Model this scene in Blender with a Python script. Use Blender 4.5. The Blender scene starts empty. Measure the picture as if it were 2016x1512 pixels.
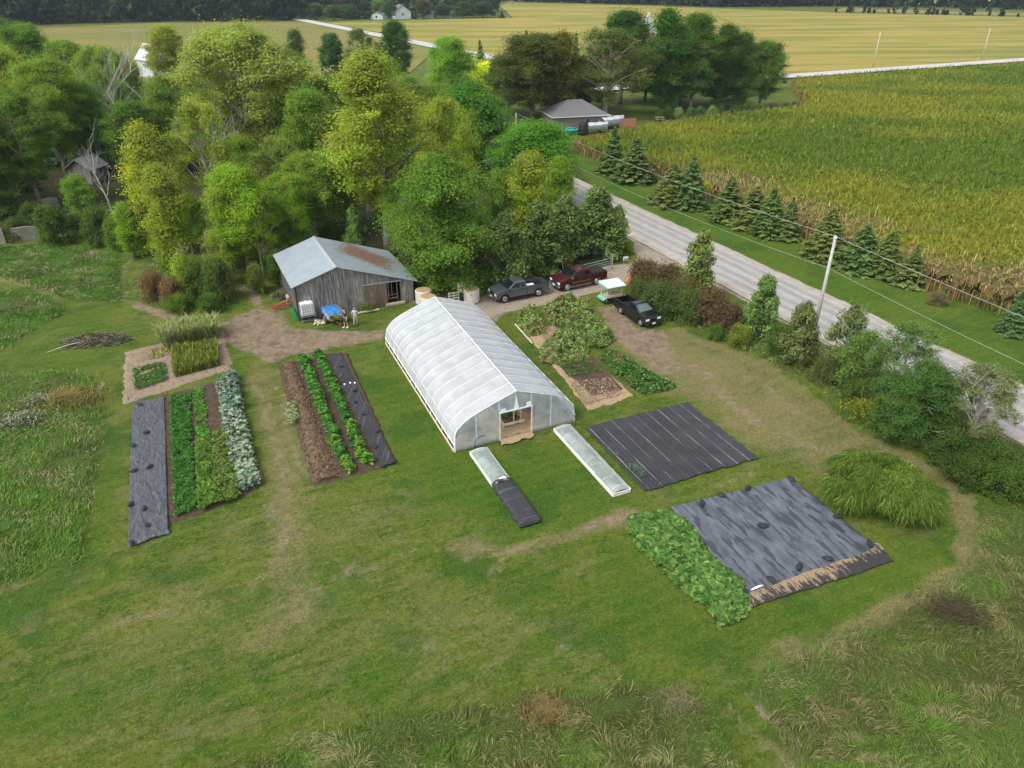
import bpy, bmesh, math, random
import numpy as np
from mathutils import Vector, Matrix, Euler
R = math.radians
scene = bpy.context.scene
col = scene.collection
# ---------------------------------------------------------------- camera, world, sun, exposure
CAM_H = 29.0; FPX = 1450.0; PITCH = math.atan(827.0/1450.0)
cam_d = bpy.data.cameras.new('camera'); cam = bpy.data.objects.new('camera', cam_d); col.objects.link(cam)
cam.location = (0, 0, CAM_H); cam.rotation_euler = (math.pi/2 - PITCH, 0, 0)
cam_d.sensor_width = 36.0; cam_d.lens = 36.0*FPX/2016.0; cam_d.clip_start = 0.5; cam_d.clip_end = 6000
scene.camera = cam
world = bpy.data.worlds.new('World'); scene.world = world; world.use_nodes = True
wt = world.node_tree; wt.nodes.clear()
wo = wt.nodes.new('ShaderNodeOutputWorld'); wb = wt.nodes.new('ShaderNodeBackground')
sky = wt.nodes.new('ShaderNodeTexSky'); sky.sky_type = 'NISHITA'; sky.sun_disc = False
SUN_EL, SUN_AZ = R(52), R(232)          # azimuth clockwise from +Y: behind the camera, to the left
sky.sun_elevation = SUN_EL; sky.sun_rotation = SUN_AZ
sky.air_density = 1.0; sky.dust_density = 3.0; sky.ozone_density = 0.6
hs = wt.nodes.new('ShaderNodeHueSaturation'); hs.inputs['Saturation'].default_value = 0.3
wt.links.new(sky.outputs[0], hs.inputs['Color']); wt.links.new(hs.outputs[0], wb.inputs[0])
wb.inputs[1].default_value = 0.15; wt.links.new(wb.outputs[0], wo.inputs[0])
sl = bpy.data.lights.new('sun', 'SUN'); sl.energy = 1.05; sl.angle = R(20); sl.color = (1.0, 0.965, 0.91)
sun = bpy.data.objects.new('sun', sl); col.objects.link(sun)
sdir = Vector((math.sin(SUN_AZ)*math.cos(SUN_EL), math.cos(SUN_AZ)*math.cos(SUN_EL), math.sin(SUN_EL)))
sun.rotation_euler = sdir.to_track_quat('Z', 'Y').to_euler(); sun.location = (-40, -40, 80)
scene.view_settings.view_transform = 'Standard'; scene.view_settings.look = 'None'
scene.view_settings.gamma = 1.0; scene.view_settings.exposure = 0.88
scene.render.engine = 'CYCLES'

# ---------------------------------------------------------------- helpers
def G(x, y, z=0.0):
    """a pixel of the 2016x1512 photograph -> the ground point (height z) it shows"""
    u = (x-1008)/FPX; v = (y-756)/FPX
    dy = math.cos(PITCH)-v*math.sin(PITCH); dz = -math.sin(PITCH)-v*math.cos(PITCH)
    t = (z-CAM_H)/dz
    return (u*t, dy*t)
def GP(pts, z=0.0): return [G(a, b, z) for a, b in pts]
def proj(X, Y, Z):
    z = Y*math.cos(PITCH)-(Z-CAM_H)*math.sin(PITCH); v = -Y*math.sin(PITCH)-(Z-CAM_H)*math.cos(PITCH)
    return 1008+FPX*X/z, 756+FPX*v/z, z

def vnoise(x, y, scale=1.0, seed=0, octaves=3):
    x = np.asarray(x, float)/scale; y = np.asarray(y, float)/scale
    out = np.zeros_like(x); amp = 1.0; tot = 0.0
    for o in range(octaves):
        xi = np.floor(x); yi = np.floor(y); fx = x-xi; fy = y-yi
        fx = fx*fx*(3-2*fx); fy = fy*fy*(3-2*fy)
        def h(a, b):
            n = np.sin(a*127.1+b*311.7+seed*74.7+o*19.19)*43758.5453
            return n-np.floor(n)
        v = (h(xi, yi)*(1-fx)+h(xi+1, yi)*fx)*(1-fy)+(h(xi, yi+1)*(1-fx)+h(xi+1, yi+1)*fx)*fy
        out += v*amp; tot += amp; amp *= .5; x = x*2.03+11.3; y = y*2.03+7.7
    return out/tot

def seg_dist(x, y, ax, ay, bx, by):
    dx, dy = bx-ax, by-ay; L = dx*dx+dy*dy+1e-12
    t = np.clip(((x-ax)*dx+(y-ay)*dy)/L, 0, 1)
    return np.hypot(x-(ax+t*dx), y-(ay+t*dy))
def poly_sd(x, y, poly):
    """signed distance, positive inside"""
    inside = np.zeros(x.shape, bool); d = np.full(x.shape, 1e9)
    n = len(poly)
    for i in range(n):
        ax, ay = poly[i]; bx, by = poly[(i+1) % n]
        d = np.minimum(d, seg_dist(x, y, ax, ay, bx, by))
        c = ((ay > y) != (by > y))
        with np.errstate(divide='ignore', invalid='ignore'):
            xi = (bx-ax)*(y-ay)/((by-ay) if by != ay else 1e-9)+ax
        inside ^= (c & (x < xi))
    return np.where(inside, d, -d)
def sstep(a, lo, hi):
    t = np.clip((a-lo)/(hi-lo), 0, 1); return t*t*(3-2*t)
def sample_poly(poly, n, rng):
    P = np.array(poly); lo = P.min(0); hi = P.max(0); out = []
    got = 0
    while got < n:
        q = rng.random((max(n, 1000), 2))*(hi-lo)+lo
        q = q[poly_sd(q[:, 0], q[:, 1], poly) > 0]
        out.append(q); got += len(q)
    return np.concatenate(out)[:n]

# --- materials
class NT:
    def __init__(s, name):
        s.m = bpy.data.materials.new(name); s.m.use_nodes = True; s.t = s.m.node_tree; s.t.nodes.clear()
        s.out = s.t.nodes.new('ShaderNodeOutputMaterial')
        s._pos = None
    def n(s, ty, **kw):
        nd = s.t.nodes.new(ty)
        for k, v in kw.items(): setattr(nd, k, v)
        return nd
    def put(s, sock, v):
        if isinstance(v, bpy.types.NodeSocket): s.t.links.new(v, sock)
        elif isinstance(v, (tuple, list)):
            sock.default_value = tuple(v)+(1,) if len(v) == 3 and len(sock.default_value) == 4 else tuple(v)
        else: sock.default_value = v
    @property
    def pos(s):
        if s._pos is None: s._pos = s.n('ShaderNodeNewGeometry').outputs['Position']
        return s._pos
    @property
    def obj(s): return s.n('ShaderNodeTexCoord').outputs['Object']
    def mapv(s, vec, scale=(1, 1, 1), rot=0.0, rotv=None):
        nd = s.n('ShaderNodeMapping', vector_type='TEXTURE'); s.put(nd.inputs['Vector'], vec); nd.inputs['Scale'].default_value = tuple(1/k for k in scale)
        nd.inputs['Rotation'].default_value = (0, 0, -rot); return nd.outputs[0]      # turn by rot, then scale
    def noise(s, scale, detail=3, rough=.55, vec=None, dist=0.0):
        nd = s.n('ShaderNodeTexNoise'); s.put(nd.inputs['Vector'], vec if vec is not None else s.pos)
        nd.inputs['Scale'].default_value = scale; nd.inputs['Detail'].default_value = detail
        nd.inputs['Roughness'].default_value = rough; nd.inputs['Distortion'].default_value = dist
        return nd.outputs['Fac']
    def vor(s, scale, vec=None, feature='F1', out='Distance'):
        nd = s.n('ShaderNodeTexVoronoi', feature=feature); s.put(nd.inputs['Vector'], vec if vec is not None else s.pos)
        nd.inputs['Scale'].default_value = scale; return nd.outputs[out]
    def mr(s, v, lo, hi, a=0.0, b=1.0, smooth=False):
        nd = s.n('ShaderNodeMapRange'); nd.interpolation_type = 'SMOOTHSTEP' if smooth else 'LINEAR'
        for k, q in zip(('Value', 'From Min', 'From Max', 'To Min', 'To Max'), (v, lo, hi, a, b)): s.put(nd.inputs[k], q)
        return nd.outputs[0]
    def ma(s, op, a, b=0.0, clamp=False):
        nd = s.n('ShaderNodeMath', operation=op); nd.use_clamp = clamp
        s.put(nd.inputs[0], a); s.put(nd.inputs[1], b); return nd.outputs[0]
    def mix(s, f, a, b, blend='MIX'):
        nd = s.n('ShaderNodeMix', data_type='RGBA', blend_type=blend)
        s.put(nd.inputs[0], f); s.put(nd.inputs[6], a); s.put(nd.inputs[7], b); return nd.outputs[2]
    def attr(s, name, out='Fac'):
        nd = s.n('ShaderNodeAttribute', attribute_name=name); return nd.outputs[out]
    def hsv(s, c, h=.5, sa=1., v=1.):
        nd = s.n('ShaderNodeHueSaturation'); s.put(nd.inputs['Color'], c)
        s.put(nd.inputs['Hue'], h); s.put(nd.inputs['Saturation'], sa); s.put(nd.inputs['Value'], v); return nd.outputs[0]
    def upn(s, k):
        """normals of thin leaves and blades leaned towards the sky, as a matted stand of them reads"""
        a = s.n('ShaderNodeVectorMath', operation='SCALE'); s.put(a.inputs[0], s.n('ShaderNodeNewGeometry').outputs['Normal']); a.inputs['Scale'].default_value = 1-k
        b = s.n('ShaderNodeVectorMath', operation='ADD'); s.put(b.inputs[0], a.outputs[0]); b.inputs[1].default_value = (0, 0, k)
        c = s.n('ShaderNodeVectorMath', operation='NORMALIZE'); s.put(c.inputs[0], b.outputs[0]); return c.outputs[0]
    def bump(s, h, strength=.3, dist=.05):
        nd = s.n('ShaderNodeBump'); s.put(nd.inputs['Height'], h); s.put(nd.inputs['Strength'], strength)
        nd.inputs['Distance'].default_value = dist; return nd.outputs[0]
    def bsdf(s, c, rough=.8, metal=0., spec=.3, normal=None, **kw):
        p = s.n('ShaderNodeBsdfPrincipled'); s.put(p.inputs['Base Color'], c); s.put(p.inputs['Roughness'], rough)
        s.put(p.inputs['Metallic'], metal); s.put(p.inputs['Specular IOR Level'], spec)
        if normal is not None: s.put(p.inputs['Normal'], normal)
        for k, v in kw.items(): s.put(p.inputs[k.replace('_', ' ')], v)
        s.t.links.new(p.outputs[0], s.out.inputs[0]); return p
    def surf(s, sh): s.t.links.new(sh, s.out.inputs[0])

M = {}
def simple(name, c, rough=.7, metal=0., spec=.3, var=.25, scale=3., bump=0., c2=None, **kw):
    """a plain worn material: colour varied by two noises, a little bump"""
    q = NT(name); n1 = q.noise(scale, 4, .6, q.obj); n2 = q.noise(scale*9, 3, .6, q.obj)
    a = tuple(v*(1-var) for v in c); b = tuple(min(1, v*(1+var)) for v in c)
    if c2: b = c2
    cc = q.mix(q.mr(n1, .3, .7), a, b); cc = q.mix(q.mr(n2, .35, .65, 0, .35), cc, tuple(v*.6 for v in c))
    nm = q.bump(n2, bump, .02) if bump else None
    q.bsdf(cc, rough, metal, spec, nm, **kw); M[name] = q.m; return q.m

def leaf_mat(name, trans=.35, rough=.6):
    """foliage: object colour x per-leaf tint attribute 'lc' (r = brightness, g = turning yellow)"""
    q = NT(name); oi = q.n('ShaderNodeObjectInfo')
    sep = q.n('ShaderNodeSeparateColor'); q.t.links.new(q.attr('lc', 'Color'), sep.inputs[0])
    base = q.hsv(oi.outputs['Color'], q.mr(sep.outputs[2], 0, 1, .485, .515), 1.0, sep.outputs[0])
    yel = q.mr(q.ma('SUBTRACT', oi.outputs['Alpha'], sep.outputs[1]), -.16, .26)
    c = q.mix(yel, base, q.hsv((.34, .37, .026), q.mr(sep.outputs[2], 0, 1, .478, .535), .88, sep.outputs[0]))
    d = q.n('ShaderNodeBsdfPrincipled'); q.put(d.inputs['Base Color'], c); d.inputs['Roughness'].default_value = rough
    d.inputs['Specular IOR Level'].default_value = .12; q.put(d.inputs['Normal'], q.upn(.45))
    t = q.n('ShaderNodeBsdfTranslucent'); q.put(t.inputs['Color'], q.hsv(c, .49, 1.1, 1.15))
    mx = q.n('ShaderNodeMixShader'); mx.inputs[0].default_value = trans
    q.t.links.new(d.outputs[0], mx.inputs[1]); q.t.links.new(t.outputs[0], mx.inputs[2]); q.surf(mx.outputs[0])
    M[name] = q.m
leaf_mat('leaf', .55); leaf_mat('needle', .2, .75)
def vcol_mat(name, trans=.25, rough=.7):
    q = NT(name); c = q.attr('col', 'Color')
    d = q.n('ShaderNodeBsdfPrincipled'); q.put(d.inputs['Base Color'], c); d.inputs['Roughness'].default_value = rough
    d.inputs['Specular IOR Level'].default_value = .1; q.put(d.inputs['Normal'], q.upn(.7))
    t = q.n('ShaderNodeBsdfTranslucent'); q.put(t.inputs['Color'], c)
    mx = q.n('ShaderNodeMixShader'); mx.inputs[0].default_value = trans
    q.t.links.new(d.outputs[0], mx.inputs[1]); q.t.links.new(t.outputs[0], mx.inputs[2]); q.surf(mx.outputs[0]); M[name] = q.m
vcol_mat('blade'); vcol_mat('crop', .2, .6); vcol_mat('litter', 0, .9)

# --- mesh helpers
def tag(o, label=None, cat=None, group=None, kind=None):
    if label: o['label'] = label
    if cat: o['category'] = cat
    if group: o['group'] = group
    if kind: o['kind'] = kind
    return o
def empty(name, loc=(0, 0, 0), rz=0.0, label=None, cat=None, group=None):
    o = bpy.data.objects.new(name, None); col.objects.link(o); o.empty_display_size = .3
    o.location = loc if len(loc) == 3 else (loc[0], loc[1], 0); o.rotation_euler = (0, 0, rz)
    return tag(o, label, cat, group)
def copy_tree(o, parent=None):
    c = o.copy(); col.objects.link(c)
    if parent is not None: c.parent = parent
    for ch in list(o.children): copy_tree(ch, c)
    return c
def link(name, me, parent=None, mats=()):
    for m in (mats if isinstance(mats, (list, tuple)) else [mats]): me.materials.append(m)
    o = bpy.data.objects.new(name, me); col.objects.link(o)
    if parent is not None:
        o.parent = parent
    return o
def np_mesh(name, V, nper, fcols=None, attr='col', smooth=False, normals=None):
    """V: (nfaces*nper, 3) unshared verts, nper verts a face"""
    me = bpy.data.meshes.new(name); nv = len(V); nf = nv//nper
    me.vertices.add(nv); me.vertices.foreach_set('co', np.ascontiguousarray(V, np.float32).ravel())
    me.loops.add(nv); me.loops.foreach_set('vertex_index', np.arange(nv, dtype=np.int32))
    me.polygons.add(nf); me.polygons.foreach_set('loop_start', np.arange(0, nv, nper, dtype=np.int32))
    me.update(calc_edges=True)
    if fcols is not None:
        a = me.attributes.new(attr, 'FLOAT_COLOR', 'POINT')
        c = np.repeat(np.concatenate([fcols, np.ones((len(fcols), 1))], 1), nv//len(fcols), 0)
        a.data.foreach_set('color', np.ascontiguousarray(c, np.float32).ravel())
    return me
def unit(v): return v/np.maximum(np.linalg.norm(v, axis=-1, keepdims=True), 1e-9)
def cards_v(C, N, S, rng, elong=1.5, U=None):
    """leaf-shaped cards: centre, normal, size -> (n*4,3) verts of a rhombus"""
    n = len(C); N = unit(N)
    if U is None: U = rng.normal(size=(n, 3))
    U = unit(U-N*(U*N).sum(1, keepdims=True)); W = np.cross(N, U)
    S = S.reshape(-1, 1) if S.ndim == 1 else S
    a = U*S*elong*.5; b = W*S*.5
    return np.stack([C-a, C-b+a*.1, C+a, C+b+a*.1], 1).reshape(-1, 3)
def blades_v(P, mid, tip, W, tipw=.25):
    """bent blades: base point, offset to middle, offset to tip, width vector (n,3) -> two quads each"""
    a = W*.5
    q1 = np.stack([P-a*.8, P+a*.8, P+mid+a, P+mid-a], 1)
    q2 = np.stack([P+mid-a, P+mid+a, P+tip+a*tipw, P+tip-a*tipw], 1)
    return np.stack([q1, q2], 1).reshape(-1, 3)
def lerp3(a, b, t): return np.array(a)*(1-t)[:, None]+np.array(b)*t[:, None]
def colvar(rng, n, cols, w=None, v=.2):
    c = np.array(cols)[rng.choice(len(cols), n, p=w)]
    return c*(1+rng.normal(size=(n, 1))*v).clip(.5, 1.6)

class MB:
    def __init__(s): s.v = []; s.f = []; s.mi = []
    def add(s, vs, fs, mi=0):
        b = len(s.v); s.v += [tuple(q) for q in vs]; s.f += [tuple(i+b for i in f) for f in fs]; s.mi += [mi]*len(fs); return s
    def box(s, c, d, rz=0., mi=0, M4=None, rot=None):
        x, y, z = d[0]/2, d[1]/2, d[2]/2
        vs = [Vector((sx*x, sy*y, sz*z)) for sz in (-1, 1) for sy in (-1, 1) for sx in (-1, 1)]
        E_ = Euler(rot if rot else (0, 0, rz)).to_matrix()
        vs = [E_ @ v + Vector(c) for v in vs]
        return s.add(vs, [(0, 2, 3, 1), (4, 5, 7, 6), (0, 1, 5, 4), (1, 3, 7, 5), (3, 2, 6, 7), (2, 0, 4, 6)], mi)
    def bar(s, a, b, w, h=None, mi=0):
        a = Vector(a); b = Vector(b); d = b-a; L = d.length
        if L < 1e-6: return s
        q = d.to_track_quat('X', 'Z'); h = h or w
        vs = []
        for t in (0, L):
            for sy, sz in ((-1, -1), (1, -1), (1, 1), (-1, 1)): vs.append(a+q @ Vector((t, sy*w/2, sz*h/2)))
        return s.add(vs, [(0, 3, 2, 1), (4, 5, 6, 7), (0, 1, 5, 4), (1, 2, 6, 5), (2, 3, 7, 6), (3, 0, 4, 7)], mi)
    def tube(s, pts, rs, n=6, mi=0, cap=True):
        pts = [Vector(p) for p in pts]; rs = rs if isinstance(rs, (list, tuple)) else [rs]*len(pts)
        b = len(s.v); ref = None
        for i, p in enumerate(pts):
            d = (pts[min(i+1, len(pts)-1)]-pts[max(i-1, 0)]).normalized()
            if ref is None: ref = Vector((1, 0, 0)) if abs(d.x) < .8 else Vector((0, 1, 0))
            u = (ref-d*ref.dot(d)).normalized(); w = d.cross(u); ref = u
            for k in range(n):
                t = 2*math.pi*k/n; s.v.append(tuple(p+u*math.cos(t)*rs[i]+w*math.sin(t)*rs[i]))
        for i in range(len(pts)-1):
            for k in range(n):
                s.f.append((b+i*n+k, b+i*n+(k+1) % n, b+(i+1)*n+(k+1) % n, b+(i+1)*n+k)); s.mi.append(mi)
        if cap:
            s.f.append(tuple(b+k for k in range(n))[::-1]); s.mi.append(mi)
            s.f.append(tuple(b+(len(pts)-1)*n+k for k in range(n))); s.mi.append(mi)
        return s
    def lathe(s, prof, n=16, c=(0, 0, 0), axis='z', mi=0, cap=True):
        b = len(s.v)
        for r, h in prof:
            for k in range(n):
                t = 2*math.pi*k/n; x, y = r*math.cos(t), r*math.sin(t)
                p = (x, y, h) if axis == 'z' else (x, h, y)
                s.v.append((p[0]+c[0], p[1]+c[1], p[2]+c[2]))
        for i in range(len(prof)-1):
            for k in range(n):
                s.f.append((b+i*n+k, b+i*n+(k+1) % n, b+(i+1)*n+(k+1) % n, b+(i+1)*n+k)); s.mi.append(mi)
        if cap:
            s.f.append(tuple(b+k for k in range(n))[::-1]); s.mi.append(mi)
            s.f.append(tuple(b+(len(prof)-1)*n+k for k in range(n))); s.mi.append(mi)
        return s
    def prism(s, poly, y0, y1, mi=0):
        """polygon in (x,z), extruded along y"""
        n = len(poly); vs = [(x, y0, z) for x, z in poly]+[(x, y1, z) for x, z in poly]
        fs = [tuple(range(n))[::-1], tuple(range(n, 2*n))]+[(i, (i+1) % n, n+(i+1) % n, n+i) for i in range(n)]
        return s.add(vs, fs, mi)
    def prismz(s, poly, z0, z1, mi=0):
        n = len(poly); vs = [(x, y, z0) for x, y in poly]+[(x, y, z1) for x, y in poly]
        fs = [tuple(range(n))[::-1], tuple(range(n, 2*n))]+[(i, (i+1) % n, n+(i+1) % n, n+i) for i in range(n)]
        return s.add(vs, fs, mi)
    def build(s, name, mats, parent=None, bevel=0., smooth=False, seg=2):
        me = bpy.data.meshes.new(name); me.from_pydata(s.v, [], s.f); me.update()
        if isinstance(mats, str): mats = [mats]
        o = link(name, me, parent, [M[m] if isinstance(m, str) else m for m in mats])
        me.polygons.foreach_set('material_index', s.mi)
        bm = bmesh.new(); bm.from_mesh(me); bmesh.ops.recalc_face_normals(bm, faces=bm.faces); bm.to_mesh(me); bm.free()
        if smooth: me.polygons.foreach_set('use_smooth', [True]*len(me.polygons))
        if bevel:
            b = o.modifiers.new('bevel', 'BEVEL'); b.width = bevel; b.segments = seg; b.limit_method = 'ANGLE'; b.angle_limit = R(35)
        return o
def grid_mesh(name, fn, nu, nv, mats, parent=None, smooth=True):
    u, v = np.meshgrid(np.linspace(0, 1, nu), np.linspace(0, 1, nv), indexing='ij')
    P = fn(u, v); V = np.stack(P, -1).reshape(-1, 3)
    idx = np.arange(nu*nv).reshape(nu, nv)
    F = np.stack([idx[:-1, :-1], idx[1:, :-1], idx[1:, 1:], idx[:-1, 1:]], -1).reshape(-1, 4)
    me = bpy.data.meshes.new(name)
    me.vertices.add(len(V)); me.vertices.foreach_set('co', V.astype(np.float32).ravel())
    me.loops.add(F.size); me.loops.foreach_set('vertex_index', F.astype(np.int32).ravel())
    me.polygons.add(len(F)); me.polygons.foreach_set('loop_start', np.arange(0, F.size, 4, dtype=np.int32))
    me.update(calc_edges=True)
    if smooth: me.polygons.foreach_set('use_smooth', np.ones(len(F), bool))
    return link(name, me, parent, [M[m] if isinstance(m, str) else m for m in ([mats] if not isinstance(mats, (list, tuple)) else mats)])
def quad_sheet(corners, nu, nv, name, mat, zf=None, parent=None, z=0.0, jag=0.0, seed=0):
    """a sheet over four ground corners (c00, c10, c11, c01) with height function"""
    c = [np.array(q, float) for q in corners]
    def fn(u, v):
        x = (c[0][0]*(1-u)+c[1][0]*u)*(1-v)+(c[3][0]*(1-u)+c[2][0]*u)*v
        y = (c[0][1]*(1-u)+c[1][1]*u)*(1-v)+(c[3][1]*(1-u)+c[2][1]*u)*v
        if jag:
            e = np.minimum(np.minimum(u, 1-u), np.minimum(v, 1-v)) < 1e-6
            x = x+e*(vnoise(x, y, .5, seed+1)-.5)*jag; y = y+e*(vnoise(x, y, .5, seed+2)-.5)*jag
        zz = np.full(u.shape, z) if zf is None else z+zf(u, v, x, y)
        return x, y, zz
    return grid_mesh(name, fn, nu, nv, mat, parent)
# ================================================================= GROUND
def axis_coords(lo, hi, step, far_lo, far_hi, g=1.16):
    a = list(np.arange(lo, hi+1e-6, step)); s = step; x = lo; L = []
    while x > far_lo: s *= g; x -= s; L.append(x)
    s = step; x = hi; Rr = []
    while x < far_hi: s *= g; x += s; Rr.append(x)
    return np.array(L[::-1]+a+Rr)
gx = axis_coords(-52, 62, .3, -3500, 3500); gy = axis_coords(13, 112, .3, -400, 5000)
GX, GY = np.meshgrid(gx, gy, indexing='ij'); fxx = GX.ravel(); fyy = GY.ravel()
wx = fxx+(vnoise(fxx, fyy, 2.2, 1)-.5)*1.3; wy = fyy+(vnoise(fxx, fyy, 2.2, 2)-.5)*1.3
near = (np.abs(fxx) < 130) & (fyy < 260)
nx_, ny_ = wx[near], wy[near]
CH = {k: np.zeros(len(fxx)) for k in ('dirt', 'gravel', 'dry', 'lush', 'rough', 'floor')}
def region(ch, pts, soft=.8, val=1.0, px=True):
    P = GP(pts) if px else pts
    m = sstep(poly_sd(nx_, ny_, P), -soft, soft)*val
    a = CH[ch]; a[near] = np.maximum(a[near], m)
def stroke(ch, pts, w, val=1.0, px=True):
    P = GP(pts) if px else pts; d = np.full(len(nx_), 1e9)
    for i in range(len(P)-1): d = np.minimum(d, seg_dist(nx_, ny_, *P[i], *P[i+1]))
    a = CH[ch]; a[near] = np.maximum(a[near], (1-sstep(d, w*.3, w))*val)
def blob(ch, x, y, r, val=1.0, el=1.0):
    X, Y = G(x, y); d = np.hypot(nx_-X, (ny_-Y)*el)
    a = CH[ch]; a[near] = np.maximum(a[near], (1-sstep(d, r*.2, r))*val)
ROUGH = {
 'meadow_left': [(-500, 800), (0, 742), (95, 735), (170, 742), (194, 800), (196, 860), (180, 940), (165, 1010), (150, 1110), (70, 1128), (0, 1158), (-500, 1300)],
 'meadow_upper': [(-400, 500), (0, 486), (120, 482), (225, 500), (234, 540), (228, 592), (150, 590), (90, 572), (0, 544), (-400, 520)],
 'meadow_side': [(-400, 590), (0, 574), (80, 585), (118, 603), (112, 622), (40, 664), (0, 690), (-400, 760)],
 'meadow_front': [(360, 1540), (600, 1470), (700, 1432), (830, 1412), (960, 1402), (1045, 1385), (1110, 1368), (1230, 1362), (1340, 1362), (1395, 1400), (1440, 1470), (1475, 1540), (1500, 1700), (400, 1700)],
 'meadow_right': [(1500, 1330), (1600, 1285), (1760, 1225), (1860, 1165), (1915, 1125), (1930, 1060), (1960, 1010), (2050, 1000), (2500, 1010), (2500, 1700), (1640, 1700), (1570, 1512), (1510, 1400)],
 'verge': [(1300, 628), (1340, 625), (1440, 668), (1530, 722), (1640, 768), (1690, 830), (1800, 872), (1880, 905), (1960, 975), (2060, 1010), (2400, 1140), (2400, 1060), (2010, 880), (1870, 810), (1750, 755), (1620, 690), (1500, 620), (1400, 585), (1330, 560)],
 'island': [(262, 560), (300, 520), (360, 500), (430, 515), (470, 555), (462, 590), (420, 612), (360, 617), (300, 600)],
}
for k in ROUGH: region('rough', ROUGH[k], .5)
region('floor', [(-700, 150), (600, 140), (1110, 288), (1236, 478), (1205, 530), (1000, 560), (860, 575), (560, 530), (480, 545), (440, 500), (250, 478), (200, 462), (0, 455), (-700, 500)], 1.5)
# lane of dirt and the yard by the barn
region('dirt', [(425, 655), (470, 612), (540, 607), (560, 640), (640, 650), (765, 648), (757, 668), (640, 688), (560, 700), (520, 712), (480, 690), (448, 672)], .9, .95)
region('dirt', [(520, 600), (560, 600), (580, 640), (540, 650), (500, 630)], .8, .6)
stroke('dirt', [(265, 600), (330, 622), (400, 634), (450, 640), (495, 620), (510, 600), (498, 575), (462, 552), (415, 500), (395, 430)], 1.1, .8)
stroke('dirt', [(268, 492), (248, 520), (238, 560), (246, 590), (290, 612), (350, 628)], .6, .55)
stroke('dirt', [(285, 498), (268, 525), (258, 560), (268, 590), (310, 610)], .45, .5)
stroke('dry', [(0, 545), (60, 560), (110, 580)], 1.2, .8)
stroke('dry', [(0, 690), (60, 650), (110, 620)], .6, .7)
stroke('dry', [(20, 715), (60, 690), (90, 655)], .5, .5)
region('dirt', [(910, 585), (965, 600), (1010, 612), (960, 640), (930, 625), (860, 605), (820, 600), (800, 590), (840, 565)], .8, .9)
blob('dirt', 850, 590, 3.2, .8); blob('dirt', 570, 560, 2.5, .5); blob('dirt', 560, 600, 2.2, .6)
region('gravel', [(1262, 480), (1305, 492), (1345, 512), (1330, 520), (1255, 545), (1190, 568), (1110, 592), (1050, 607), (1000, 613), (950, 622), (905, 612), (935, 590), (975, 580), (1090, 550), (1170, 532), (1235, 516), (1262, 505)], .45)
region('gravel', [(1255, 470), (1330, 500), (1360, 522), (1330, 524), (1262, 512), (1240, 490)], .5)
# parking patch behind the black truck and the track to it
region('dirt', [(1170, 605), (1215, 600), (1250, 640), (1310, 650), (1330, 690), (1290, 715), (1230, 690), (1190, 640)], .9, .85)
region('dirt', [(1235, 690), (1330, 690), (1350, 730), (1290, 740)], .9, .7)
stroke('dry', [(1300, 690), (1400, 740), (1500, 800), (1600, 860), (1680, 905)], 6.0, .9)
stroke('dry', [(1330, 650), (1480, 710), (1600, 780), (1680, 850), (1790, 905), (1880, 960), (1915, 1040), (1900, 1110), (1820, 1180), (1700, 1240), (1560, 1295)], 1.3, .95)
stroke('dirt', [(1390, 755), (1440, 790), (1500, 830)], 1.2, .6); stroke('dirt', [(1300, 690), (1350, 710), (1400, 740)], 1.4, .6); stroke('dirt', [(1620, 830), (1540, 790), (1480, 740)], 1.0, .5)
stroke('dirt', [(1560, 850), (1600, 880), (1660, 895)], .9, .55)
stroke('dry', [(1240, 1010), (1180, 1030), (1100, 1060), (1000, 1085), (900, 1075)], 1.0, .9)
stroke('dirt', [(1245, 1015), (1200, 1025), (1150, 1040)], .7, .65)
stroke('dirt', [(1490, 935), (1440, 950), (1390, 955)], .5, .5)
# track between the two vegetable plots
stroke('dirt', [(505, 755), (530, 830), (548, 900), (560, 970), (560, 1040)], .9, .55)
stroke('dirt', [(545, 760), (560, 820), (570, 860), (590, 930)], .4, .6)
stroke('dirt', [(525, 1000), (555, 1040), (560, 1100)], .8, .55)
stroke('dry', [(520, 740), (560, 900), (575, 1080), (560, 1200)], 2.6, .7)
stroke('dirt', [(196, 745), (200, 810)], .35, .8)
blob('dirt', 725, 725, 1.6, .5); blob('dirt', 1460, 885, 1.2, .3)
for x, y, r in [(850, 1270, 1.2), (880, 1310, 1.0), (700, 1120, 1.6), (1020, 1085, 1.2), (930, 1080, 1.3), (600, 1180, 1.5), (330, 1200, 1.2), (1100, 1270, .9), (1180, 1300, .9), (980, 1120, 1.4)]:
    stroke('dirt', [(x-r*14, y+r*8), (x, y), (x+r*16, y-r*9)], r*.7, .5)
region('dry', [(150, 1160), (560, 1060), (760, 1040), (900, 1120), (1150, 1180), (1300, 1370), (900, 1400), (600, 1440), (300, 1512), (0, 1512), (0, 1260)], 3, .45)
region('dry', [(420, 690), (560, 720), (600, 960), (760, 960), (900, 1090), (560, 1130), (300, 1130), (345, 1060), (520, 980), (470, 760)], 2, .45)
region('dry', [(1330, 650), (1500, 720), (1640, 800), (1700, 900), (1500, 900), (1360, 790), (1250, 770), (1230, 700)], 2.5, 1.0)
stroke('dry', [(480, 1150), (575, 1110)], .3, 1.0); stroke('dry', [(225, 1225), (330, 1195)], .3, 1.0)
stroke('dry', [(1430, 1390), (1500, 1460), (1560, 1512)], .3, .9); stroke('dirt', [(1490, 1375), (1530, 1440), (1580, 1512)], .5, .6)
stroke('dry', [(1500, 1320), (1600, 1275), (1760, 1215), (1850, 1160)], .45, 1.0)
stroke('dry', [(250, 1060), (180, 1110), (0, 1165)], .5, .6)
stroke('dry', [(185, 760), (200, 900), (170, 1050)], .6, .5)
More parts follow.
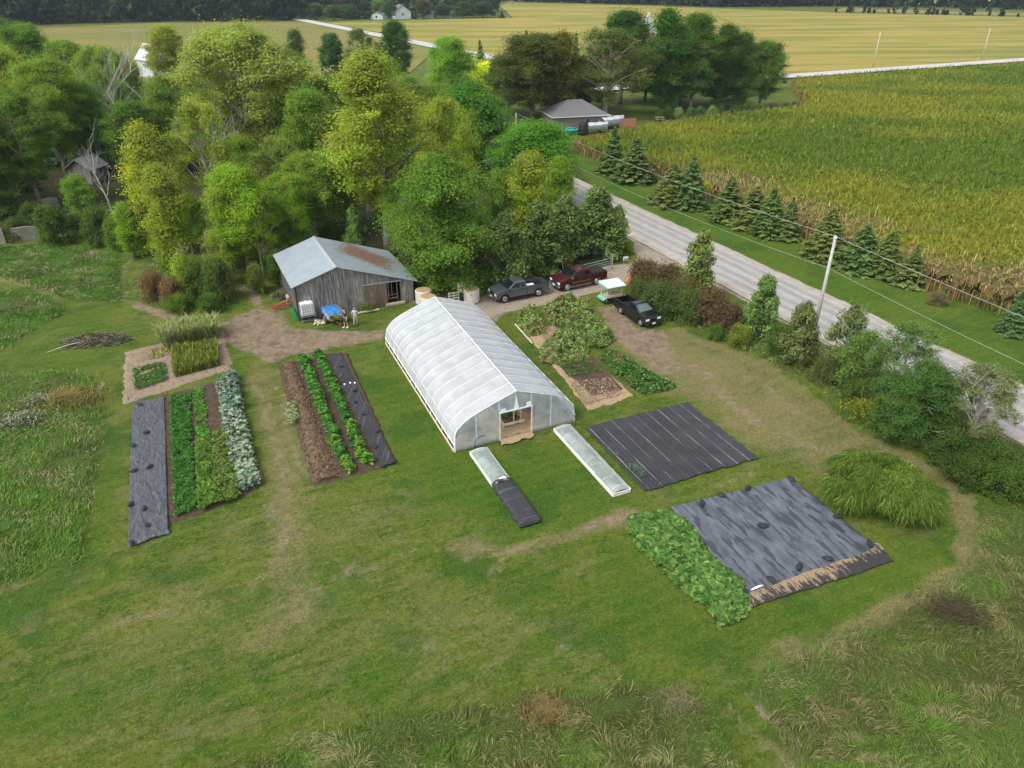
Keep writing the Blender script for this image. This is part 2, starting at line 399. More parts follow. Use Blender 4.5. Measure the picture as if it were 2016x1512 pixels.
region('dry', [(230, 590), (430, 640), (430, 660), (240, 690), (90, 720), (10, 700), (100, 630)], 2, .25)
# greener, better watered turf
region('lush', [(700, 740), (760, 700), (905, 900), (1000, 900), (1130, 850), (1170, 900), (1240, 1000), (1120, 1030), (1020, 1060), (900, 1000), (790, 930), (770, 860)], 1.2, .9)
region('lush', [(930, 610), (1010, 680), (1150, 830), (1120, 820), (1000, 700), (900, 615)], 1.0, .9)
stroke('lush', [(205, 860), (190, 960), (170, 1080), (0, 1220)], 1.5, .7)
region('lush', [(1300, 1290), (1480, 1230), (1800, 1060), (1880, 1060), (1800, 1160), (1500, 1270), (1380, 1310)], 1.0, .8)
region('lush', [(1180, 1080), (1250, 1080), (1400, 1240), (1420, 1300), (1300, 1300), (1190, 1180)], 1.2, .8)
region('lush', [(0, 600), (230, 600), (240, 700), (180, 730), (0, 730)], 1.5, .5)
region('lush', [(520, 1140), (640, 1100), (620, 1180), (480, 1200)], 1.2, .6); region('lush', [(300, 1240), (420, 1190), (400, 1260), (250, 1290)], 1.2, .5)
for x, y, r, e in [(480, 1180, 2.0, 1.6), (400, 1240, 1.6, 1.8), (600, 1130, 1.5, 1.4), (830, 1250, 1.6, 1.2), (1000, 1190, 1.3, 1.2), (1070, 1160, 1.2, 1.3), (700, 1200, 1.0, 1.3), (760, 1330, 1.6, 1.3), (1060, 1270, 1.3, 1.2), (930, 1130, .7, 1.2), (650, 1000, 1.2, 1.), (200, 1340, 2.4, 1.8), (440, 1345, 1.0, 1.5), (600, 900, 1.3, .6), (1290, 1230, 1.4, 1.), (1250, 1360, 1.2, 1.), (100, 1400, 2.5, 2), (660, 1180, 1.0, 1)]:
    blob('lush', x, y, r*1.5, .85, e)
RD = (math.cos(R(-64.8)), math.sin(R(-64.8))); RN = (-RD[1], RD[0])
def road_pt(t, o): return (RD[0]*t+RN[0]*o, RD[1]*t+RN[1]*o)
ron = [fxx*RN[0]+fyy*RN[1], fxx*RD[0]+fyy*RD[1]]      # offset from / along the road line, for every ground vertex
CH['lush'] = np.maximum(CH['lush'], sstep(ron[0], 57.5, 58.5)*(1-sstep(ron[0], 63, 64.5))*.95*(ron[1] > -160))
CH['lush'] = np.maximum(CH['lush'], sstep(ron[0], 57.5, 58.5)*(1-sstep(ron[0], 75, 80))*.55*(ron[1] > -160))
CH['dry'] = np.maximum(CH['dry'], (1-sstep(np.abs(ron[0]-58.2), .2, .8))*.9*near)
CH['gravel'] = np.maximum(CH['gravel'], (1-sstep(np.abs(ron[0]+(vnoise(fxx, fyy, 3, 9)-.5)*1.2-50.2), .2, 1.0))*.7*near)

me = bpy.data.meshes.new('ground'); nvx, nvy = GX.shape
Z = (vnoise(fxx, fyy, 6, 5)-.5)*.10+(vnoise(fxx, fyy, .9, 6, 2)-.5)*.05*near
Z = Z*near+0; Z -= .06*1; rgh = CH['rough']; Z += rgh*(vnoise(fxx, fyy, 1.3, 8)*.30)
V = np.stack([fxx, fyy, Z], -1)
idx = np.arange(nvx*nvy).reshape(nvx, nvy)
F = np.stack([idx[:-1, :-1], idx[1:, :-1], idx[1:, 1:], idx[:-1, 1:]], -1).reshape(-1, 4)
me.vertices.add(len(V)); me.vertices.foreach_set('co', V.astype(np.float32).ravel())
me.loops.add(F.size); me.loops.foreach_set('vertex_index', F.astype(np.int32).ravel())
me.polygons.add(len(F)); me.polygons.foreach_set('loop_start', np.arange(0, F.size, 4, dtype=np.int32))
me.update(calc_edges=True); me.polygons.foreach_set('use_smooth', np.ones(len(F), bool))
for k, a in CH.items():
    at = me.attributes.new(k, 'FLOAT', 'POINT'); at.data.foreach_set('value', a.astype(np.float32))

def ground_material():
    q = NT('ground')
    st = q.mapv(q.pos, (1, 4.2, 1), R(-24))          # streaks along the mowing direction
    big = q.noise(.11, 4, .6, q.mapv(q.pos, (1, 2.0, 1), R(-24))); mid = q.noise(.55, 5, .65); strk = q.noise(.35, 5, .6, st, .6)
    fine = q.noise(7, 5, .75); vf = q.noise(28, 3, .7); clump = q.noise(1.9, 6, .7)
    m2 = q.noise(3.2, 5, .75, q.mapv(q.pos, (1, 1.8, 1), R(-24))); tuft = q.noise(11, 3, .8)
    g1 = q.mix(q.mr(mid, .38, .62), (.044, .084, .009), (.084, .118, .013))
    g = q.mix(q.mr(big, .42, .60), g1, (.110, .126, .019))
    g = q.mix(q.mr(strk, .48, .66, 0, .75), g, (.150, .140, .036))
    g = q.mix(q.mr(clump, .50, .66, 0, .75), g, (.026, .062, .009))
    g = q.mix(q.mr(m2, .50, .66, 0, .75), g, (.175, .160, .050)); g = q.mix(q.mr(m2, .28, .44, .75, 0), g, (.026, .058, .008))
    lush = q.ma('MULTIPLY', q.attr('lush'), q.mr(big, .3, .7, 1.0, .6))
    g = q.mix(q.ma('MULTIPLY', lush, q.mr(m2, .3, .7, 1., .55)), g, q.mix(q.mr(clump, .35, .65), (.024, .074, .005), (.066, .130, .010)))
    g = q.mix(1.0, g, (.84, 1.0, .64), 'MULTIPLY')
    wv = q.n('ShaderNodeTexWave', wave_type='BANDS', bands_direction='Y'); wv.inputs['Scale'].default_value = .33; wv.inputs['Distortion'].default_value = 2.5; wv.inputs['Detail Scale'].default_value = .4; q.put(wv.inputs['Vector'], q.mapv(q.pos, (1, 1, 1), R(-24)))
    g = q.mix(q.mr(wv.outputs['Fac'], .35, .65, 0, .22), g, (.105, .125, .03)); g = q.mix(q.mr(q.noise(.22, 4, .6), .52, .60, 0, .6), g, (.030, .080, .010)); g = q.mix(q.ma('MULTIPLY', q.mr(q.noise(.31, 5, .65, q.mapv(q.pos, (1, 1.8, 1), R(-24))), .53, .64, 0, .5), q.mr(q.attr('lush'), 0, .6, 1, 0)), g, (.16, .145, .062))
    # dry grass patches
    dryf = q.mr(q.ma('ADD', q.ma('MULTIPLY', q.attr('dry'), .50), q.ma('ADD', q.ma('MULTIPLY', q.ma('ADD', m2, big), .42), q.ma('MULTIPLY', strk, .60))), .84, 1.26, 0, .80, True)
    g = q.mix(q.ma('MULTIPLY', dryf, q.mr(q.attr('dry'), 0, .5)), g, q.mix(q.mr(fine, .35, .65), (.115, .105, .038), (.25, .205, .10)))
    # rough meadow floor, woodland floor
    g = q.mix(q.attr('rough'), g, q.mix(clump, (.040, .080, .012), (.075, .10, .022)))
    g = q.mix(q.attr('floor'), g, q.mix(q.mr(q.noise(.25, 5, .6), .38, .62), q.mix(fine, (.030, .030, .012), (.075, .058, .030)), (.030, .048, .012)))
    g = q.mix(q.mr(tuft, .50, .72, 0, .55), g, q.hsv(g, .49, .9, 1.9)); g = q.mix(q.mr(tuft, .30, .46, .55, 0), g, q.hsv(g, .5, 1.05, .5))
    dn = q.noise(1.4, 7, .78); dn2 = q.noise(.45, 5, .7)
    dirtf = q.mr(q.ma('ADD', q.ma('MULTIPLY', q.attr('dirt'), .72), q.ma('MULTIPLY', dn, .80)), .66, .98, 0, .95, True)
    dc = q.mix(q.mr(dn2, .35, .65), (.125, .086, .056), (.235, .172, .118)); dc = q.mix(q.mr(dn, .42, .58, 0, .75), dc, (.31, .24, .17)); dc = q.mix(q.mr(m2, .50, .62, 0, .5), dc, (.09, .07, .045)); dc = q.mix(q.mr(fine, .52, .66, 0, .6), dc, (.085, .075, .035))
    g = q.mix(q.ma('MULTIPLY', dirtf, q.mr(q.attr('dirt'), .02, .25)), g, dc)
    gf = q.mr(q.ma('ADD', q.attr('gravel'), q.ma('MULTIPLY', dn, .6)), .60, .92, 0, 1, True)
    gc = q.mix(q.mr(q.noise(2.2, 6, .7, q.mapv(q.pos, (1, 3, 1), R(-24))), .35, .65), (.20, .155, .105), (.34, .285, .22)); gc = q.mix(q.mr(vf, .42, .62, 0, .5), gc, (.42, .37, .31))
    g = q.mix(q.ma('MULTIPLY', gf, q.mr(q.attr('gravel'), .02, .2)), g, gc)
    pass
    hgt = q.ma('ADD', q.ma('MULTIPLY', fine, .5), q.ma('MULTIPLY', vf, .35))
    q.bsdf(g, .92, 0, .12, q.bump(hgt, .9, .09)); M['ground'] = q.m
ground_material()
tag(link('ground', me, None, M['ground']), kind='structure')

# ---------------------------------------------------------------- the tar-and-chip road and the far roads
def road_material():
    q = NT('road'); v = q.attr('across')                                   # 0..1 across the road
    al = q.mapv(q.pos, (1, 9, 1), R(64.8)); n1 = q.noise(.35, 5, .6, al); n2 = q.noise(14, 4, .7); n3 = q.noise(.8, 6, .7)
    c = q.mix(q.mr(n3, .3, .7), (.30, .285, .265), (.395, .37, .34))
    tr = None
    for p_, w_ in ((.235, .075), (.40, .08), (.60, .08), (.765, .075)):
        d = q.ma('ABSOLUTE', q.ma('SUBTRACT', q.ma('ADD', v, q.ma('MULTIPLY', q.ma('SUBTRACT', n3, .5), .05)), p_))
        f_ = q.mr(d, w_*.25, w_, 1, 0, True); tr = f_ if tr is None else q.ma('MAXIMUM', tr, f_)
    c = q.mix(q.ma('MULTIPLY', tr, q.mr(n1, .30, .65, .15, .75)), c, (.165, .165, .17))
    e = q.ma('MINIMUM', v, q.ma('SUBTRACT', 1.0, v)); sh = q.mr(q.ma('ADD', e, q.ma('MULTIPLY', q.ma('SUBTRACT', n3, .5), .10)), .07, .15, 1, 0, True)
    c = q.mix(sh, c, q.mix(q.mr(n3, .35, .65), (.27, .23, .185), (.40, .36, .31)))
    c = q.mix(q.mr(n2, .5, .75, 0, .5), c, (.45, .42, .39)); c = q.mix(q.mr(n2, .25, .42, .35, 0), c, (.13, .13, .13))
    q.bsdf(c, .88, 0, .2, q.bump(n2, .35, .02)); M['road'] = q.m
    q = NT('pale_road'); n = q.noise(.4, 4, .6); q.bsdf(q.mix(n, (.38, .37, .36), (.48, .475, .46)), .9); M['pale_road'] = q.m
road_material()
def strip(name, A, B, wa, mat, z=.03, n=120, jag=.35, seed=3):
    A = np.array(A); B = np.array(B); d = (B-A)/np.linalg.norm(B-A); nrm = np.array([-d[1], d[0]])
    m = 13; t = np.linspace(0, 1, n)[:, None]; a = np.linspace(0, 1, m)[None, :]
    off = (a-.5)*wa; off = off+np.where((a == 0) | (a == 1), 1, 0)*(vnoise(t*np.linalg.norm(B-A)+0*a, 50*a+0*t, 1.6, seed)-.5)*jag*2
    X = A[0]+(B-A)[0]*t+nrm[0]*off; Y = A[1]+(B-A)[1]*t+nrm[1]*off
    Zz = z+.10*(1-(2*a-1)**2)+0*t
    V = np.stack([X, Y, Zz+0*X], -1).reshape(-1, 3); idx = np.arange(n*m).reshape(n, m)
    F = np.stack([idx[:-1, :-1], idx[1:, :-1], idx[1:, 1:], idx[:-1, 1:]], -1).reshape(-1, 4)
    me = bpy.data.meshes.new(name); me.from_pydata(V.tolist(), [], F.tolist()); me.update()
    at = me.attributes.new('across', 'FLOAT', 'POINT'); at.data.foreach_set('value', np.repeat(a, n, 0).ravel().astype(np.float32))
    me.polygons.foreach_set('use_smooth', np.ones(len(F), bool))
    return tag(link(name, me, None, M[mat]), kind='structure')
strip('road', road_pt(-250, 54.15), road_pt(30, 54.15), 8.3, 'road', n=420)
def pxroad(name, a, b, w, ext=0):
    A = np.array(G(*a)); B = np.array(G(*b)); d = (B-A)/np.linalg.norm(B-A)
    strip(name, A-d*ext, B+d*ext, w, 'pale_road', z=.32, n=60, jag=.08)
pxroad('road', (1545, 152), (2016, 119), 6.5, 160)
pxroad('road', (603, 42), (866, 94), 7.5, 60)

# ---------------------------------------------------------------- far fields
def field_mat(name, cA, cB, cC, rot, sx, sy, row=0.0, rowrot=0., big=.012):
    q = NT(name); b = q.noise(big, 4, .55, q.mapv(q.pos, (sx, sy, 1), rot)); m_ = q.noise(big*8, 5, .6, q.mapv(q.pos, (sx, sy, 1), rot)); f_ = q.noise(.7, 5, .7)
    c = q.mix(q.mr(b, .40, .62, 0, 1, True), cA, cB); c = q.mix(q.mr(m_, .5, .68, 0, .6), c, cC); c = q.mix(q.mr(f_, .4, .7, 0, .35), c, tuple(v*.6 for v in cA))
    if row:
        w = q.n('ShaderNodeTexWave', wave_type='BANDS', bands_direction='X'); w.inputs['Scale'].default_value = row
        w.inputs['Distortion'].default_value = .6; q.put(w.inputs['Vector'], q.mapv(q.pos, (1, 1, 1), rowrot))
        c = q.mix(q.mr(w.outputs['Fac'], .3, .8, 0, .4), c, tuple(v*.55 for v in cA))
    q.bsdf(c, .95, 0, .05, q.bump(f_, .6, .4)); M[name] = q.m
field_mat('soy_field', (.31, .25, .065), (.15, .18, .040), (.36, .285, .095), R(-3), 1, 5.5)
field_mat('young_field', (.165, .185, .045), (.245, .205, .070), (.28, .22, .08), R(8), 1, 3, row=.16, rowrot=R(38))
field_mat('tan_field', (.23, .19, .09), (.17, .175, .06), (.28, .22, .12), R(-5), 1, 5)
FH = [.10]
def field_poly(name, pts, mat, z=-.3):
    FH[0] += .012; h = .3+FH[0]; P = GP(pts); b = MB(); b.prismz(P, z, z+h); o = b.build(name, mat); return tag(o, kind='structure')
field_poly('field', [(-200, 130), (-60, 62), (300, 46), (597, 43), (745, 68), (860, 96), (800, 150), (600, 180), (300, 170)], 'young_field')
field_poly('field', [(640, 44), (1010, 35), (985, 12), (1000, 5), (1300, 13), (1640, 25), (2016, 34), (2600, 45), (2600, 76), (2016, 116), (1800, 130), (1545, 149), (1380, 160), (1000, 150), (873, 92), (760, 66)], 'soy_field')
field_poly('field', [(1660, 16), (2016, 26), (2600, 34), (2600, 42), (2016, 31), (1640, 22)], 'tan_field')
field_poly('field', [(1000, 1), (1640, 6), (1640, 10), (1000, 4)], 'tan_field')
field_poly('field', [(1740, -6), (2300, -2), (2300, 12), (1740, 8)], 'soy_field')
# ================================================================= TREES
simple('bark', (.20, .175, .145), .9, var=.3, scale=2, bump=.5)
simple('bark_pale', (.36, .33, .28), .9, var=.25, scale=2, bump=.5)
simple('dead_wood', (.42, .39, .35), .9, var=.25, scale=2, bump=.3)
def crown_mesh(name, C, r, rng, dens, size, up=.5, flat=.75, elong=1.5, jit=.6, var=.17, H=15., topyel=.25, bright_top=0.0):
    """clump centres C (n,3), radii r (n) -> one mesh of leaf cards with tint attribute lc"""
    n = np.maximum((dens*1.15*r*r).astype(int), 6); tot = n.sum(); ci = np.repeat(np.arange(len(C)), n)
    u = unit(rng.normal(size=(tot, 3))); rad = (rng.random((tot, 1))**.65)*(1+.8*np.abs(rng.normal(size=(tot, 1)))*.6)
    off = u*rad*r[ci][:, None]*(1+.35*rng.normal(size=(len(C), 3)))[ci].clip(.5, 1.6); off[:, 2] *= flat*1.1
    P = C[ci]+off; N = u*.8+np.array([0, 0, up+.3])+rng.normal(size=(tot, 3))*jit
    S = size*(.7+.6*rng.random(tot))
    cb = rng.normal(size=len(C))*var*.7; lc = np.empty((tot, 3))
    lc[:, 0] = (1+cb[ci]+rng.normal(size=tot)*var*.8).clip(.4, 1.8)
    cy = rng.random(len(C))*.8+.35; lc[:, 1] = (cy[ci]-topyel*(C[ci][:, 2]/H-.5)+rng.normal(size=tot)*.10).clip(0, 2)
    lc[:, 2] = (.5+rng.normal(size=len(C))[ci]*.2+rng.normal(size=tot)*.15).clip(0, 1)
    return np_mesh(name, cards_v(P, N, S, rng, elong), 4, lc, 'lc')
PROTO = {}
def deciduous(key, seed, H=15., Rr=5., base=.22, shape='round', nclump=85, cr=(.8, 1.5), dens=330, size=.145, fork=False, gaps=.0, barkm='bark', flat=.7, up=.5, lean=0.0, shell=.55):
    rng = np.random.default_rng(seed); t = empty('tree'); b = MB()
    def env(h):      # crown radius at relative height h within crown 0..1
        if shape == 'round': return math.sqrt(max(0, 1-(2*h-.9)**2/1.25))
        if shape == 'vase': return (.42+.62*(h/.62)**1.3) if h < .62 else 1.04*math.sqrt(max(0.02, 1-((h-.62)/.40)**2))
        if shape == 'tall': return .75*math.sin(math.pi*min(1, .12+h*.86))**.6
        if shape == 'dome': return math.sqrt(max(0, 1-h*h))
        if shape == 'tiers': return math.sqrt(max(0, 1-(2*h-.9)**2/1.3))*(.72+.35*math.sin(h*17))
        return 1
    z0 = H*base; tr = H*.016+.05
    lx, ly = lean*H, 0
    def tp(z): k = z/H; return Vector((math.sin(k*3+seed)*.25*k*H*.1+lx*k, math.cos(k*2.3+seed)*.25*k*H*.1+ly*k, z))
    top = H*.9
    b.tube([tp(top*i/8) for i in range(9)], [tr*1.5, tr*1.1]+[tr*(1-.11*i) for i in range(1, 8)], 8)
    limbs = []; nl = 11
    for i in range(nl):
        z = z0+(top-z0)*(i+.3)/nl*.85; a = i*2.4+seed; hh = (z-z0)/(H-z0)
        L = Rr*env(min(1, hh+.25))*.85; p0 = tp(z); rise = L*(.55 if not fork else 1.0)
        pts = [p0+Vector((math.cos(a)*L*q, math.sin(a)*L*q, rise*(q**.8)))+Vector(rng.normal(size=3)*.12*q*2) for q in (0, .35, .7, 1)]
        if pts[-1].z > H*.97: pts = [Vector((p.x, p.y, min(p.z, H*.95))) for p in pts]
        rr = tr*(.55-.25*hh); b.tube(pts, [rr, rr*.7, rr*.45, rr*.2], 5, cap=False); limbs.append(pts)
        for k in range(3):
            s_ = pts[1+k % 2]; a2 = a+(k-1)*.9; l2 = L*.4
            e_ = s_+Vector((math.cos(a2)*l2, math.sin(a2)*l2, l2*.6)); b.tube([s_, s_.lerp(e_, .5)+Vector((0, 0, .1)), e_], [rr*.4, rr*.25, rr*.1], 4, cap=False)
    C = []; r = []
    tries = 0
    while len(C) < nclump and tries < 4000:
        tries += 1; h = rng.random()**.8; a = rng.random()*6.283; e = env(h)*Rr
        q = shell+(1-shell)*rng.random() if rng.random() < .85 else rng.random()*.6
        z = z0+(H-z0)*h; w = 1.22-.72*vnoise(np.array([a*1.7+20]), np.array([h*3.2]), 1, seed)[0]
        rc = cr[0]+(cr[1]-cr[0])*rng.random(); rad = max(0, e*w-rc*.5)*q*(1.0 if rng.random() < .8 else 1.16)
        c = np.array([math.cos(a)*rad, math.sin(a)*rad, min(z, H-rc*.6)])+np.array(tp(z))*[1, 1, 0]
        if gaps and vnoise(np.array([c[0]+50]), np.array([c[2]*1.3+c[1]]), 2.2, seed+3)[0] < gaps: continue
        C.append(c); r.append(rc)
    C = np.array(C); r = np.array(r)
    b.build('trunk', barkm, t, smooth=True)
    link('crown', crown_mesh('crown', C, r, rng, dens, size, up, flat, H=H), t, M['leaf'])
    PROTO[key] = (t, H, Rr); return t
def conifer(key, seed, H=8., Rr=2.3, dens=1.0, kind='spruce', open_=0.):
    rng = np.random.default_rng(seed); t = empty('tree'); b = MB()
    b.tube([(0, 0, 0), (0, 0, H*.5), (0, 0, H*.97)], [.03*H, .017*H, .004*H], 7)
    P = []; N = []; S = []; Uv = []; L = []
    nw = int(H*3.4)
    for i in range(nw):
        f = (i+rng.random()*.5)/nw; z = H*(.05+.93*f); rad = Rr*((1-f)**.85)*(.85+.3*rng.random())+.08
        nb = max(5, int(15*(1-f*.6)))
        for k in range(nb):
            a = 6.283*k/nb+rng.random()*.5+i; rr = rad*(.72+.42*rng.random())
            if open_ and rng.random() < open_: continue
            m_ = max(3, int(rr*11*dens)); s_ = np.linspace(.12, 1, m_)
            droop = -.28*s_**1.3+.16*s_**3 if kind == 'spruce' else .35*s_
            bb = rng.normal()*.18
            for sgn in (-1, 0, 1):
                side = sgn*.30*(1-s_*.55)*min(rr, 1.2)
                px = np.cos(a)*s_*rr-np.sin(a)*side; py = np.sin(a)*s_*rr+np.cos(a)*side
                pz = z+droop*rr-abs(sgn)*.08+rng.normal(size=m_)*.04
                P.append(np.stack([px, py, pz], 1)); N.append(np.tile([math.cos(a)*.35, math.sin(a)*.35, 1.], (m_, 1))+rng.normal(size=(m_, 3))*.35)
                Uv.append(np.tile([math.cos(a+sgn*.6), math.sin(a+sgn*.6), -.2], (m_, 1))+rng.normal(size=(m_, 3))*.25)
                S.append(np.full(m_, .15)*(.7+.6*rng.random(m_))); 
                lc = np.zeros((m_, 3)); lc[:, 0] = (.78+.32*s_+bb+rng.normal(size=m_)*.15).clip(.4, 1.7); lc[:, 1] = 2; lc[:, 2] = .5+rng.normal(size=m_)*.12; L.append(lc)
    P = np.concatenate(P); N = np.concatenate(N); S = np.concatenate(S); Uv = np.concatenate(Uv); L = np.concatenate(L)
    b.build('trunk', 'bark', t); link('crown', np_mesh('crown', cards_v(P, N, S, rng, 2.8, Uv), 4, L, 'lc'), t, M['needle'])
    PROTO[key] = (t, H, Rr); return t
def cedar(key, seed, H=7., Rr=1.9, nclump=70, ragged=.3, base=.04):
    rng = np.random.default_rng(seed); t = empty('tree'); b = MB()
    b.tube([(0, 0, 0), (.1, .05, H*.5), (0, 0, H*.95)], [.022*H, .014*H, .003*H], 7)
    C = []; r = []
    for i in range(nclump):
        f = rng.random()**1.1; a = rng.random()*6.283; e = Rr*((1-f)**.55)*(1-ragged*vnoise(np.array([a*1.6]), np.array([f*5]), 1, seed)[0]*1.3)
        q = .35+.65*rng.random()**.6; z = H*(base+(.97-base)*f); p = (math.cos(a)*e*q, math.sin(a)*e*q, z)
        if q > .6: b.tube([(0, 0, max(.2, z-.7)), (p[0]*.6, p[1]*.6, z-.25), p], [.05, .03, .01], 4, cap=False)
        C.append(p); r.append(.38+.42*rng.random()*(1-f*.5))
    C = np.array(C); r = np.array(r); n = (300*r*r).astype(int)+30; ci = np.repeat(np.arange(len(C)), n); tot = n.sum()
    u = unit(rng.normal(size=(tot, 3))); off = u*(rng.random((tot, 1))**.5)*r[ci][:, None]; off[:, 2] *= 1.35
    out = C[ci]*[1, 1, 0]; U = unit(out)*.5+np.array([0, 0, .9])+rng.normal(size=(tot, 3))*.35
    lc = np.stack([(1+rng.normal(size=len(C))[ci]*.18+rng.normal(size=tot)*.2).clip(.4, 1.7), np.full(tot, 2.), (.5+rng.normal(size=tot)*.25).clip(0, 1)], 1)
    V = cards_v(C[ci]+off, u+rng.normal(size=(tot, 3))*.4, .11*(.7+.6*rng.random(tot)), rng, 2.6, U)
    b.build('trunk', 'bark', t); link('crown', np_mesh('crown', V, 4, lc, 'lc'), t, M['needle']); PROTO[key] = (t, H, Rr); return t
def dead_tree(key, seed, H=16., Rr=4.5, n=13, mat='dead_wood', depth=4):
    rng = np.random.default_rng(seed); t = empty('tree'); b = MB(); b2 = MB()
    def grow(p, d, L, r, dep, bb):
        pts = [p]; q = p; dd = d.copy()
        for i in range(4):
            dd = (dd+Vector(rng.normal(size=3)*.13)+Vector((0, 0, .05))).normalized(); q = q+dd*L/4; pts.append(q)
        bb.tube(pts, [r*(1-.17*i) for i in range(5)], 5 if dep else 8, cap=False)
        if dep < depth:
            for i in range(3 if dep else n):
                s_ = pts[min(4, 1+int(rng.random()*3.99))] if dep else pts[1].lerp(pts[4], (i+.5)/n)
                a = rng.random()*6.283; side = Vector((math.cos(a), math.sin(a), .55+.3*rng.random()))
                grow(s_, (dd*.75+side*.75).normalized(), L*(.5+.18*rng.random()), r*.42, dep+1, b2)
    grow(Vector((0, 0, 0)), Vector((.03, 0, 1)), H*.72, H*.014+.03, 0, b)
    b.build('trunk', mat, t, smooth=True); b2.build('branches', mat, t); PROTO[key] = (t, H, Rr); return t

deciduous('round', 1, 15, 5.2, .20, 'round', 150, (.6, 1.35), 330)
deciduous('round2', 2, 14, 5.6, .16, 'round', 165, (.5, 1.3), 330, gaps=.42)
deciduous('vase', 3, 19, 6.0, .20, 'vase', 215, (.55, 1.3), 320, fork=True, gaps=.44)
deciduous('ash', 4, 19, 6.0, .30, 'tall', 180, (.5, 1.15), 330, size=.14, fork=True, gaps=.42, barkm='bark')
deciduous('dome', 5, 9, 5.6, .14, 'dome', 130, (.6, 1.2), 360, size=.135, flat=.55)
deciduous('tall', 6, 13, 3.4, .08, 'tall', 130, (.5, 1.05), 360, size=.138, gaps=.25)
deciduous('locust', 7, 13, 5.6, .04, 'tiers', 200, (.55, 1.2), 380, size=.128, flat=.6)
deciduous('airy', 8, 14, 5.0, .25, 'round', 130, (.4, 1.0), 300, size=.138, fork=True, gaps=.42, barkm='bark_pale')
deciduous('small', 9, 7, 2.9, .10, 'round', 60, (.5, .95), 330, size=.128, gaps=.2)
deciduous('bush', 10, 3.2, 2.6, .02, 'dome', 55, (.4, .8), 420, size=.12)
deciduous('thin', 11, 6, 2.6, .18, 'tall', 50, (.4, .8), 240, size=.14, fork=True, gaps=.4, barkm='bark_pale')
conifer('spruce', 21, 8, 2.6); conifer('spruce2', 22, 8, 2.3, open_=.12); conifer('spruce3', 23, 7, 2.0, open_=.2)
cedar('cedar', 31); cedar('cedar2', 32, 7, 2.2, 85, .5); cedar('cedar3', 33, 6, 2.4, 60, .7, .18)
dead_tree('dead', 41); dead_tree('snag', 42, 9, 3, 7, depth=3)
_used = set(); LIFT = 2.75
YG = (.115, .165, .018); LG = (.085, .150, .020); MG = (.060, .115, .020); DG = (.038, .082, .020); BG = (.036, .080, .026)
OL = (.075, .085, .022); SP = (.034, .062, .028); CD = (.046, .072, .022); GY = (.095, .125, .045)
def plant(key, x, by, ty, w, color=MG, yel=0., label=None, cat='tree', name='deciduous_tree', group=None, rz=None, lean=None, wl=None):
    """tree of kind `key`; base line by, top ty, crown width w in photo pixels, x = crown middle"""
    t, H0, R0 = PROTO[key]
    X, Y = G(x, by); th = PITCH+math.atan((ty-756)/FPX); h = CAM_H-Y*math.tan(th)
    h = max(h, .8)
    for _ in range(3):
        px, py, d = proj(X, Y, h*.6); X += (x-px)*d/FPX
    px, py, d = proj(X, Y, h*.6); rw = w/2*d/FPX*(1.1 if 'cedar' in key else 1.0)
    if key in _used: o = copy_tree(t)
    else: o = t; _used.add(key)
    o.name = name; o.location = (X, Y, -.05); s = rw/R0*1.03
    rnd = random.Random(int(x*7+by)); o.rotation_euler = (rnd.uniform(-.03, .03), rnd.uniform(-.03, .03), rnd.uniform(0, 6.28) if rz is None else rz)
    o.scale = (s, s, h/H0)
    tag(o, label or 'deciduous tree', cat, group)
    for c in [c for c in o.children]:
        if c.type == 'MESH': c.color = (color[0]*LIFT, color[1]*LIFT, color[2]*LIFT*.75, yel)
    return o
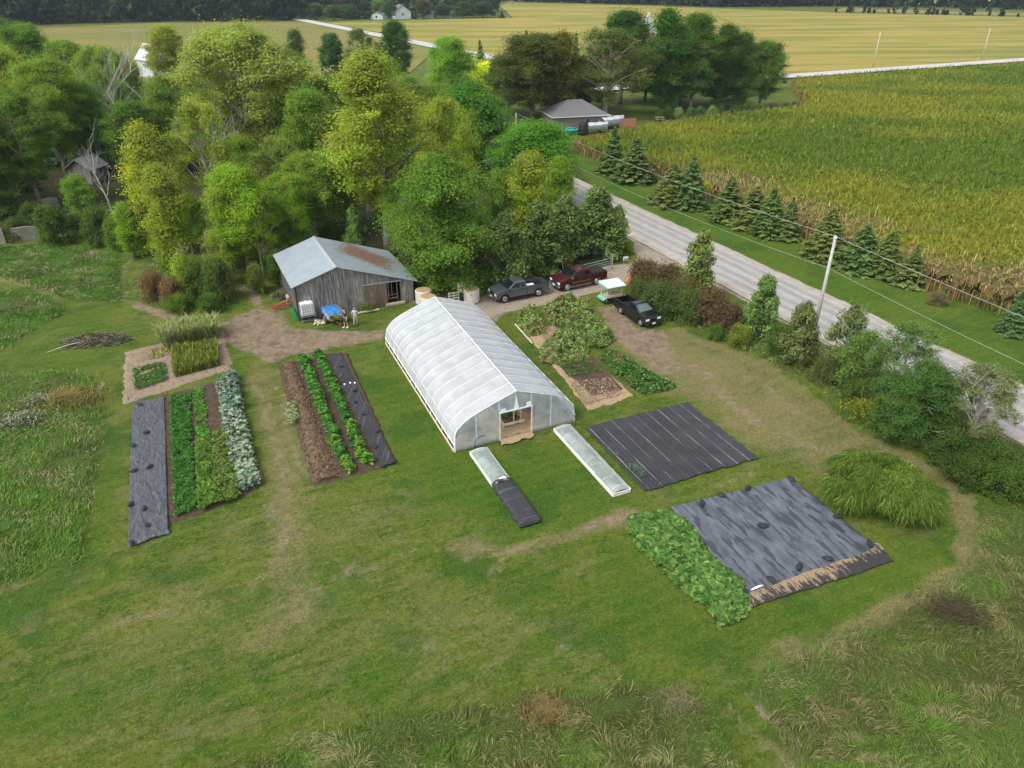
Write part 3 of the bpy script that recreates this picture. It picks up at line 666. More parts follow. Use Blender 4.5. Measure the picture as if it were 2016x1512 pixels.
# ---- named trees of the wood (front edge first): kind, x, base y, top y, width, colour, yellow, label
WG = 'trees filling the wood behind the barn'
YL = (.165, .20, .015)
wood = [
 ('locust', 872, 566, 305, 262, (.060, .110, .022), .2, 'big dark green drooping tree directly right of the barn'),
 ('tall', 322, 548, 330, 120, YG, .75, 'bright yellow green tree left of the barn where the dirt lane enters the wood'),
 ('tall', 288, 500, 248, 128, YL, .85, 'brightest yellow green tall tree, between the dead tree and the grassy lane'),
 ('round', 470, 535, 328, 158, (.10, .165, .018), .42, 'fresh green round tree just left of the barn roof peak'),
 ('round2', 560, 505, 345, 140, (.085, .15, .02), .5, 'leafy green tree standing close behind the grey barn roof'),
 ('airy', 505, 545, 400, 90, (.11, .15, .02), .8, 'low tree with orange yellow leaves at the left edge of the barn yard'),
 ('round', 640, 470, 300, 150, (.07, .125, .02), .45, 'mid green tree behind the barn roof ridge'),
 ('ash', 748, 500, 106, 300, (.125, .165, .028), .62, 'tallest tree behind the barn with yellow top and bare visible trunk'),
 ('vase', 486, 372, 56, 268, (.125, .155, .045), .22, 'tall wide greyish green tree with a long straight trunk in the middle of the wood'),
 ('airy', 405, 470, 200, 150, (.10, .14, .025), .6, 'open yellow leaved tree below the tall greyish tree'),
 ('round2', 880, 440, 196, 140, YG, .7, 'yellow green tree rising behind the big dark drooping tree'),
 ('dome', 930, 350, 168, 236, (.040, .095, .018), .0, 'flat topped dark green tree in front of the yellow shrub'),
 ('round', 1050, 410, 242, 190, (.055, .13, .02), .0, 'smooth domed bright green tree at the bend of the road'),
 ('tall', 1040, 495, 302, 118, YG, .7, 'yellow green narrow tree above the red pickup truck'),
 ('round2', 985, 480, 330, 110, (.07, .12, .022), .25, 'green tree between the drooping tree and the yellow narrow one'),
 ('cedar', 1176, 500, 372, 118, CD, 0, 'dark cedar at the corner of the driveway and the road'),
 ('cedar2', 1112, 512, 385, 110, (.05, .072, .024), 0, 'dark cedar behind the red pickup truck'),
 ('cedar', 1060, 532, 400, 110, (.046, .066, .022), 0, 'dark cedar behind the tail of the grey pickup truck'),
 ('cedar2', 1000, 560, 420, 120, (.046, .07, .022), 0, 'dark cedar between the drooping tree and the grey pickup'),
 ('cedar3', 1216, 496, 400, 64, (.06, .085, .03), 0, 'small ragged cedar leaning over the road edge'),
 ('tall', 1105, 440, 310, 90, (.09, .15, .02), .35, 'light green tree just behind the dark cedars by the road'),
 ('round2', 800, 520, 340, 110, (.065, .12, .022), .2, 'green tree overhanging the rusty end of the barn roof'),
 ('airy', 715, 430, 215, 120, (.09, .13, .03), .5, None), ('round', 610, 410, 180, 130, (.07, .12, .02), .35, None),
 ('round2', 560, 350, 150, 140, (.06, .105, .022), .2, None), ('round', 660, 360, 150, 120, (.055, .10, .02), .1, None),
 ('round', 330, 215, 52, 96, (.11, .15, .02), .8, 'tree with a golden yellow top beside the white building'),
 ('round', 405, 250, 92, 120, (.07, .115, .022), .15, None), ('round2', 560, 235, 98, 110, (.06, .10, .022), .1, None),
 ('round', 60, 215, 48, 130, (.06, .105, .02), .0, 'dark green round tree at the left edge in front of the far field'),
 ('round2', 140, 232, 78, 120, (.085, .135, .025), .1, None), ('round', 5, 195, 35, 110, (.045, .085, .02), 0, None),
 ('round', 25, 330, 98, 130, (.10, .14, .02), .72, 'tree with orange yellow crown top at the left edge of the photo'),
 ('vase', 95, 350, 120, 150, (.08, .125, .022), .2, None), ('round2', 205, 290, 92, 120, (.09, .14, .025), .1, None),
 ('round', 160, 330, 160, 110, (.055, .10, .02), 0, None), ('vase', 40, 410, 185, 170, (.055, .095, .018), .1, 'tall dark leaning tree with a pale trunk at the left edge of the photo'),
 ('dome', 185, 330, 205, 150, (.055, .12, .018), .05, 'flat layered dark green tree above the small grey shed'),
 ('round', 262, 350, 200, 120, (.05, .09, .018), .1, None), ('round2', 345, 330, 150, 130, (.065, .11, .02), .3, None),
 ('round', 430, 345, 180, 120, (.06, .10, .02), .15, None), ('airy', 545, 440, 270, 120, (.085, .12, .03), .5, None),
 ('round', 800, 330, 150, 120, (.075, .125, .025), .4, None), ('round2', 850, 350, 215, 100, (.06, .11, .02), .2, None),
 ('round', 700, 290, 160, 110, (.06, .105, .02), .2, None), ('round2', 640, 270, 170, 100, (.055, .10, .022), .1, None),
 ('small', 152, 432, 345, 70, (.075, .135, .025), .1, 'young light green tree in front of the small grey shed'),
 ('thin', 215, 470, 405, 60, (.09, .14, .03), .2, None), 
 ('round', 365, 500, 380, 90, (.07, .12, .02), .45, None), ('small', 430, 560, 455, 70, (.09, .14, .02), .6, 'small yellowing tree at the lane beside the shrub island'),
 ('tall', 250, 505, 400, 80, (.095, .16, .02), .3, 'light green small tree at the left foot of the bright yellow tree'),
 ('cedar3', 695, 500, 400, 60, (.05, .085, .025), 0, None), ('round2', 925, 520, 390, 100, (.06, .11, .02), .1, None),
 ('round', 960, 300, 190, 110, (.05, .10, .02), 0, None), ('round2', 760, 230, 110, 90, (.055, .095, .022), .05, None),
 ('round', 480, 210, 110, 90, (.05, .09, .02), 0, None), ('round2', 250, 225, 105, 80, (.06, .10, .02), .1, None),
 # beyond the wood, along the far farmstead
 ('tall', 585, 190, 60, 62, (.045, .075, .03), 0, 'thin dark ragged tree standing alone before the far left field'),
 ('round', 655, 190, 66, 62, (.032, .07, .024), 0, 'dark rounded evergreen, left of three beyond the wood'),
 ('airy', 712, 192, 56, 84, (.055, .08, .032), 0, 'grey green open tree, middle of three beyond the wood'),
 ('round', 775, 185, 42, 72, (.026, .062, .018), 0, 'very dark dense round tree, right of three beyond the wood'),
 ('round', 890, 215, 74, 112, (.085, .16, .025), 0, 'light green tree in front of the far road'),
 ('small', 952, 205, 122, 66, (.30, .33, .015), .0, 'small vivid yellow tree among the dark farmyard trees'),
 ('spruce', 895, 190, 66, 36, (.03, .055, .025), 0, None), ('spruce', 948, 190, 74, 44, SP, 0, 'dark spruce left of the farmyard grove'),
 ('round', 1050, 240, 68, 150, (.058, .072, .026), 0, 'big olive grey tree left of the grey roofed garage'),
 ('tall', 1105, 238, 66, 96, (.095, .092, .022), 0, 'brownish olive tree behind the grey roofed garage'),
 ('airy', 1195, 232, 56, 150, (.075, .095, .04), 0, 'greyish tree with a forked pale trunk right of the garage roof'),
 ('round', 1228, 205, 22, 100, (.035, .075, .022), 0, 'tall dark tree just left of the church spire'),
 ('tall', 1315, 222, 20, 100, (.04, .09, .022), 0, 'tallest green tree just right of the church spire'),
 ('round', 1370, 220, 28, 92, (.048, .095, .025), 0, 'tall full green tree right of the tallest one in the grove'),
 ('tall', 1425, 216, 50, 76, (.042, .08, .025), 0, 'narrow tree third from the right end of the grove'),
 ('tall', 1462, 214, 66, 70, (.045, .09, .025), 0, 'narrow tree second from the right end of the grove'),
 ('round', 1505, 216, 82, 84, (.055, .095, .028), 0, 'round tree with pale trunk at the right end of the grove'),
 ('spruce2', 1132, 200, 60, 34, SP, 0, 'dark pointed spruce between the brownish tree and the greyish one'),
 ('spruce', 1038, 190, 54, 34, SP, 0, None),
 ('round2', 1275, 200, 90, 90, (.028, .055, .018), 0, None), ('round2', 1160, 215, 120, 90, (.03, .058, .018), 0, None),
 ('round2', 1345, 205, 100, 100, (.03, .06, .02), 0, None), ('round', 1000, 225, 110, 90, (.05, .085, .02), 0, None),
 ('round2', 1420, 205, 110, 90, (.03, .06, .02), 0, None), ('round', 1090, 225, 130, 80, (.045, .075, .02), 0, None),
]
for k, x, by, ty, w, c, yel, lab in wood:
    if by < 245 and x > 990: w *= 1.22; c = (c[0]*.78, c[1]*.80, c[2]*.6)
    plant(k, x, by, ty, w, c, yel, lab or ('leafy green tree standing inside the wood behind the barn' if by > 240 else 'dark green tree filling the back of the grove'), 'tree', group=None if lab else (WG if by > 240 else 'trees filling the back of the grove'))
rr_ = random.Random(5)
for i in range(46):                                # fillers so the wood closes, and past the left edge of the frame
    by = rr_.uniform(250, 460); x = rr_.uniform(-330, 980) if by < 380 else rr_.uniform(-330, 700)
    if 80 < x < 260 and by > 280: continue
    if 330 < x < 420 and by > 380: continue
    if 0 < x < 290 and by > 330: continue
    hgt = rr_.uniform(90, 125)*(by/400)**.7+30
    plant(rr_.choice(['round', 'round2', 'vase', 'airy', 'tall']), x, by, by-hgt, rr_.uniform(80, 125), rr_.choice([MG, (.07, .12, .02), (.085, .135, .022), DG, (.055, .10, .02)]), rr_.choice([0, .1, .3, .5]),
          'leafy green tree standing inside the wood behind the barn', group=WG)
for x, by, ty, w in [(-60, 330, 120, 160), (-120, 420, 190, 200), (-40, 250, 70, 140), (-150, 300, 90, 160), (-220, 400, 160, 220)]:
    plant('vase', x, by, ty, w, MG, .2, 'leafy green tree standing inside the wood behind the barn', group=WG)
plant('dead', 238, 300, 125, 130, (.5, .5, .5), 0, 'bare grey dead tree standing in the wood', 'dead tree', 'dead_tree')
plant('snag', 200, 415, 290, 80, (.5, .5, .5), 0, 'bare crooked snag right of the small grey shed', 'dead tree', 'dead_tree')
dead_tree('snag2', 44, 17, 5, 12, depth=3)
plant('snag2', 400, 400, 230, 120, (.5, .5, .5), 0, 'half dead tree with bare branches under the tall greyish green tree', 'dead tree', 'dead_tree')
# spruces between the road and the corn
SPR = [(1207, 340, 240, 62, 'spruce', 'large dark spruce, farthest along the corn field edge'), (1252, 355, 255, 66, 'spruce2', 'large spruce touching the farthest one on its near side'),
 (1325, 402, 300, 74, 'spruce', 'broad dark spruce third from the far end of the row'), (1365, 408, 296, 62, 'spruce2', 'spruce with a yellow weed at its right foot'),
 (1440, 432, 332, 78, 'spruce2', 'wide spruce in the middle group of the row, its left one'), (1488, 445, 345, 64, 'spruce3', 'second spruce of the middle group in the row'),
 (1523, 462, 362, 68, 'spruce', 'third spruce of the middle group in the row'), (1557, 470, 375, 48, 'spruce3', 'slim pale spruce at the right of the middle group'),
 (1635, 503, 385, 92, 'spruce', 'solitary wide spruce right above the utility pole'), (1703, 528, 434, 76, 'spruce3', 'spruce just right of the wide solitary one'),
 (1755, 540, 438, 70, 'spruce2', 'spruce second from the near end of the row'), (1800, 558, 468, 62, 'spruce3', 'small spruce at the near end of the row')]
for i, (x, by, ty, w, k, lab) in enumerate(SPR):
    plant(k, x, by, ty+(by-ty)*(.05+.06*(i % 3)), w*(1.05+.09*(i*7 % 4)), (.042+.006*(i % 3), .070, .022+.004*(i % 2)), 0, lab, 'spruce', 'spruce_tree', 'spruces between the road and the corn', rz=i*1.3)
plant('spruce3', 2010, 655, 560, 60, SP, 0, 'spruce cut off by the right edge of the photo', 'spruce', 'spruce_tree', 'spruces between the road and the corn')
# hedge line along the near side of the road
HG = 'trees on the bank along the road'
plant('cedar2', 1379, 592, 458, 104, (.058, .078, .026), 0, 'lone broad cedar standing right of the driveway entrance', 'cedar', 'cedar_tree')
plant('cedar', 1505, 662, 545, 84, (.046, .080, .024), 0, 'green cedar nearest the driveway in the bank row', 'cedar', 'cedar_tree', HG)
plant('cedar3', 1580, 715, 592, 100, (.052, .064, .026), 0, 'cedar with bare stems just left of the utility pole foot', 'cedar', 'cedar_tree', HG)
plant('cedar3', 1672, 745, 600, 120, (.050, .066, .027), 0, 'cedar with pale bare twigs right of the utility pole', 'cedar', 'cedar_tree', HG)
plant('small', 1700, 775, 655, 110, (.062, .10, .028), 0, 'low green bush tree under the twiggy cedar', 'tree', 'deciduous_tree', HG)
plant('airy', 1785, 800, 640, 150, (.065, .105, .038), 0, 'open light green tree whose branches overlap the road', 'tree', 'deciduous_tree', HG)
plant('round2', 1808, 865, 722, 185, (.042, .082, .024), 0, 'dense dark green round tree beside the road, near the right edge', 'tree', 'deciduous_tree', HG)
plant('airy', 1935, 880, 725, 165, (.085, .100, .052), 0, 'greyish twiggy tree farthest right on the bank', 'tree', 'deciduous_tree', HG)
dead_tree('twigs', 46, 5, 2.0, 9, depth=3)
plant('twigs', 1675, 750, 625, 90, (.5, .5, .5), 0, 'pale bare twigs standing within the cedar right of the pole', 'dead tree', 'dead_tree')
plant('twigs', 1925, 885, 755, 120, (.5, .5, .5), 0, 'pale bare twigs within the greyish tree at the right', 'dead tree', 'dead_tree')
# shrubs
def shrub(x, by, ty, w, c, yel, lab, cat='shrub', group=None, key='bush'): return plant(key, x, by, ty, w, tuple(v*.74 for v in c), yel, lab, cat, 'shrub', group)
RBR = (.085, .062, .036)
for i, (x, by, ty, w, c) in enumerate([(1268, 575, 512, 90, RBR), (1310, 590, 522, 95, (.09, .065, .038)), (1350, 605, 545, 90, (.10, .095, .04)), (1300, 620, 555, 90, (.06, .085, .03)), (1262, 600, 550, 60, (.055, .085, .028)),
        (1400, 640, 572, 100, (.095, .066, .042)), (1355, 632, 570, 80, (.06, .09, .03)), (1440, 652, 600, 70, (.085, .06, .04))]):
    shrub(x, by, ty, w, c, 0, 'reddish brown and green thicket shrub right of the black pickup truck', group='shrubs of the thicket beside the black truck')
shrub(1455, 680, 640, 62, (.07, .12, .02), .75, 'yellow flowered bush at the foot of the first bank cedar')
shrub(1410, 668, 640, 40, (.06, .12, .025), .1, 'small green bush between the thicket and the yellow flowered bush')
shrub(1535, 700, 640, 70, (.06, .10, .025), .1, 'green bush filling the gap between the first two bank cedars')
for x, by, ty, w, c in [(1625, 755, 700, 60, (.075, .095, .03)), (1690, 790, 742, 70, (.065, .10, .025)), (1750, 850, 790, 70, (.06, .09, .022)), (1880, 910, 850, 110, (.045, .08, .02)), (1960, 930, 870, 110, (.05, .085, .025)), (1900, 945, 900, 110, (.045, .078, .02)), (1985, 975, 915, 110, (.05, .09, .022)), (2050, 960, 880, 120, (.05, .085, .025)), (1580, 720, 680, 60, (.09, .10, .035))]:
    shrub(x, by, ty, w, c, .1, 'low dark green shrub of the tangle under the bank trees', group='shrubs tangled under the bank trees')
shrub(1545, 575, 540, 1, MG, 0, 'x') if False else None
shrub(1848, 598, 572, 44, (.13, .115, .07), 0, 'small brown dried bush alone on the verge by the corn')
shrub(1390, 386, 358, 26, (.22, .26, .02), .0, 'small yellow weed at the foot of a spruce')
for x, by, ty, w, c, l in [(300, 588, 535, 70, (.12, .085, .05), 'brown dried bush at the left of the shrub island'), (335, 598, 548, 60, (.13, .09, .055), 'second brown bush within the shrub island'),
        (425, 592, 510, 80, (.055, .09, .022), 'large dark green bush at the right of the shrub island'), (380, 590, 520, 70, (.07, .10, .025), 'olive bush in the middle of the shrub island'), (350, 612, 580, 70, (.07, .12, .02), 'low yellow green bush at the front of the shrub island'),
        (410, 612, 578, 60, (.055, .11, .025), 'low green bush at the front right of the shrub island'), (330, 530, 480, 60, (.06, .10, .022), 'green bush behind the shrub island')]:
    shrub(x, by, ty, w, c, .15, l)
plant('thin', 358, 585, 470, 70, (.10, .15, .022), .5, 'slender pale green sapling rising from the shrub island', 'tree', 'sapling')
for i, (x, by, ty, w, c) in enumerate([(100, 478, 405, 90, (.045, .08, .02)), (190, 480, 410, 80, (.05, .09, .02)), (60, 440, 400, 60, (.045, .08, .02)), (150, 460, 420, 60, (.055, .09, .025)), (225, 490, 430, 60, (.07, .12, .022)), (30, 470, 430, 60, (.05, .08, .02)),
        (-60, 470, 410, 90, (.05, .09, .02)), (50, 375, 345, 50, (.03, .06, .018)), (275, 470, 425, 70, (.06, .11, .02)), (540, 560, 500, 50, (.06, .10, .02)), (500, 575, 520, 50, (.09, .12, .03)),
        (480, 520, 470, 60, (.06, .10, .02)), (840, 575, 540, 50, (.055, .10, .022)), (905, 572, 530, 60, (.055, .11, .022)), (650, 480, 440, 60, (.06, .09, .02)), (950, 565, 520, 60, (.055, .1, .02)), (1085, 520, 485, 50, (.05, .075, .02)), (1232, 500, 475, 36, (.085, .14, .025))]):
    shrub(x, by, ty, w, c, .15, 'green undergrowth bush at the edge of the wood', group='undergrowth bushes along the edge of the wood')
for x in range(1295, 1570, 21):
    shrub(x+rr_.uniform(-5, 5), 236-(x-1295)*.055, 214-(x-1295)*.05, 26, rr_.choice([(.07, .12, .04), (.15, .22, .10), (.05, .09, .03)]), .05, 'pale green weed along the edge between grove and corn', group='weeds between the grove and the corn')
for i in range(15):                      # hedge of small evergreens along the far yard
    plant('spruce3', 812+i*0+(-188+i*17), 205, 172+3*(i % 3), 20, (.03, .055, .02), 0, 'small clipped evergreen in a hedge beyond the wood', 'evergreen', 'evergreen_tree', 'small evergreens hedging the far yard')
# ================================================================= FAR WOODS
def far_wood(name, pts, depth, n, hlo, hhi, cols, size, per, seed, label):
    """a belt of crowns along a line of pixels, `depth` metres deep"""
    rng = np.random.default_rng(seed); P = np.array(GP(pts)); L = np.r_[0, np.cumsum(np.hypot(*np.diff(P, axis=0).T))]
    t = rng.random(n)*L[-1]; x = np.interp(t, L, P[:, 0]); y = np.interp(t, L, P[:, 1]); dd = rng.random(n)**1.4*depth
    r_ = np.hypot(x, y); x = x+x/r_*dd; y = y+y/r_*dd
    h = hlo+(hhi-hlo)*rng.random(n); C = []; rr = []; hc = []
    cc = np.array(cols)[rng.integers(0, len(cols), n)]
    for i in range(n):
        k = 9; w = h[i]*.32
        for j in range(k):
            f = (j+.5)/k; a = rng.random()*6.28; e = w*math.sqrt(max(.05, 1-(2*f-.85)**2))*.7
            C.append((x[i]+math.cos(a)*e, y[i]+math.sin(a)*e, h[i]*(.12+.80*f))); rr.append(h[i]*.17); hc.append(cc[i]*(.8+.4*rng.random()))
    C = np.array(C); rr = np.array(rr); hc = np.array(hc); ci = np.repeat(np.arange(len(C)), per); tot = len(ci)
    u = unit(rng.normal(size=(tot, 3))); off = u*(rng.random((tot, 1))**.5)*rr[ci][:, None]
    c = hc[ci]*(1+rng.normal(size=(tot, 1))*.22).clip(.5, 1.6)
    me = np_mesh(name, cards_v(C[ci]+off, u+[0, 0, .5]+rng.normal(size=(tot, 3))*.5, size*(.6+.8*rng.random(tot)), rng, 1.3), 4, c)
    o = link(name, me, None, M['blade']); return tag(o, label, 'woodland', kind='stuff')
FW = [(.032, .066, .024), (.034, .062, .020), (.022, .045, .020), (.042, .074, .024), (.030, .056, .024)]
far_wood('woodland', [(-350, 75), (-120, 58), (60, 49), (250, 44), (420, 42), (592, 40)], 70, 330, 15, 22, FW, 1.5, 26, 1, 'dark belt of woodland behind the far left field')
far_wood('woodland', [(598, 34), (700, 38), (790, 33), (860, 33), (980, 31)], 55, 110, 10, 17, FW+[(.06, .10, .035), (.085, .10, .05), (.075, .05, .03)], 1.3, 26, 2, 'mixed woodland around the far houses at the top middle')
far_wood('woodland', [(975, 3), (1150, 6), (1300, 10), (1420, 14), (1560, 13), (1735, 12)], 60, 330, 13, 21, FW, 2.2, 20, 3, 'long dark tree line along the horizon at the top right')
far_wood('woodland', [(1700, 14), (1850, 15), (2000, 19), (2300, 24)], 50, 130, 10, 18, FW, 2.2, 20, 4, 'tree line beyond the tan field at the top right corner')
far_wood('woodland', [(500, -35), (1000, -38), (1600, -36), (2600, -30)], 200, 500, 15, 24, FW, 5, 12, 5, 'most distant tree line')
far_wood('hedgerow', [(1640, 24), (1760, 27), (1900, 31), (2016, 34), (2300, 40)], 5, 50, 1.5, 6, FW, .8, 14, 6, 'scattered hedgerow bushes along the tan field')
for x, by, ty, w, k, c in [(768, 40, 2, 30, 'round', (.03, .06, .028)), (655, 40, 10, 40, 'round', (.05, .08, .03)), (725, 38, 22, 16, 'round', (.03, .055, .025)), (833, 36, 0, 44, 'round', (.045, .055, .028)), (812, 36, 28, 32, 'dome', (.05, .065, .035)), (870, 36, 8, 40, 'round', (.032, .06, .028)), (910, 36, 2, 44, 'round2', (.035, .065, .028)), (950, 35, 4, 50, 'round', (.03, .056, .026)), (988, 36, 21, 14, 'spruce', (.03, .055, .03)), (620, 38, 6, 44, 'round', (.045, .075, .03)), (690, 38, 8, 40, 'round2', (.04, .07, .03)), (745, 36, 0, 40, 'round', (.075, .12, .035))]:
    plant(k, x, by, ty, w, c, 0, 'tree standing before the far houses at the top middle', group='trees around the far houses')

# ================================================================= CORN
CORN = GP([(2300, 748), (2016, 634), (1830, 573), (1700, 520), (1560, 462), (1430, 408), (1290, 345), (1125, 300), (1136, 292), (1225, 270), (1290, 258), (1440, 236), (1560, 224), (1580, 212), (1552, 176), (1565, 163), (2016, 131), (2700, 92)])
def build_corn():
    rng = np.random.default_rng(9)
    P = np.array(CORN)
    # the closed canopy, a bumpy slab below the leaf tips
    xs = np.arange(P[:, 0].min(), min(P[:, 0].max(), 260), .9); ys = np.arange(P[:, 1].min(), P[:, 1].max(), .9)
    gx2, gy2 = np.meshgrid(xs, ys, indexing='ij'); sd = poly_sd(gx2.ravel(), gy2.ravel(), CORN).reshape(gx2.shape)
    z = 1.35*sstep(sd, 1.2, 2.0)+(vnoise(gx2, gy2, .9, 3)-.5)*.5*sstep(sd, .5, 1.5)
    ok = sd > 1.3; idx = np.arange(ok.size).reshape(ok.shape)
    F = np.stack([idx[:-1, :-1], idx[1:, :-1], idx[1:, 1:], idx[:-1, 1:]], -1).reshape(-1, 4)
    fo = ok.ravel()[F].all(1); F = F[fo]
    me = bpy.data.meshes.new('corn_field'); used = np.unique(F); remap = np.full(ok.size, -1); remap[used] = np.arange(len(used)); F = remap[F]
    V = np.stack([gx2.ravel(), gy2.ravel(), z.ravel()], -1)[used]
    # leaves
    def density(x, y): return vnoise(x*.5-y*.0, y*1.3, 13, 4, 5)
    def batch(n, dlo, dhi, wmul, m_):
        q = sample_poly(CORN, int(n*3.0), rng); d = np.hypot(q[:, 0], q[:, 1]); q = q[(d >= dlo) & (d < dhi)][:n]
        n = len(q); rowd = np.array([math.cos(R(-64.8)), math.sin(R(-64.8))]); rn = np.array([-rowd[1], rowd[0]])
        o_ = q @ rn; o2 = np.round(o_/.76)*.76+rng.normal(size=n)*.08; q = q+np.outer(o2-o_, rn)
        k = m_; q = np.repeat(q, k, 0); n2 = len(q); a = rng.random(n2)*6.283; L = .35+.35*rng.random(n2)
        edge = np.repeat(poly_sd(q[::k, 0], q[::k, 1], CORN), k)
        zb = np.where(edge < 1.9, .05+1.7*rng.random(n2), 1.0+.85*rng.random(n2)); d_ = np.stack([np.cos(a), np.sin(a), np.zeros(n2)], 1)
        up = rng.random(n2)
        mid = d_*(L*.5*(1-up*.5))[:, None]+np.array([0, 0, 1])*(.22+.3*up)[:, None]; tip = d_*(L)[:, None]+np.array([0, 0, 1])*(.10+.7*up*up)[:, None]
        W = np.stack([-d_[:, 1], d_[:, 0], np.zeros(n2)], 1)*(.085*wmul)
        f = density(q[:, 0], q[:, 1]); f2 = vnoise(q[:, 0]*.6, q[:, 1], 45, 7); ro = q @ rn
        px, py, _ = proj(q[:, 0], q[:, 1], 1.5)
        ripe = sstep(ro+(f-.5)*26, 82, 70)                     # the dry, ripe headland along the verge
        ripe = ripe*sstep(q[:, 1], 128, 105)+.0
        yel = sstep(f*.6+f2*.55, .50, .74)*.62
        g = np.array([.130, .205, .018])*(1-yel[:, None])+np.array([.34, .33, .034])*yel[:, None]
        tan = np.array([.42, .32, .13])*(.7+.5*rng.random((n2, 1)))
        rmask = (rng.random(n2) < ripe*.72+.015)[:, None]
        rust = (rng.random(n2) < (edge < 1.2)*.6)[:, None]
        c = np.where(rmask, tan, g)*(1+rng.normal(size=(n2, 1))*(.20 if wmul < 1.4 else .12)).clip(.5, 1.6); c = np.where(rust, np.array([.26, .145, .055])*(.7+.6*rng.random((n2, 1))), c)
        return blades_v(np.c_[q, zb], mid, tip, W), np.repeat(c, 2, 0)
    def edge_rows():
        L = 0; out = []
        for i in range(len(CORN)-1):
            a, b = np.array(CORN[i]), np.array(CORN[i+1]); d = np.linalg.norm(b-a)
            if min(a[1], b[1]) > 170: continue
            n = int(d*16); t = rng.random((n, 1)); q = a+(b-a)*t+rng.normal(size=(n, 2))*.35; out.append(q)
        q = np.concatenate(out); n = len(q); a = rng.random(n)*6.28; h = 1.2+1.0*rng.random(n); d_ = np.stack([np.cos(a), np.sin(a), 0*a], 1)
        mid = d_*.05+np.array([0, 0, .5])*h[:, None]; tip = d_*(.12+.35*rng.random((n, 1)))+np.array([0, 0, 1.])*(h*(.75+.3*rng.random(n)))[:, None]
        c = colvar(rng, n, [(.26, .145, .055), (.30, .21, .09), (.20, .17, .05), (.12, .13, .03)], None, .25)
        return blades_v(np.c_[q, np.zeros(n)], mid, tip, np.stack([-d_[:, 1], d_[:, 0], 0*a], 1)*.10), np.repeat(c, 2, 0)
    B = [batch(26000, 0, 105, 1.0, 6), batch(24000, 105, 150, 1.25, 4), batch(30000, 150, 235, 1.6, 3), batch(26000, 235, 420, 2.4, 2)]
    B.append(edge_rows())
    V2 = np.concatenate([b[0] for b in B]); c2 = np.concatenate([b[1] for b in B])
    nb = len(V); nall = nb+len(V2); me.vertices.add(nall); me.vertices.foreach_set('co', np.concatenate([V, V2]).astype(np.float32).ravel())
    li = np.concatenate([F.ravel(), np.arange(nb, nall)]); me.loops.add(len(li)); me.loops.foreach_set('vertex_index', li.astype(np.int32))
    nf = len(li)//4; me.polygons.add(nf); me.polygons.foreach_set('loop_start', np.arange(0, nf*4, 4, dtype=np.int32)); me.update(calc_edges=True)
    f = density(V[:, 0], V[:, 1]); f2 = vnoise(V[:, 0]*.6, V[:, 1], 45, 7); yel = sstep(f*.6+f2*.55, .54, .70)*.7
    ro = V[:, 0]*RN[0]+V[:, 1]*RN[1]; ripe = sstep(ro+(f-.5)*26, 82, 70)*sstep(V[:, 1], 128, 105)
    cb = np.array([.085, .130, .010])*(1-yel[:, None])+np.array([.20, .19, .016])*yel[:, None]; cb = cb*(1-ripe[:, None])+np.array([.15, .115, .048])*ripe[:, None]
    cb = cb*(.7+.6*vnoise(V[:, 0], V[:, 1], 1.2, 5))[:, None]
    call = np.ones((nall, 4)); call[:nb, :3] = cb; call[nb:, :3] = np.repeat(c2, 4, 0)
    at = me.attributes.new('col', 'FLOAT_COLOR', 'POINT'); at.data.foreach_set('color', call.astype(np.float32).ravel())
    mi = np.zeros(nf, np.int32); me.polygons.foreach_set('material_index', mi)
    tag(link('corn_field', me, None, M['blade']), 'standing corn field, green with yellow drifts and ripe brown edge', 'corn field', kind='stuff')
build_corn()

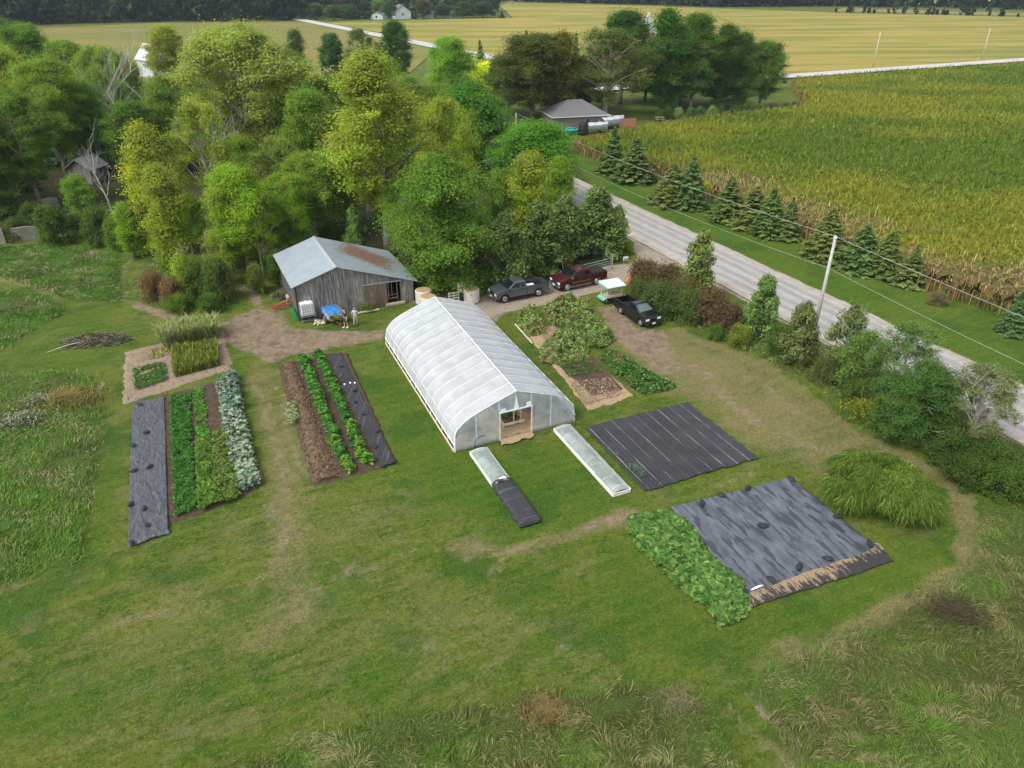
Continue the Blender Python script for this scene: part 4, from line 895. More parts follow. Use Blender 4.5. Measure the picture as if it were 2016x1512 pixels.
# ================================================================= ROUGH GRASS
def meadow(name, poly, dens, Lm, cols, w, label, seed, width=.035, flat=.75, maxn=90000, swirl=2.5, turn=12, tan=.3, tancol=(.34, .28, .15)):
    rng = np.random.default_rng(seed); P = np.array(poly); 
    a_ = abs(np.dot(P[:, 0], np.roll(P[:, 1], 1))-np.dot(P[:, 1], np.roll(P[:, 0], 1)))/2; n = int(min(maxn, a_*dens))
    q = sample_poly(poly, n, rng)+rng.normal(size=(n, 2))*.28; px, py, _ = proj(q[:, 0], q[:, 1], 0); q = q[(px > -150) & (px < 2170) & (py < 1640)]; n = len(q)
    th = vnoise(q[:, 0], q[:, 1], swirl, seed+2, 3)*turn+.2+rng.normal(size=n)*.45; cl = vnoise(q[:, 0], q[:, 1], .8, seed+5, 3); bg = vnoise(q[:, 0], q[:, 1], 3.0, seed+9, 3)
    L = Lm*(.5+.9*cl)*(.6+.7*rng.random(n)); d_ = np.stack([np.cos(th), np.sin(th), np.zeros(n)], 1); f_ = (flat+rng.normal(size=n)*.18).clip(.1, .95)
    mid = d_*(L*f_*.45)[:, None]+np.array([0, 0, 1])*(L*(1-f_*.6)*.6)[:, None]; tip = d_*(L*f_)[:, None]+np.array([0, 0, 1])*(L*(1-f_)*.95+.02)[:, None]
    sa = rng.random(n)*6.283; W = np.stack([np.cos(sa), np.sin(sa), rng.normal(size=n)*.3], 1)*(width*(.6+.8*rng.random(n)))[:, None]
    c = colvar(rng, n, cols, w, .22); hue = sstep(bg, .48, .66)[:, None]; c = c*(1-.4*hue)+np.array([.075, .065, .030])*.4*hue
    b2 = vnoise(q[:, 0], q[:, 1], 1.9, seed+19, 3); c = c*(.72+.7*b2)[:, None]; lt = sstep(vnoise(q[:, 0], q[:, 1], 2.6, seed+23, 3), .52, .66)[:, None]*.6; c = c*(1-lt)+np.array([.13, .26, .03])*lt*(.8+.4*rng.random((n, 1)))
    sw = sstep(vnoise(q[:, 0]*.6+q[:, 1]*.3, q[:, 1]*1.5, 1.5, seed+29, 3), .60, .68)
    tm = (rng.random(n) < tan*sstep(cl*.5+bg*.5, .45, .62)*1.2+sw*tan*3.5)[:, None]; c = np.where(tm, np.array(tancol)*(.7+.6*rng.random((n, 1))), c)
    V = blades_v(np.c_[q, np.zeros(n)], mid, tip, W); o = link(name, np_mesh(name, V, 4, np.repeat(c, 2, 0)), None, M['blade'])
    return tag(o, label, 'grass', kind='stuff')
GC = [(.09, .17, .02), (.13, .21, .03), (.165, .23, .045), (.07, .13, .018), (.20, .23, .07)]
meadow('tall_grass', GP(ROUGH['meadow_left']), 150, .55, [(.085, .185, .022), (.115, .22, .03), (.15, .23, .045), (.065, .14, .02)], None, 'tall rough green grass at the left of the mown lawn', 11, .04, swirl=5, turn=3, tan=.10)
meadow('tall_grass', GP(ROUGH['meadow_upper']), 110, .5, [(.065, .19, .018), (.09, .22, .024), (.06, .15, .02)], None, 'tall green grass beyond the mown track at the upper left', 12, .055, tan=.12)
meadow('tall_grass', GP(ROUGH['meadow_side']), 110, .5, [(.065, .19, .018), (.09, .22, .024), (.06, .15, .02)], None, 'tall green grass between the two mown tracks at the left edge', 13, .055, tan=.12)
meadow('tall_grass', GP(ROUGH['meadow_front']), 330, .6, GC+[(.14, .14, .06)], None, 'rough matted grass at the bottom middle of the photo', 14, .022, swirl=1.6, tan=.16, tancol=(.34, .32, .14))
meadow('tall_grass', GP(ROUGH['meadow_right']), 300, .62, GC+[(.14, .12, .05), (.20, .18, .07)], None, 'rough matted green and brown meadow at the bottom right', 15, .022, swirl=1.8, tan=.15, tancol=(.31, .27, .13))
meadow('tall_grass', GP(ROUGH['verge']), 60, .6, GC+[(.16, .14, .07)], None, 'weedy long grass along the bank under the roadside trees', 16, .05, tan=.4)
meadow('weeds', GP(ROUGH['island']), 60, .5, GC, None, 'green weeds around the shrub island by the lane', 17, .05, tan=.2)
def patch(name, x, y, rx, ry, n, L, cols, label, seed, width=.05, up=.3, head=None, rot=0., cat='weeds', flat=.6):
    rng = np.random.default_rng(seed); cx, cy = G(x, y); a = rng.random(n)*6.283; r = np.abs(rng.normal(size=n))*.52; ax = np.cos(a)*r*rx; ay = np.sin(a)*r*ry
    q = np.stack([cx+ax*math.cos(rot)-ay*math.sin(rot), cy+ax*math.sin(rot)+ay*math.cos(rot)], 1); th = rng.random(n)*6.283
    Ls = L*(.6+.7*rng.random(n))*(1-.35*np.minimum(r, 1)**2); d_ = np.stack([np.cos(th), np.sin(th), np.zeros(n)], 1)
    mid = d_*(Ls*flat*.3)[:, None]+np.array([0, 0, .55])*Ls[:, None]; tip = d_*(Ls*flat)[:, None]+np.array([0, 0, 1.])*(Ls*(.9-flat*.4))[:, None]
    sa = rng.random(n)*6.283; W = np.stack([np.cos(sa), np.sin(sa), 0*sa], 1)*width; V = blades_v(np.c_[q, 0*a], mid, tip, W); c = np.repeat(colvar(rng, n, cols), 2, 0)
    if head:
        m_ = rng.random(n) < head[1]; k = 3; C = np.repeat((np.c_[q, 0*a]+tip)[m_], k, 0); C = C+rng.normal(size=C.shape)*.07
        V = np.concatenate([V, cards_v(C, rng.normal(size=C.shape)*.4+[0, 0, 1], np.full(len(C), head[2]), rng, 1.2)]); c = np.concatenate([c, colvar(rng, len(C), [head[0]], None, .15)])
    return tag(link(name, np_mesh(name, V, 4, c), None, M['blade']), label, cat, kind='stuff')
patch('goldenrod', 1710, 815, 2.2, 1.6, 2600, 1.0, [(.10, .17, .025), (.12, .19, .03)], 'patch of yellow goldenrod on the bank', 21, .05, head=((.42, .36, .03), .13, .09))
patch('wildflowers', 45, 835, 2.2, 1.6, 900, .8, [(.12, .15, .06)], 'pale white flowering weeds in the left meadow', 22, .04, head=((.46, .48, .38), .22, .08))
patch('wildflowers', 75, 795, 1.2, .8, 350, .8, [(.12, .15, .06)], 'small cluster of pale white flowers above the larger one', 23, .04, head=((.46, .48, .38), .22, .08))
patch('dry_weeds', 135, 790, 3.0, 2.0, 2600, .8, [(.30, .24, .075), (.22, .19, .06), (.16, .17, .05)], 'patch of golden dry grass in the left meadow', 24)
patch('dry_weeds', 1075, 1405, 1.5, 1.1, 1500, .6, [(.26, .15, .06), (.26, .20, .08), (.16, .16, .05)], 'rusty orange tuft of dry grass at the bottom middle', 25, .03)
patch('dry_weeds', 1880, 1210, 2.2, 1.6, 1800, .6, [(.10, .075, .045), (.075, .06, .035), (.09, .09, .04)], 'dark brown weeds in the right meadow', 26, .035)
patch('goldenrod', 1990, 935, 1.5, .8, 500, .9, [(.10, .15, .025)], 'small patch of goldenrod at the right edge', 27, .05, head=((.42, .34, .03), .15, .09))
patch('dry_weeds', 1330, 1385, 1.3, .8, 500, .6, [(.26, .23, .12), (.18, .19, .08)], 'pale straw tuft at the bottom right of the lawn', 28, .02, flat=1.0)
# ================================================================= HIGH TUNNEL
def film_mat(name, tint, alpha, rough=.35, white=.5):
    q = NT(name); n = q.noise(1.1, 4, .6, q.obj); n2 = q.noise(5, 3, .6, q.mapv(q.obj, (1, .3, 1)))
    d = q.n('ShaderNodeBsdfPrincipled'); q.put(d.inputs['Base Color'], q.mix(q.mr(n, .3, .7), tuple(v*.80 for v in tint), tint)); d.inputs['Roughness'].default_value = rough
    q.put(d.inputs['Normal'], q.bump(q.ma('ADD', n2, n), .35, .06))
    t = q.n('ShaderNodeBsdfTranslucent'); q.put(t.inputs['Color'], tint)
    mx = q.n('ShaderNodeMixShader'); mx.inputs[0].default_value = white; q.t.links.new(d.outputs[0], mx.inputs[1]); q.t.links.new(t.outputs[0], mx.inputs[2])
    tr = q.n('ShaderNodeBsdfTransparent'); m2 = q.n('ShaderNodeMixShader'); q.put(m2.inputs[0], q.mr(n, .3, .7, alpha*1.25, alpha*.75))
    q.t.links.new(mx.outputs[0], m2.inputs[1]); q.t.links.new(tr.outputs[0], m2.inputs[2]); q.surf(m2.outputs[0]); M[name] = q.m
film_mat('film', (.79, .83, .87), .13, .3, .45); film_mat('film_end', (.74, .80, .83), .48, .3); film_mat('film_frame', (.72, .82, .80), .48, .2, .4)
simple('white_steel', (.80, .83, .86), .4, .2, var=.06); simple('pale_wood', (.62, .54, .42), .8, var=.2, scale=4); simple('old_wood', (.42, .34, .25), .85, var=.3, scale=4)
simple('white_tape', (.92, .93, .95), .6, var=.04); simple('straw', (.34, .245, .145), .95, var=.35, scale=5, bump=.8); simple('blue_hose', (.06, .09, .22), .5)
TB = G(903, 890); TA = math.atan2(G(1131, 830)[1]-G(894, 890)[1], G(1131, 830)[0]-G(894, 890)[0])
TW, TL = 9.35, 17.9
tx, ty_ = G(894, 890); tn = empty('high_tunnel', (tx, ty_, 0), TA, 'long white plastic covered greenhouse tunnel with an open doorway', 'greenhouse')
SK = math.atan2(57.864-ty_, -11.054-tx)-TA-math.pi/2             # the long sides lean a little off square
PROF = [(0, 0), (.05, .85), (.13, 1.32), (.40, 1.80), (.90, 2.22), (1.7, 2.62), (2.75, 3.02), (3.8, 3.38), (4.675, 3.68)]
def prof_at(s):
    a = np.array(PROF); a = np.vstack([a, [[TW-x, z] for x, z in PROF[-2::-1]]]); d = np.r_[0, np.cumsum(np.hypot(*np.diff(a, axis=0).T))]; d /= d[-1]
    return np.interp(s, d, a[:, 0]), np.interp(s, d, a[:, 1])
_s = np.linspace(0, 1, 61); _px, _pz = prof_at(_s)
for _ in range(1):                                   # smooth the kinks except at the ridge and feet
    sm = _px.copy(), _pz.copy()
    for i in range(1, 60):
        if i != 30: sm[0][i] = (_px[i-1]+2*_px[i]+_px[i+1])/4; sm[1][i] = (_pz[i-1]+2*_pz[i]+_pz[i+1])/4
    _px, _pz = sm
def tunnel_pt(s, y, out=0.0):
    x = np.interp(s, _s, _px); z = np.interp(s, _s, _pz); cxn = x-TW/2; k = out
    nx = cxn/4.9; nz = (z)/3.9; l = np.hypot(nx, nz)+1e-6
    return x+k*nx/l-math.sin(SK)*y, y*math.cos(SK), z+k*nz/l
S0 = float(np.interp(.62, _pz[:30], _s[:30]))
NB = 14
def film(name, s0, s1, nu=64, nv=141):
    def fn(u, v):
        s = s0+(s1-s0)*u; y = v*TL; bay = np.abs(np.sin(v*NB*math.pi))
        x, yy, z = tunnel_pt(s, y, -.07*bay+.02*(vnoise(u*8, v*40, 1.0, 5)-.5)); return x, yy, z
    return grid_mesh(name, fn, nu, nv, 'film', tn)
film('film_cover', S0, 1-S0)
for i in range(NB+1):
    y = min(TL-.02, max(.02, TL*i/NB)); b = MB(); pts = [tuple(float(q) for q in tunnel_pt(s, y, .012)) for s in np.linspace(0, 1, 41)]
    b.tube(pts, .023, 6); b.build('hoop', 'white_steel', tn, smooth=True)
for s in (.5, .335, .665, .20, .80):
    b = MB(); b.tube([tuple(float(q) for q in tunnel_pt(s, y, .02 if s == .5 else -.14)) for y in np.linspace(.02, TL-.02, 30)], .04 if s == .5 else .025, 6); b.build('ridge_pole' if s == .5 else 'purlin', 'white_steel', tn)
for sgn in (0, 1):
    sx = float(np.interp(1.42, _pz[:30], _s[:30])); sx = sx if not sgn else 1-sx
    p = [tuple(float(q) for q in tunnel_pt(sx, y, .03)) for y in (0, TL)]; MB().bar(p[0], p[1], .04, .13).build('hip_board', 'white_steel', tn)
    p = [tuple(float(q) for q in tunnel_pt(0.0 if not sgn else 1.0, y, .03)) for y in (0, TL)]
    MB().bar((p[0][0], p[0][1], .12), (p[1][0], p[1][1], .12), .04, .22).build('base_board', 'pale_wood', tn)
    sx = S0 if not sgn else 1-S0; p = [tuple(float(q) for q in tunnel_pt(sx, y, .03)) for y in (0, TL)]; MB().tube(p, .05, 6).build('roll_bar', 'white_steel', tn)
def endwall(name, y, door):
    bm = bmesh.new(); out = [(float(a), float(b_)) for a, b_ in zip(_px, _pz)]
    nx_e = 36; 
    xs = np.unique(np.r_[np.linspace(.03, TW-.03, nx_e), (3.42, 5.85)])
    def top(x): i = np.interp(x, _px, _pz); return float(i)-.02
    for a, b_ in zip(xs[:-1], xs[1:]):
        z0 = 2.24 if door and a >= 3.41 and b_ <= 5.86 else .02
        m_ = 10
        for j in range(m_):
            q = []
            for xx, jj in ((a, j), (b_, j), (b_, j+1), (a, j+1)):
                zz = z0+(top(xx)-z0)*jj/m_; q.append(bm.verts.new((xx-math.sin(SK)*y, y+.035*math.sin(xx*5+zz*2)*math.sin(zz*2.2+xx), zz)))
            bm.faces.new(q)
    bmesh.ops.remove_doubles(bm, verts=bm.verts, dist=.004); me = bpy.data.meshes.new(name); bm.to_mesh(me); bm.free()
    for p_ in me.polygons: p_.use_smooth = True
    return link(name, me, tn, M['film_end'])
endwall('end_wall', -.02, True); endwall('end_wall', TL-.05, False)
for x in (3.42, 5.85): MB().box((x, -.06, 1.12), (.10, .08, 2.24)).build('door_post', 'pale_wood', tn)
MB().box((4.635, -.06, 2.28), (2.53, .08, .09)).build('door_header', 'white_steel', tn)
for x in (1.7, 7.4, 3.42, 5.85, 4.64):
    zt = float(np.interp(x, _px, _pz)); z0 = .1 if x in (1.7, 7.4) else 2.33
    MB().bar((x, .06, z0), (x, .06, zt-.05), .06).build('stud', 'white_steel', tn)
for x, z in ((3.66, 2.40), (5.6, 2.50)): MB().box((x, -.075, z), (.36, .02, .34)).build('patch', 'white_tape', tn)
b = MB(); b.add([(4.45, -.07, 2.33), (4.85, -.07, 2.33), (4.64, -.07, 3.4)], [(0, 1, 2)]).build('taped_flap', 'white_tape', tn)
b = MB(); b.tube([(.06, -.05, 0), (.10, -.06, 1.4), (.30, -.07, 1.9)], .06, 6).build('corner_pole', 'white_steel', tn)
b = MB(); b.tube([(1.45, -.2, .05), (1.5, -.12, .45), (1.75, -.10, .75), (2.2, -.12, .85)], .035, 6).build('hose', 'blue_hose', tn, smooth=True)
# inside
def tun_loc(x, y, z=0): return (x, y, z)
quad_sheet([(0.15, .1), (TW-.15, .1), (TW-.15-math.sin(SK)*TL, TL-.1), (.15-math.sin(SK)*TL, TL-.1)], 40, 80, 'straw_floor', 'straw', lambda u, v, x, y: .10+.05*vnoise(x, y, .5, 3), tn)
quad_sheet([(3.2, -.75), (5.7, -.55), (5.85, .15), (3.42, .15)], 14, 8, 'straw_spill', 'straw', lambda u, v, x, y: .05+.06*vnoise(x, y, .3, 8), tn, jag=.5)
b = MB(); b.box((5.1, 1.2, .35), (1.6, .05, .18)); b.box((4.3, 3.1, .35), (.05, 3.8, .18)); b.box((5.7, 3.1, .35), (.05, 3.8, .18)); b.build('bed_frame', 'pale_wood', tn)
for x in (5.05, 5.6): MB().box((x, 1.25, .9), (.11, .07, 1.6)).build('trellis_post', 'old_wood', tn)
MB().bar((4.2, 1.1, .2), (4.1, 4.4, 1.3), .05, .05).build('brace', 'pale_wood', tn)
def leafmass(name, pts, n, zlo, zhi, size, cols, seed, label=None, cat=None, parent=None, elong=1.4, mat='crop', width=None, nz=.8, kind='stuff', v=.2, rows=0):
    """low foliage scattered over a polygon (in parent's or world space)"""
    rng = np.random.default_rng(seed); q = sample_poly(pts, n, rng)
    if rows:                                             # drilled rows running from the first edge of the plot to the last
        A_, B2, D_ = np.array(pts[0]), np.array(pts[1]), np.array(pts[-1]); C2 = np.array(pts[2]); ax = D_-A_; t_ = ((q-A_) @ ax)/(ax @ ax)
        L_ = A_+t_[:, None]*(D_-A_); w_ = (B2+t_[:, None]*(C2-B2))-L_; u_ = ((q-L_)*w_).sum(1)/(w_*w_).sum(1); keep = np.abs((u_*rows) % 1-.5) < .36+.10*rng.random(len(q)); q = q[keep]
    if label and parent is None: q = q[vnoise(q[:, 0], q[:, 1], .7, seed+40, 3) > .30]+0; q = q+rng.normal(size=q.shape)*.07
    n = len(q); h = vnoise(q[:, 0], q[:, 1], .5, seed)
    z = zlo+(zhi-zlo)*h*(.5+.5*rng.random(n)**.6)*2*.7
    V = cards_v(np.c_[q, z], rng.normal(size=(n, 3))*.5+[0, 0, nz], size*(.6+.8*rng.random(n)), rng, elong)
    o = link(name, np_mesh(name, V, 4, colvar(rng, n, cols, None, v)*(.75+.5*h[:, None])), parent, M[mat])
    if label: tag(o, label, cat or 'plants', kind=kind)
    return o
def tw(x, y): v = Matrix.Rotation(TA, 3, 'Z') @ Vector((x, y, 0)); return (v.x+tx, v.y+ty_)
for i, (a, b_, l) in enumerate([(.5, 2.4, 'left'), (4.4, 5.6, 'middle'), (6.6, 8.9, 'right')]):
    y0 = 1.4 if i == 1 else .8
    leafmass('tomato_plants', [tw(a, y0), tw(b_, y0), tw(b_-1.2, TL-1), tw(a-1.0 if i else a+.9, TL-1)] if i else [tw(1.3, .8), tw(2.4, .8), tw(1.6, TL-1), tw(1.0, TL-1)], 4000, .1, 1.3, .16, [(.09, .12, .03), (.16, .15, .05), (.06, .10, .02)], 60+i, 'green crop growing inside the tunnel, %s bed' % l, 'crop')

# ================================================================= COLD FRAMES
simple('frame_white', (.72, .70, .64), .7, var=.15); simple('black_fabric', (.030, .031, .034), .65, var=.35, scale=3, bump=.6)
def fabric_mat(name, base, hi, sx, rot, rough=.55, ridge=.5, spots=None):
    """woven ground cloth with lines and pale dusty creases along one direction"""
    q = NT(name); a = q.mapv(q.obj, (sx, 1, 1), rot); n1 = q.noise(.9, 5, .65, q.mapv(q.obj, (sx, .25, 1), rot)); n2 = q.noise(12, 4, .7, q.obj); n3 = q.noise(.5, 5, .6, q.obj)
    c = q.mix(q.mr(n3, .3, .7), base, tuple(v*1.5 for v in base)); c = q.mix(q.mr(n1, .55, .72, 0, .8), c, hi); c = q.mix(q.mr(n2, .62, .75, 0, .5), c, hi)
    q.bsdf(c, rough, 0, .35, q.bump(q.ma('ADD', n1, q.ma('MULTIPLY', n2, .3)), ridge, .04)); M[name] = q.m; return q
fabric_mat('fabric_strip', (.026, .027, .031), (.13, .13, .14), 5, 0)
def coldframe(A, B, w, L, label, covered):
    """A = far left corner, direction towards B"""
    ang = math.atan2(B[1]-A[1], B[0]-A[0]); t = empty('cold_frame', (A[0], A[1], 0), ang, label, 'cold frame', 'low cold frames in front of the tunnel')
    b = MB(); 
    for y in (0, w): b.box((L/2, y, .13), (L, .05, .26))
    b.build('side_board', 'frame_white', t); b = MB()
    for x in (0, L): b.box((x, w/2, .13), (.05, w-.06, .26))
    b.build('end_board', 'frame_white', t)
    quad_sheet([(.05, .05), (L-.05, .05), (L-.05, w-.05), (.05, w-.05)], 30, 6, 'soil', 'soil', lambda u, v, x, y: .06+.03*vnoise(x, y, .4, 1), t)
    def fn(x0, x1, out, nx_, droop=0.):
        def f(u, v):
            x = x0+(x1-x0)*u; a = math.pi*v; r = 1
            hh = .36*np.minimum(1, 1.0*((x+.05)/.3).clip(0, 1)**.5)*np.minimum(1, ((L-x+.05)/.35).clip(0, 1)**.5)
            y = w/2-np.cos(a)*(w/2-.03+out); z = .20+np.sin(a)**.8*(hh+out)+.012*(vnoise(x, y, .25, 4)-.5)
            z = np.where((v < .001) | (v > .999), .20-droop, z); return x, y, z
        return f
    grid_mesh('plastic_film', fn(.02, L-.02 if not covered else L*.52, 0, 0), 60, 16, 'film_frame', t)
    for i in range(8):
        x = .3+(L-.6)*i/7
        if covered and x > L*.5: continue
        MB().tube([(x, w/2-math.cos(a)*(w/2-.03), .2+.35*max(0, math.sin(a))**.8) for a in np.linspace(0, math.pi, 12)], .012, 5).build('hoop', 'white_steel', t)
    leaf = leafmass('seedlings', [(.2, .15), (L*(.5 if covered else .97), .15), (L*(.5 if covered else .97), w-.15), (.2, w-.15)], 900 if not covered else 450, .08, .26, .10, [(.10, .20, .06), (.07, .14, .04)], 5, parent=t)
    if covered:
        def f2(u, v):
            x = L*.5+(L*.5+.12)*u; a = math.pi*v; y = w/2-np.cos(a)*(w/2+.07); z = .26+np.sin(a)**.8*.20*(1-.4*u)+.035*(vnoise(x*.6, y*5, .5, 7)-.5)
            z = np.where((v < .001) | (v > .999), .05, z); z = np.where(u > .985, z*.3, z); y = y+.03*np.sin(x*9)*(np.abs(v-.5) > .45); return x, y, z
        grid_mesh('black_cloth', f2, 60, 22, 'fabric_strip', t)
        rng = random.Random(4); b = MB()
        b.tube([(L*.5+rng.uniform(-.08, .08), -.08+(w+.16)*k/9, .26+.26*math.sin(math.pi*k/9)+rng.uniform(-.02, .04)) for k in range(10)], [.06+rng.uniform(0, .07) for _ in range(10)], 7); b.build('gathered_edge', 'black_fabric', t, smooth=True)
        b = MB(); b.tube([(L*.495, w*.35, .58), (L*.49, w*.6, .60), (L*.5, w*.75, .55)], [.05, .10, .05], 7); b.build('bunched_film', 'white_tape', t, smooth=True)
        b = MB(); b.tube([(L+.08, -.06+(w+.12)*k/8, .07+rng.uniform(0, .05)) for k in range(9)], [.05+rng.uniform(0, .03) for _ in range(9)], 6); b.build('rolled_end', 'black_fabric', t, smooth=True)
    return t
simple('soil', (.085, .058, .042), .95, var=.35, scale=3, bump=.9, spec=.1); simple('soil_pale', (.24, .175, .115), .95, var=.3, scale=3, bump=.9, spec=.1)
coldframe(G(925, 895), G(1022, 1035), 1.25, 8.15, 'narrow cold frame, clear film on its far half, black cloth on the near half', True)
coldframe(G(1090, 849), G(1206, 978), 1.28, 8.2, 'narrow cold frame fully covered in clear plastic film, beside the black weed cloth', False)

# ================================================================= TARPS
def tarp1_mat():
    q = NT('weed_cloth'); p = q.attr('uvx', 'Fac'); pv = q.attr('uvy', 'Fac')
    def lines(n, w, off=0.):
        f = q.ma('FRACT', q.ma('ADD', q.ma('MULTIPLY', p, n), off)); d = q.ma('ABSOLUTE', q.ma('SUBTRACT', f, .5)); return q.mr(d, w, 0, 0, 1)
    c = q.mix(q.mr(q.noise(.5, 4, .6), .3, .7), (.026, .026, .030), (.045, .046, .052)); c = q.mix(q.ma('MULTIPLY', lines(30, .14), .3), c, (.07, .07, .076))
    br = q.mr(q.noise(1.5, 5, .7, q.mapv(q.pos, (1, .25, 1), R(-24))), .42, .62)
    c = q.mix(q.ma('MULTIPLY', lines(9, .035, .2), br), c, (.42, .41, .40)); n = q.noise(14, 4, .7)
    c = q.mix(q.mr(n, .60, .72, 0, .35), c, (.25, .25, .25))
    # planting holes on the left two thirds
    sub = q.ma('MULTIPLY', p, 26); row = q.ma('MULTIPLY', pv, 30); hx = q.ma('SUBTRACT', q.ma('FRACT', sub), .5); hy = q.ma('SUBTRACT', q.ma('FRACT', row), .5)
    dd = q.ma('SQRT', q.ma('ADD', q.ma('POWER', q.ma('ABSOLUTE', hx), 2), q.ma('POWER', q.ma('ABSOLUTE', hy), 2)))
    hole = q.ma('MULTIPLY', q.mr(dd, .20, .28, 1, 0), q.mr(p, .62, .66, 1, 0)); c = q.mix(q.ma('MULTIPLY', hole, .55), c, (.014, .012, .010))
    q.bsdf(c, .6, 0, .3, q.bump(q.ma('ADD', n, lines(30, .2)), .35, .02)); M['weed_cloth'] = q.m
    q = NT('silage_tarp'); st = q.mapv(q.pos, (3.8, .60, 1), R(-24)); n1 = q.noise(.85, 4, .5, st, .15); n2 = q.noise(1.1, 6, .7, q.mapv(q.pos, (1.8, .7, 1), R(-24))); n3 = q.noise(.3, 4, .6)
    wet = q.mr(q.ma('ADD', n1, q.ma('MULTIPLY', q.ma('SUBTRACT', n3, .5), .12)), .54, .56, 0, 1, True)
    c = q.mix(q.mr(n2, .35, .68), (.058, .067, .082), (.135, .150, .174)); c = q.mix(wet, c, (.044, .049, .058)); c = q.mix(q.mr(q.noise(3.0, 5, .7, st), .62, .72, 0, .5), c, (.24, .26, .29))
    q.bsdf(c, q.mr(wet, 0, 1, .5, .42), 0, .45, q.bump(q.ma('ADD', n2, q.ma('MULTIPLY', n1, .5)), .4, .05)); M['silage_tarp'] = q.m
    q = NT('plastic_sheet'); n1 = q.noise(2.0, 6, .7, q.mapv(q.pos, (2.2, .6, 1), R(-24)), 1.0); n2 = q.noise(8, 4, .7)
    c = q.mix(q.mr(n1, .35, .70), (.040, .043, .050), (.105, .110, .124)); c = q.mix(q.mr(n2, .62, .74, 0, .5), c, (.26, .275, .30))
    q.bsdf(c, .42, 0, .5, q.bump(q.ma('ADD', n1, q.ma('MULTIPLY', n2, .25)), .8, .08)); M['plastic_sheet'] = q.m
    q = NT('straw_strip'); a_ = q.mapv(q.pos, (3.5, .7, 1), R(-24)); n1 = q.noise(1.2, 6, .75, a_, .5); n2 = q.noise(12, 4, .7); u_ = q.attr('uvx', 'Fac')
    v_ = q.attr('uvy', 'Fac'); thr = q.mr(v_, 0, 1, .68, .40); thr2 = q.ma('ADD', thr, q.mr(u_, .55, .85, 0, .14))
    f = q.mr(q.ma('SUBTRACT', q.ma('ADD', n1, q.ma('MULTIPLY', q.ma('SUBTRACT', n2, .5), .3)), q.ma('SUBTRACT', thr2, .10)), -.02, .03, 0, 1)
    c = q.mix(f, (.045, .042, .044), q.mix(n2, (.20, .145, .085), (.36, .27, .165))); q.bsdf(c, .9, 0, .1, q.bump(n1, .6, .04)); M['straw_strip'] = q.m
tarp1_mat()
def uv_attrs(o, nu, nv):
    for nm, ax in (('uvx', 0), ('uvy', 1)):
        at = o.data.attributes.new(nm, 'FLOAT', 'POINT'); u, v = np.meshgrid(np.linspace(0, 1, nu), np.linspace(0, 1, nv), indexing='ij')
        at.data.foreach_set('value', ((u, v)[ax]).ravel().astype(np.float32))
o = quad_sheet(GP([(1270, 968), (1492, 903), (1352, 793), (1150, 843)]), 90, 90, 'weed_cloth', 'weed_cloth', lambda u, v, x, y: .07+.02*vnoise(x, y, .8, 4)+.012*np.sin(u*190), jag=.25)
uv_attrs(o, 90, 90); tag(o, 'square black weed control cloth with pale lines and planting holes', 'ground cloth')
def tarpz(u, v, x, y):
    e = np.minimum(np.minimum(u, 1-u), np.minimum(v, 1-v)); return .11+.05*vnoise(x, y, 1.1, 14)+.02*np.sin(x*2.2+y*1.1)-.07*(e < .004)
o = quad_sheet(GP([(1470, 1170), (1728, 1080), (1555, 941), (1322, 1000)]), 110, 110, 'tarp', 'silage_tarp', tarpz, jag=.35); tag(o, 'large grey black tarp with darker wet streaks, weighed down by sandbags', 'tarp')
o = quad_sheet(GP([(1476, 1198), (1757, 1106), (1725, 1070), (1440, 1155)]), 80, 20, 'straw_strip', 'straw_strip', lambda u, v, x, y: .065+.02*vnoise(x, y, .3, 2), jag=.3); uv_attrs(o, 80, 20)
tag(o, 'strip of straw covered weed cloth along the near edge of the big tarp', 'ground cloth')
b = MB(); P = [G(1478, 1166), G(1500, 1158)]; b.tube([(P[0][0], P[0][1], .18), ((P[0][0]+P[1][0])/2, (P[0][1]+P[1][1])/2, .22), (P[1][0], P[1][1], .20)], [.03, .07, .06], 6); o = b.build('paper_roll', 'white_tape', None, smooth=True); tag(o, 'white folded plastic lying at the near left corner of the big tarp', 'plastic scrap')
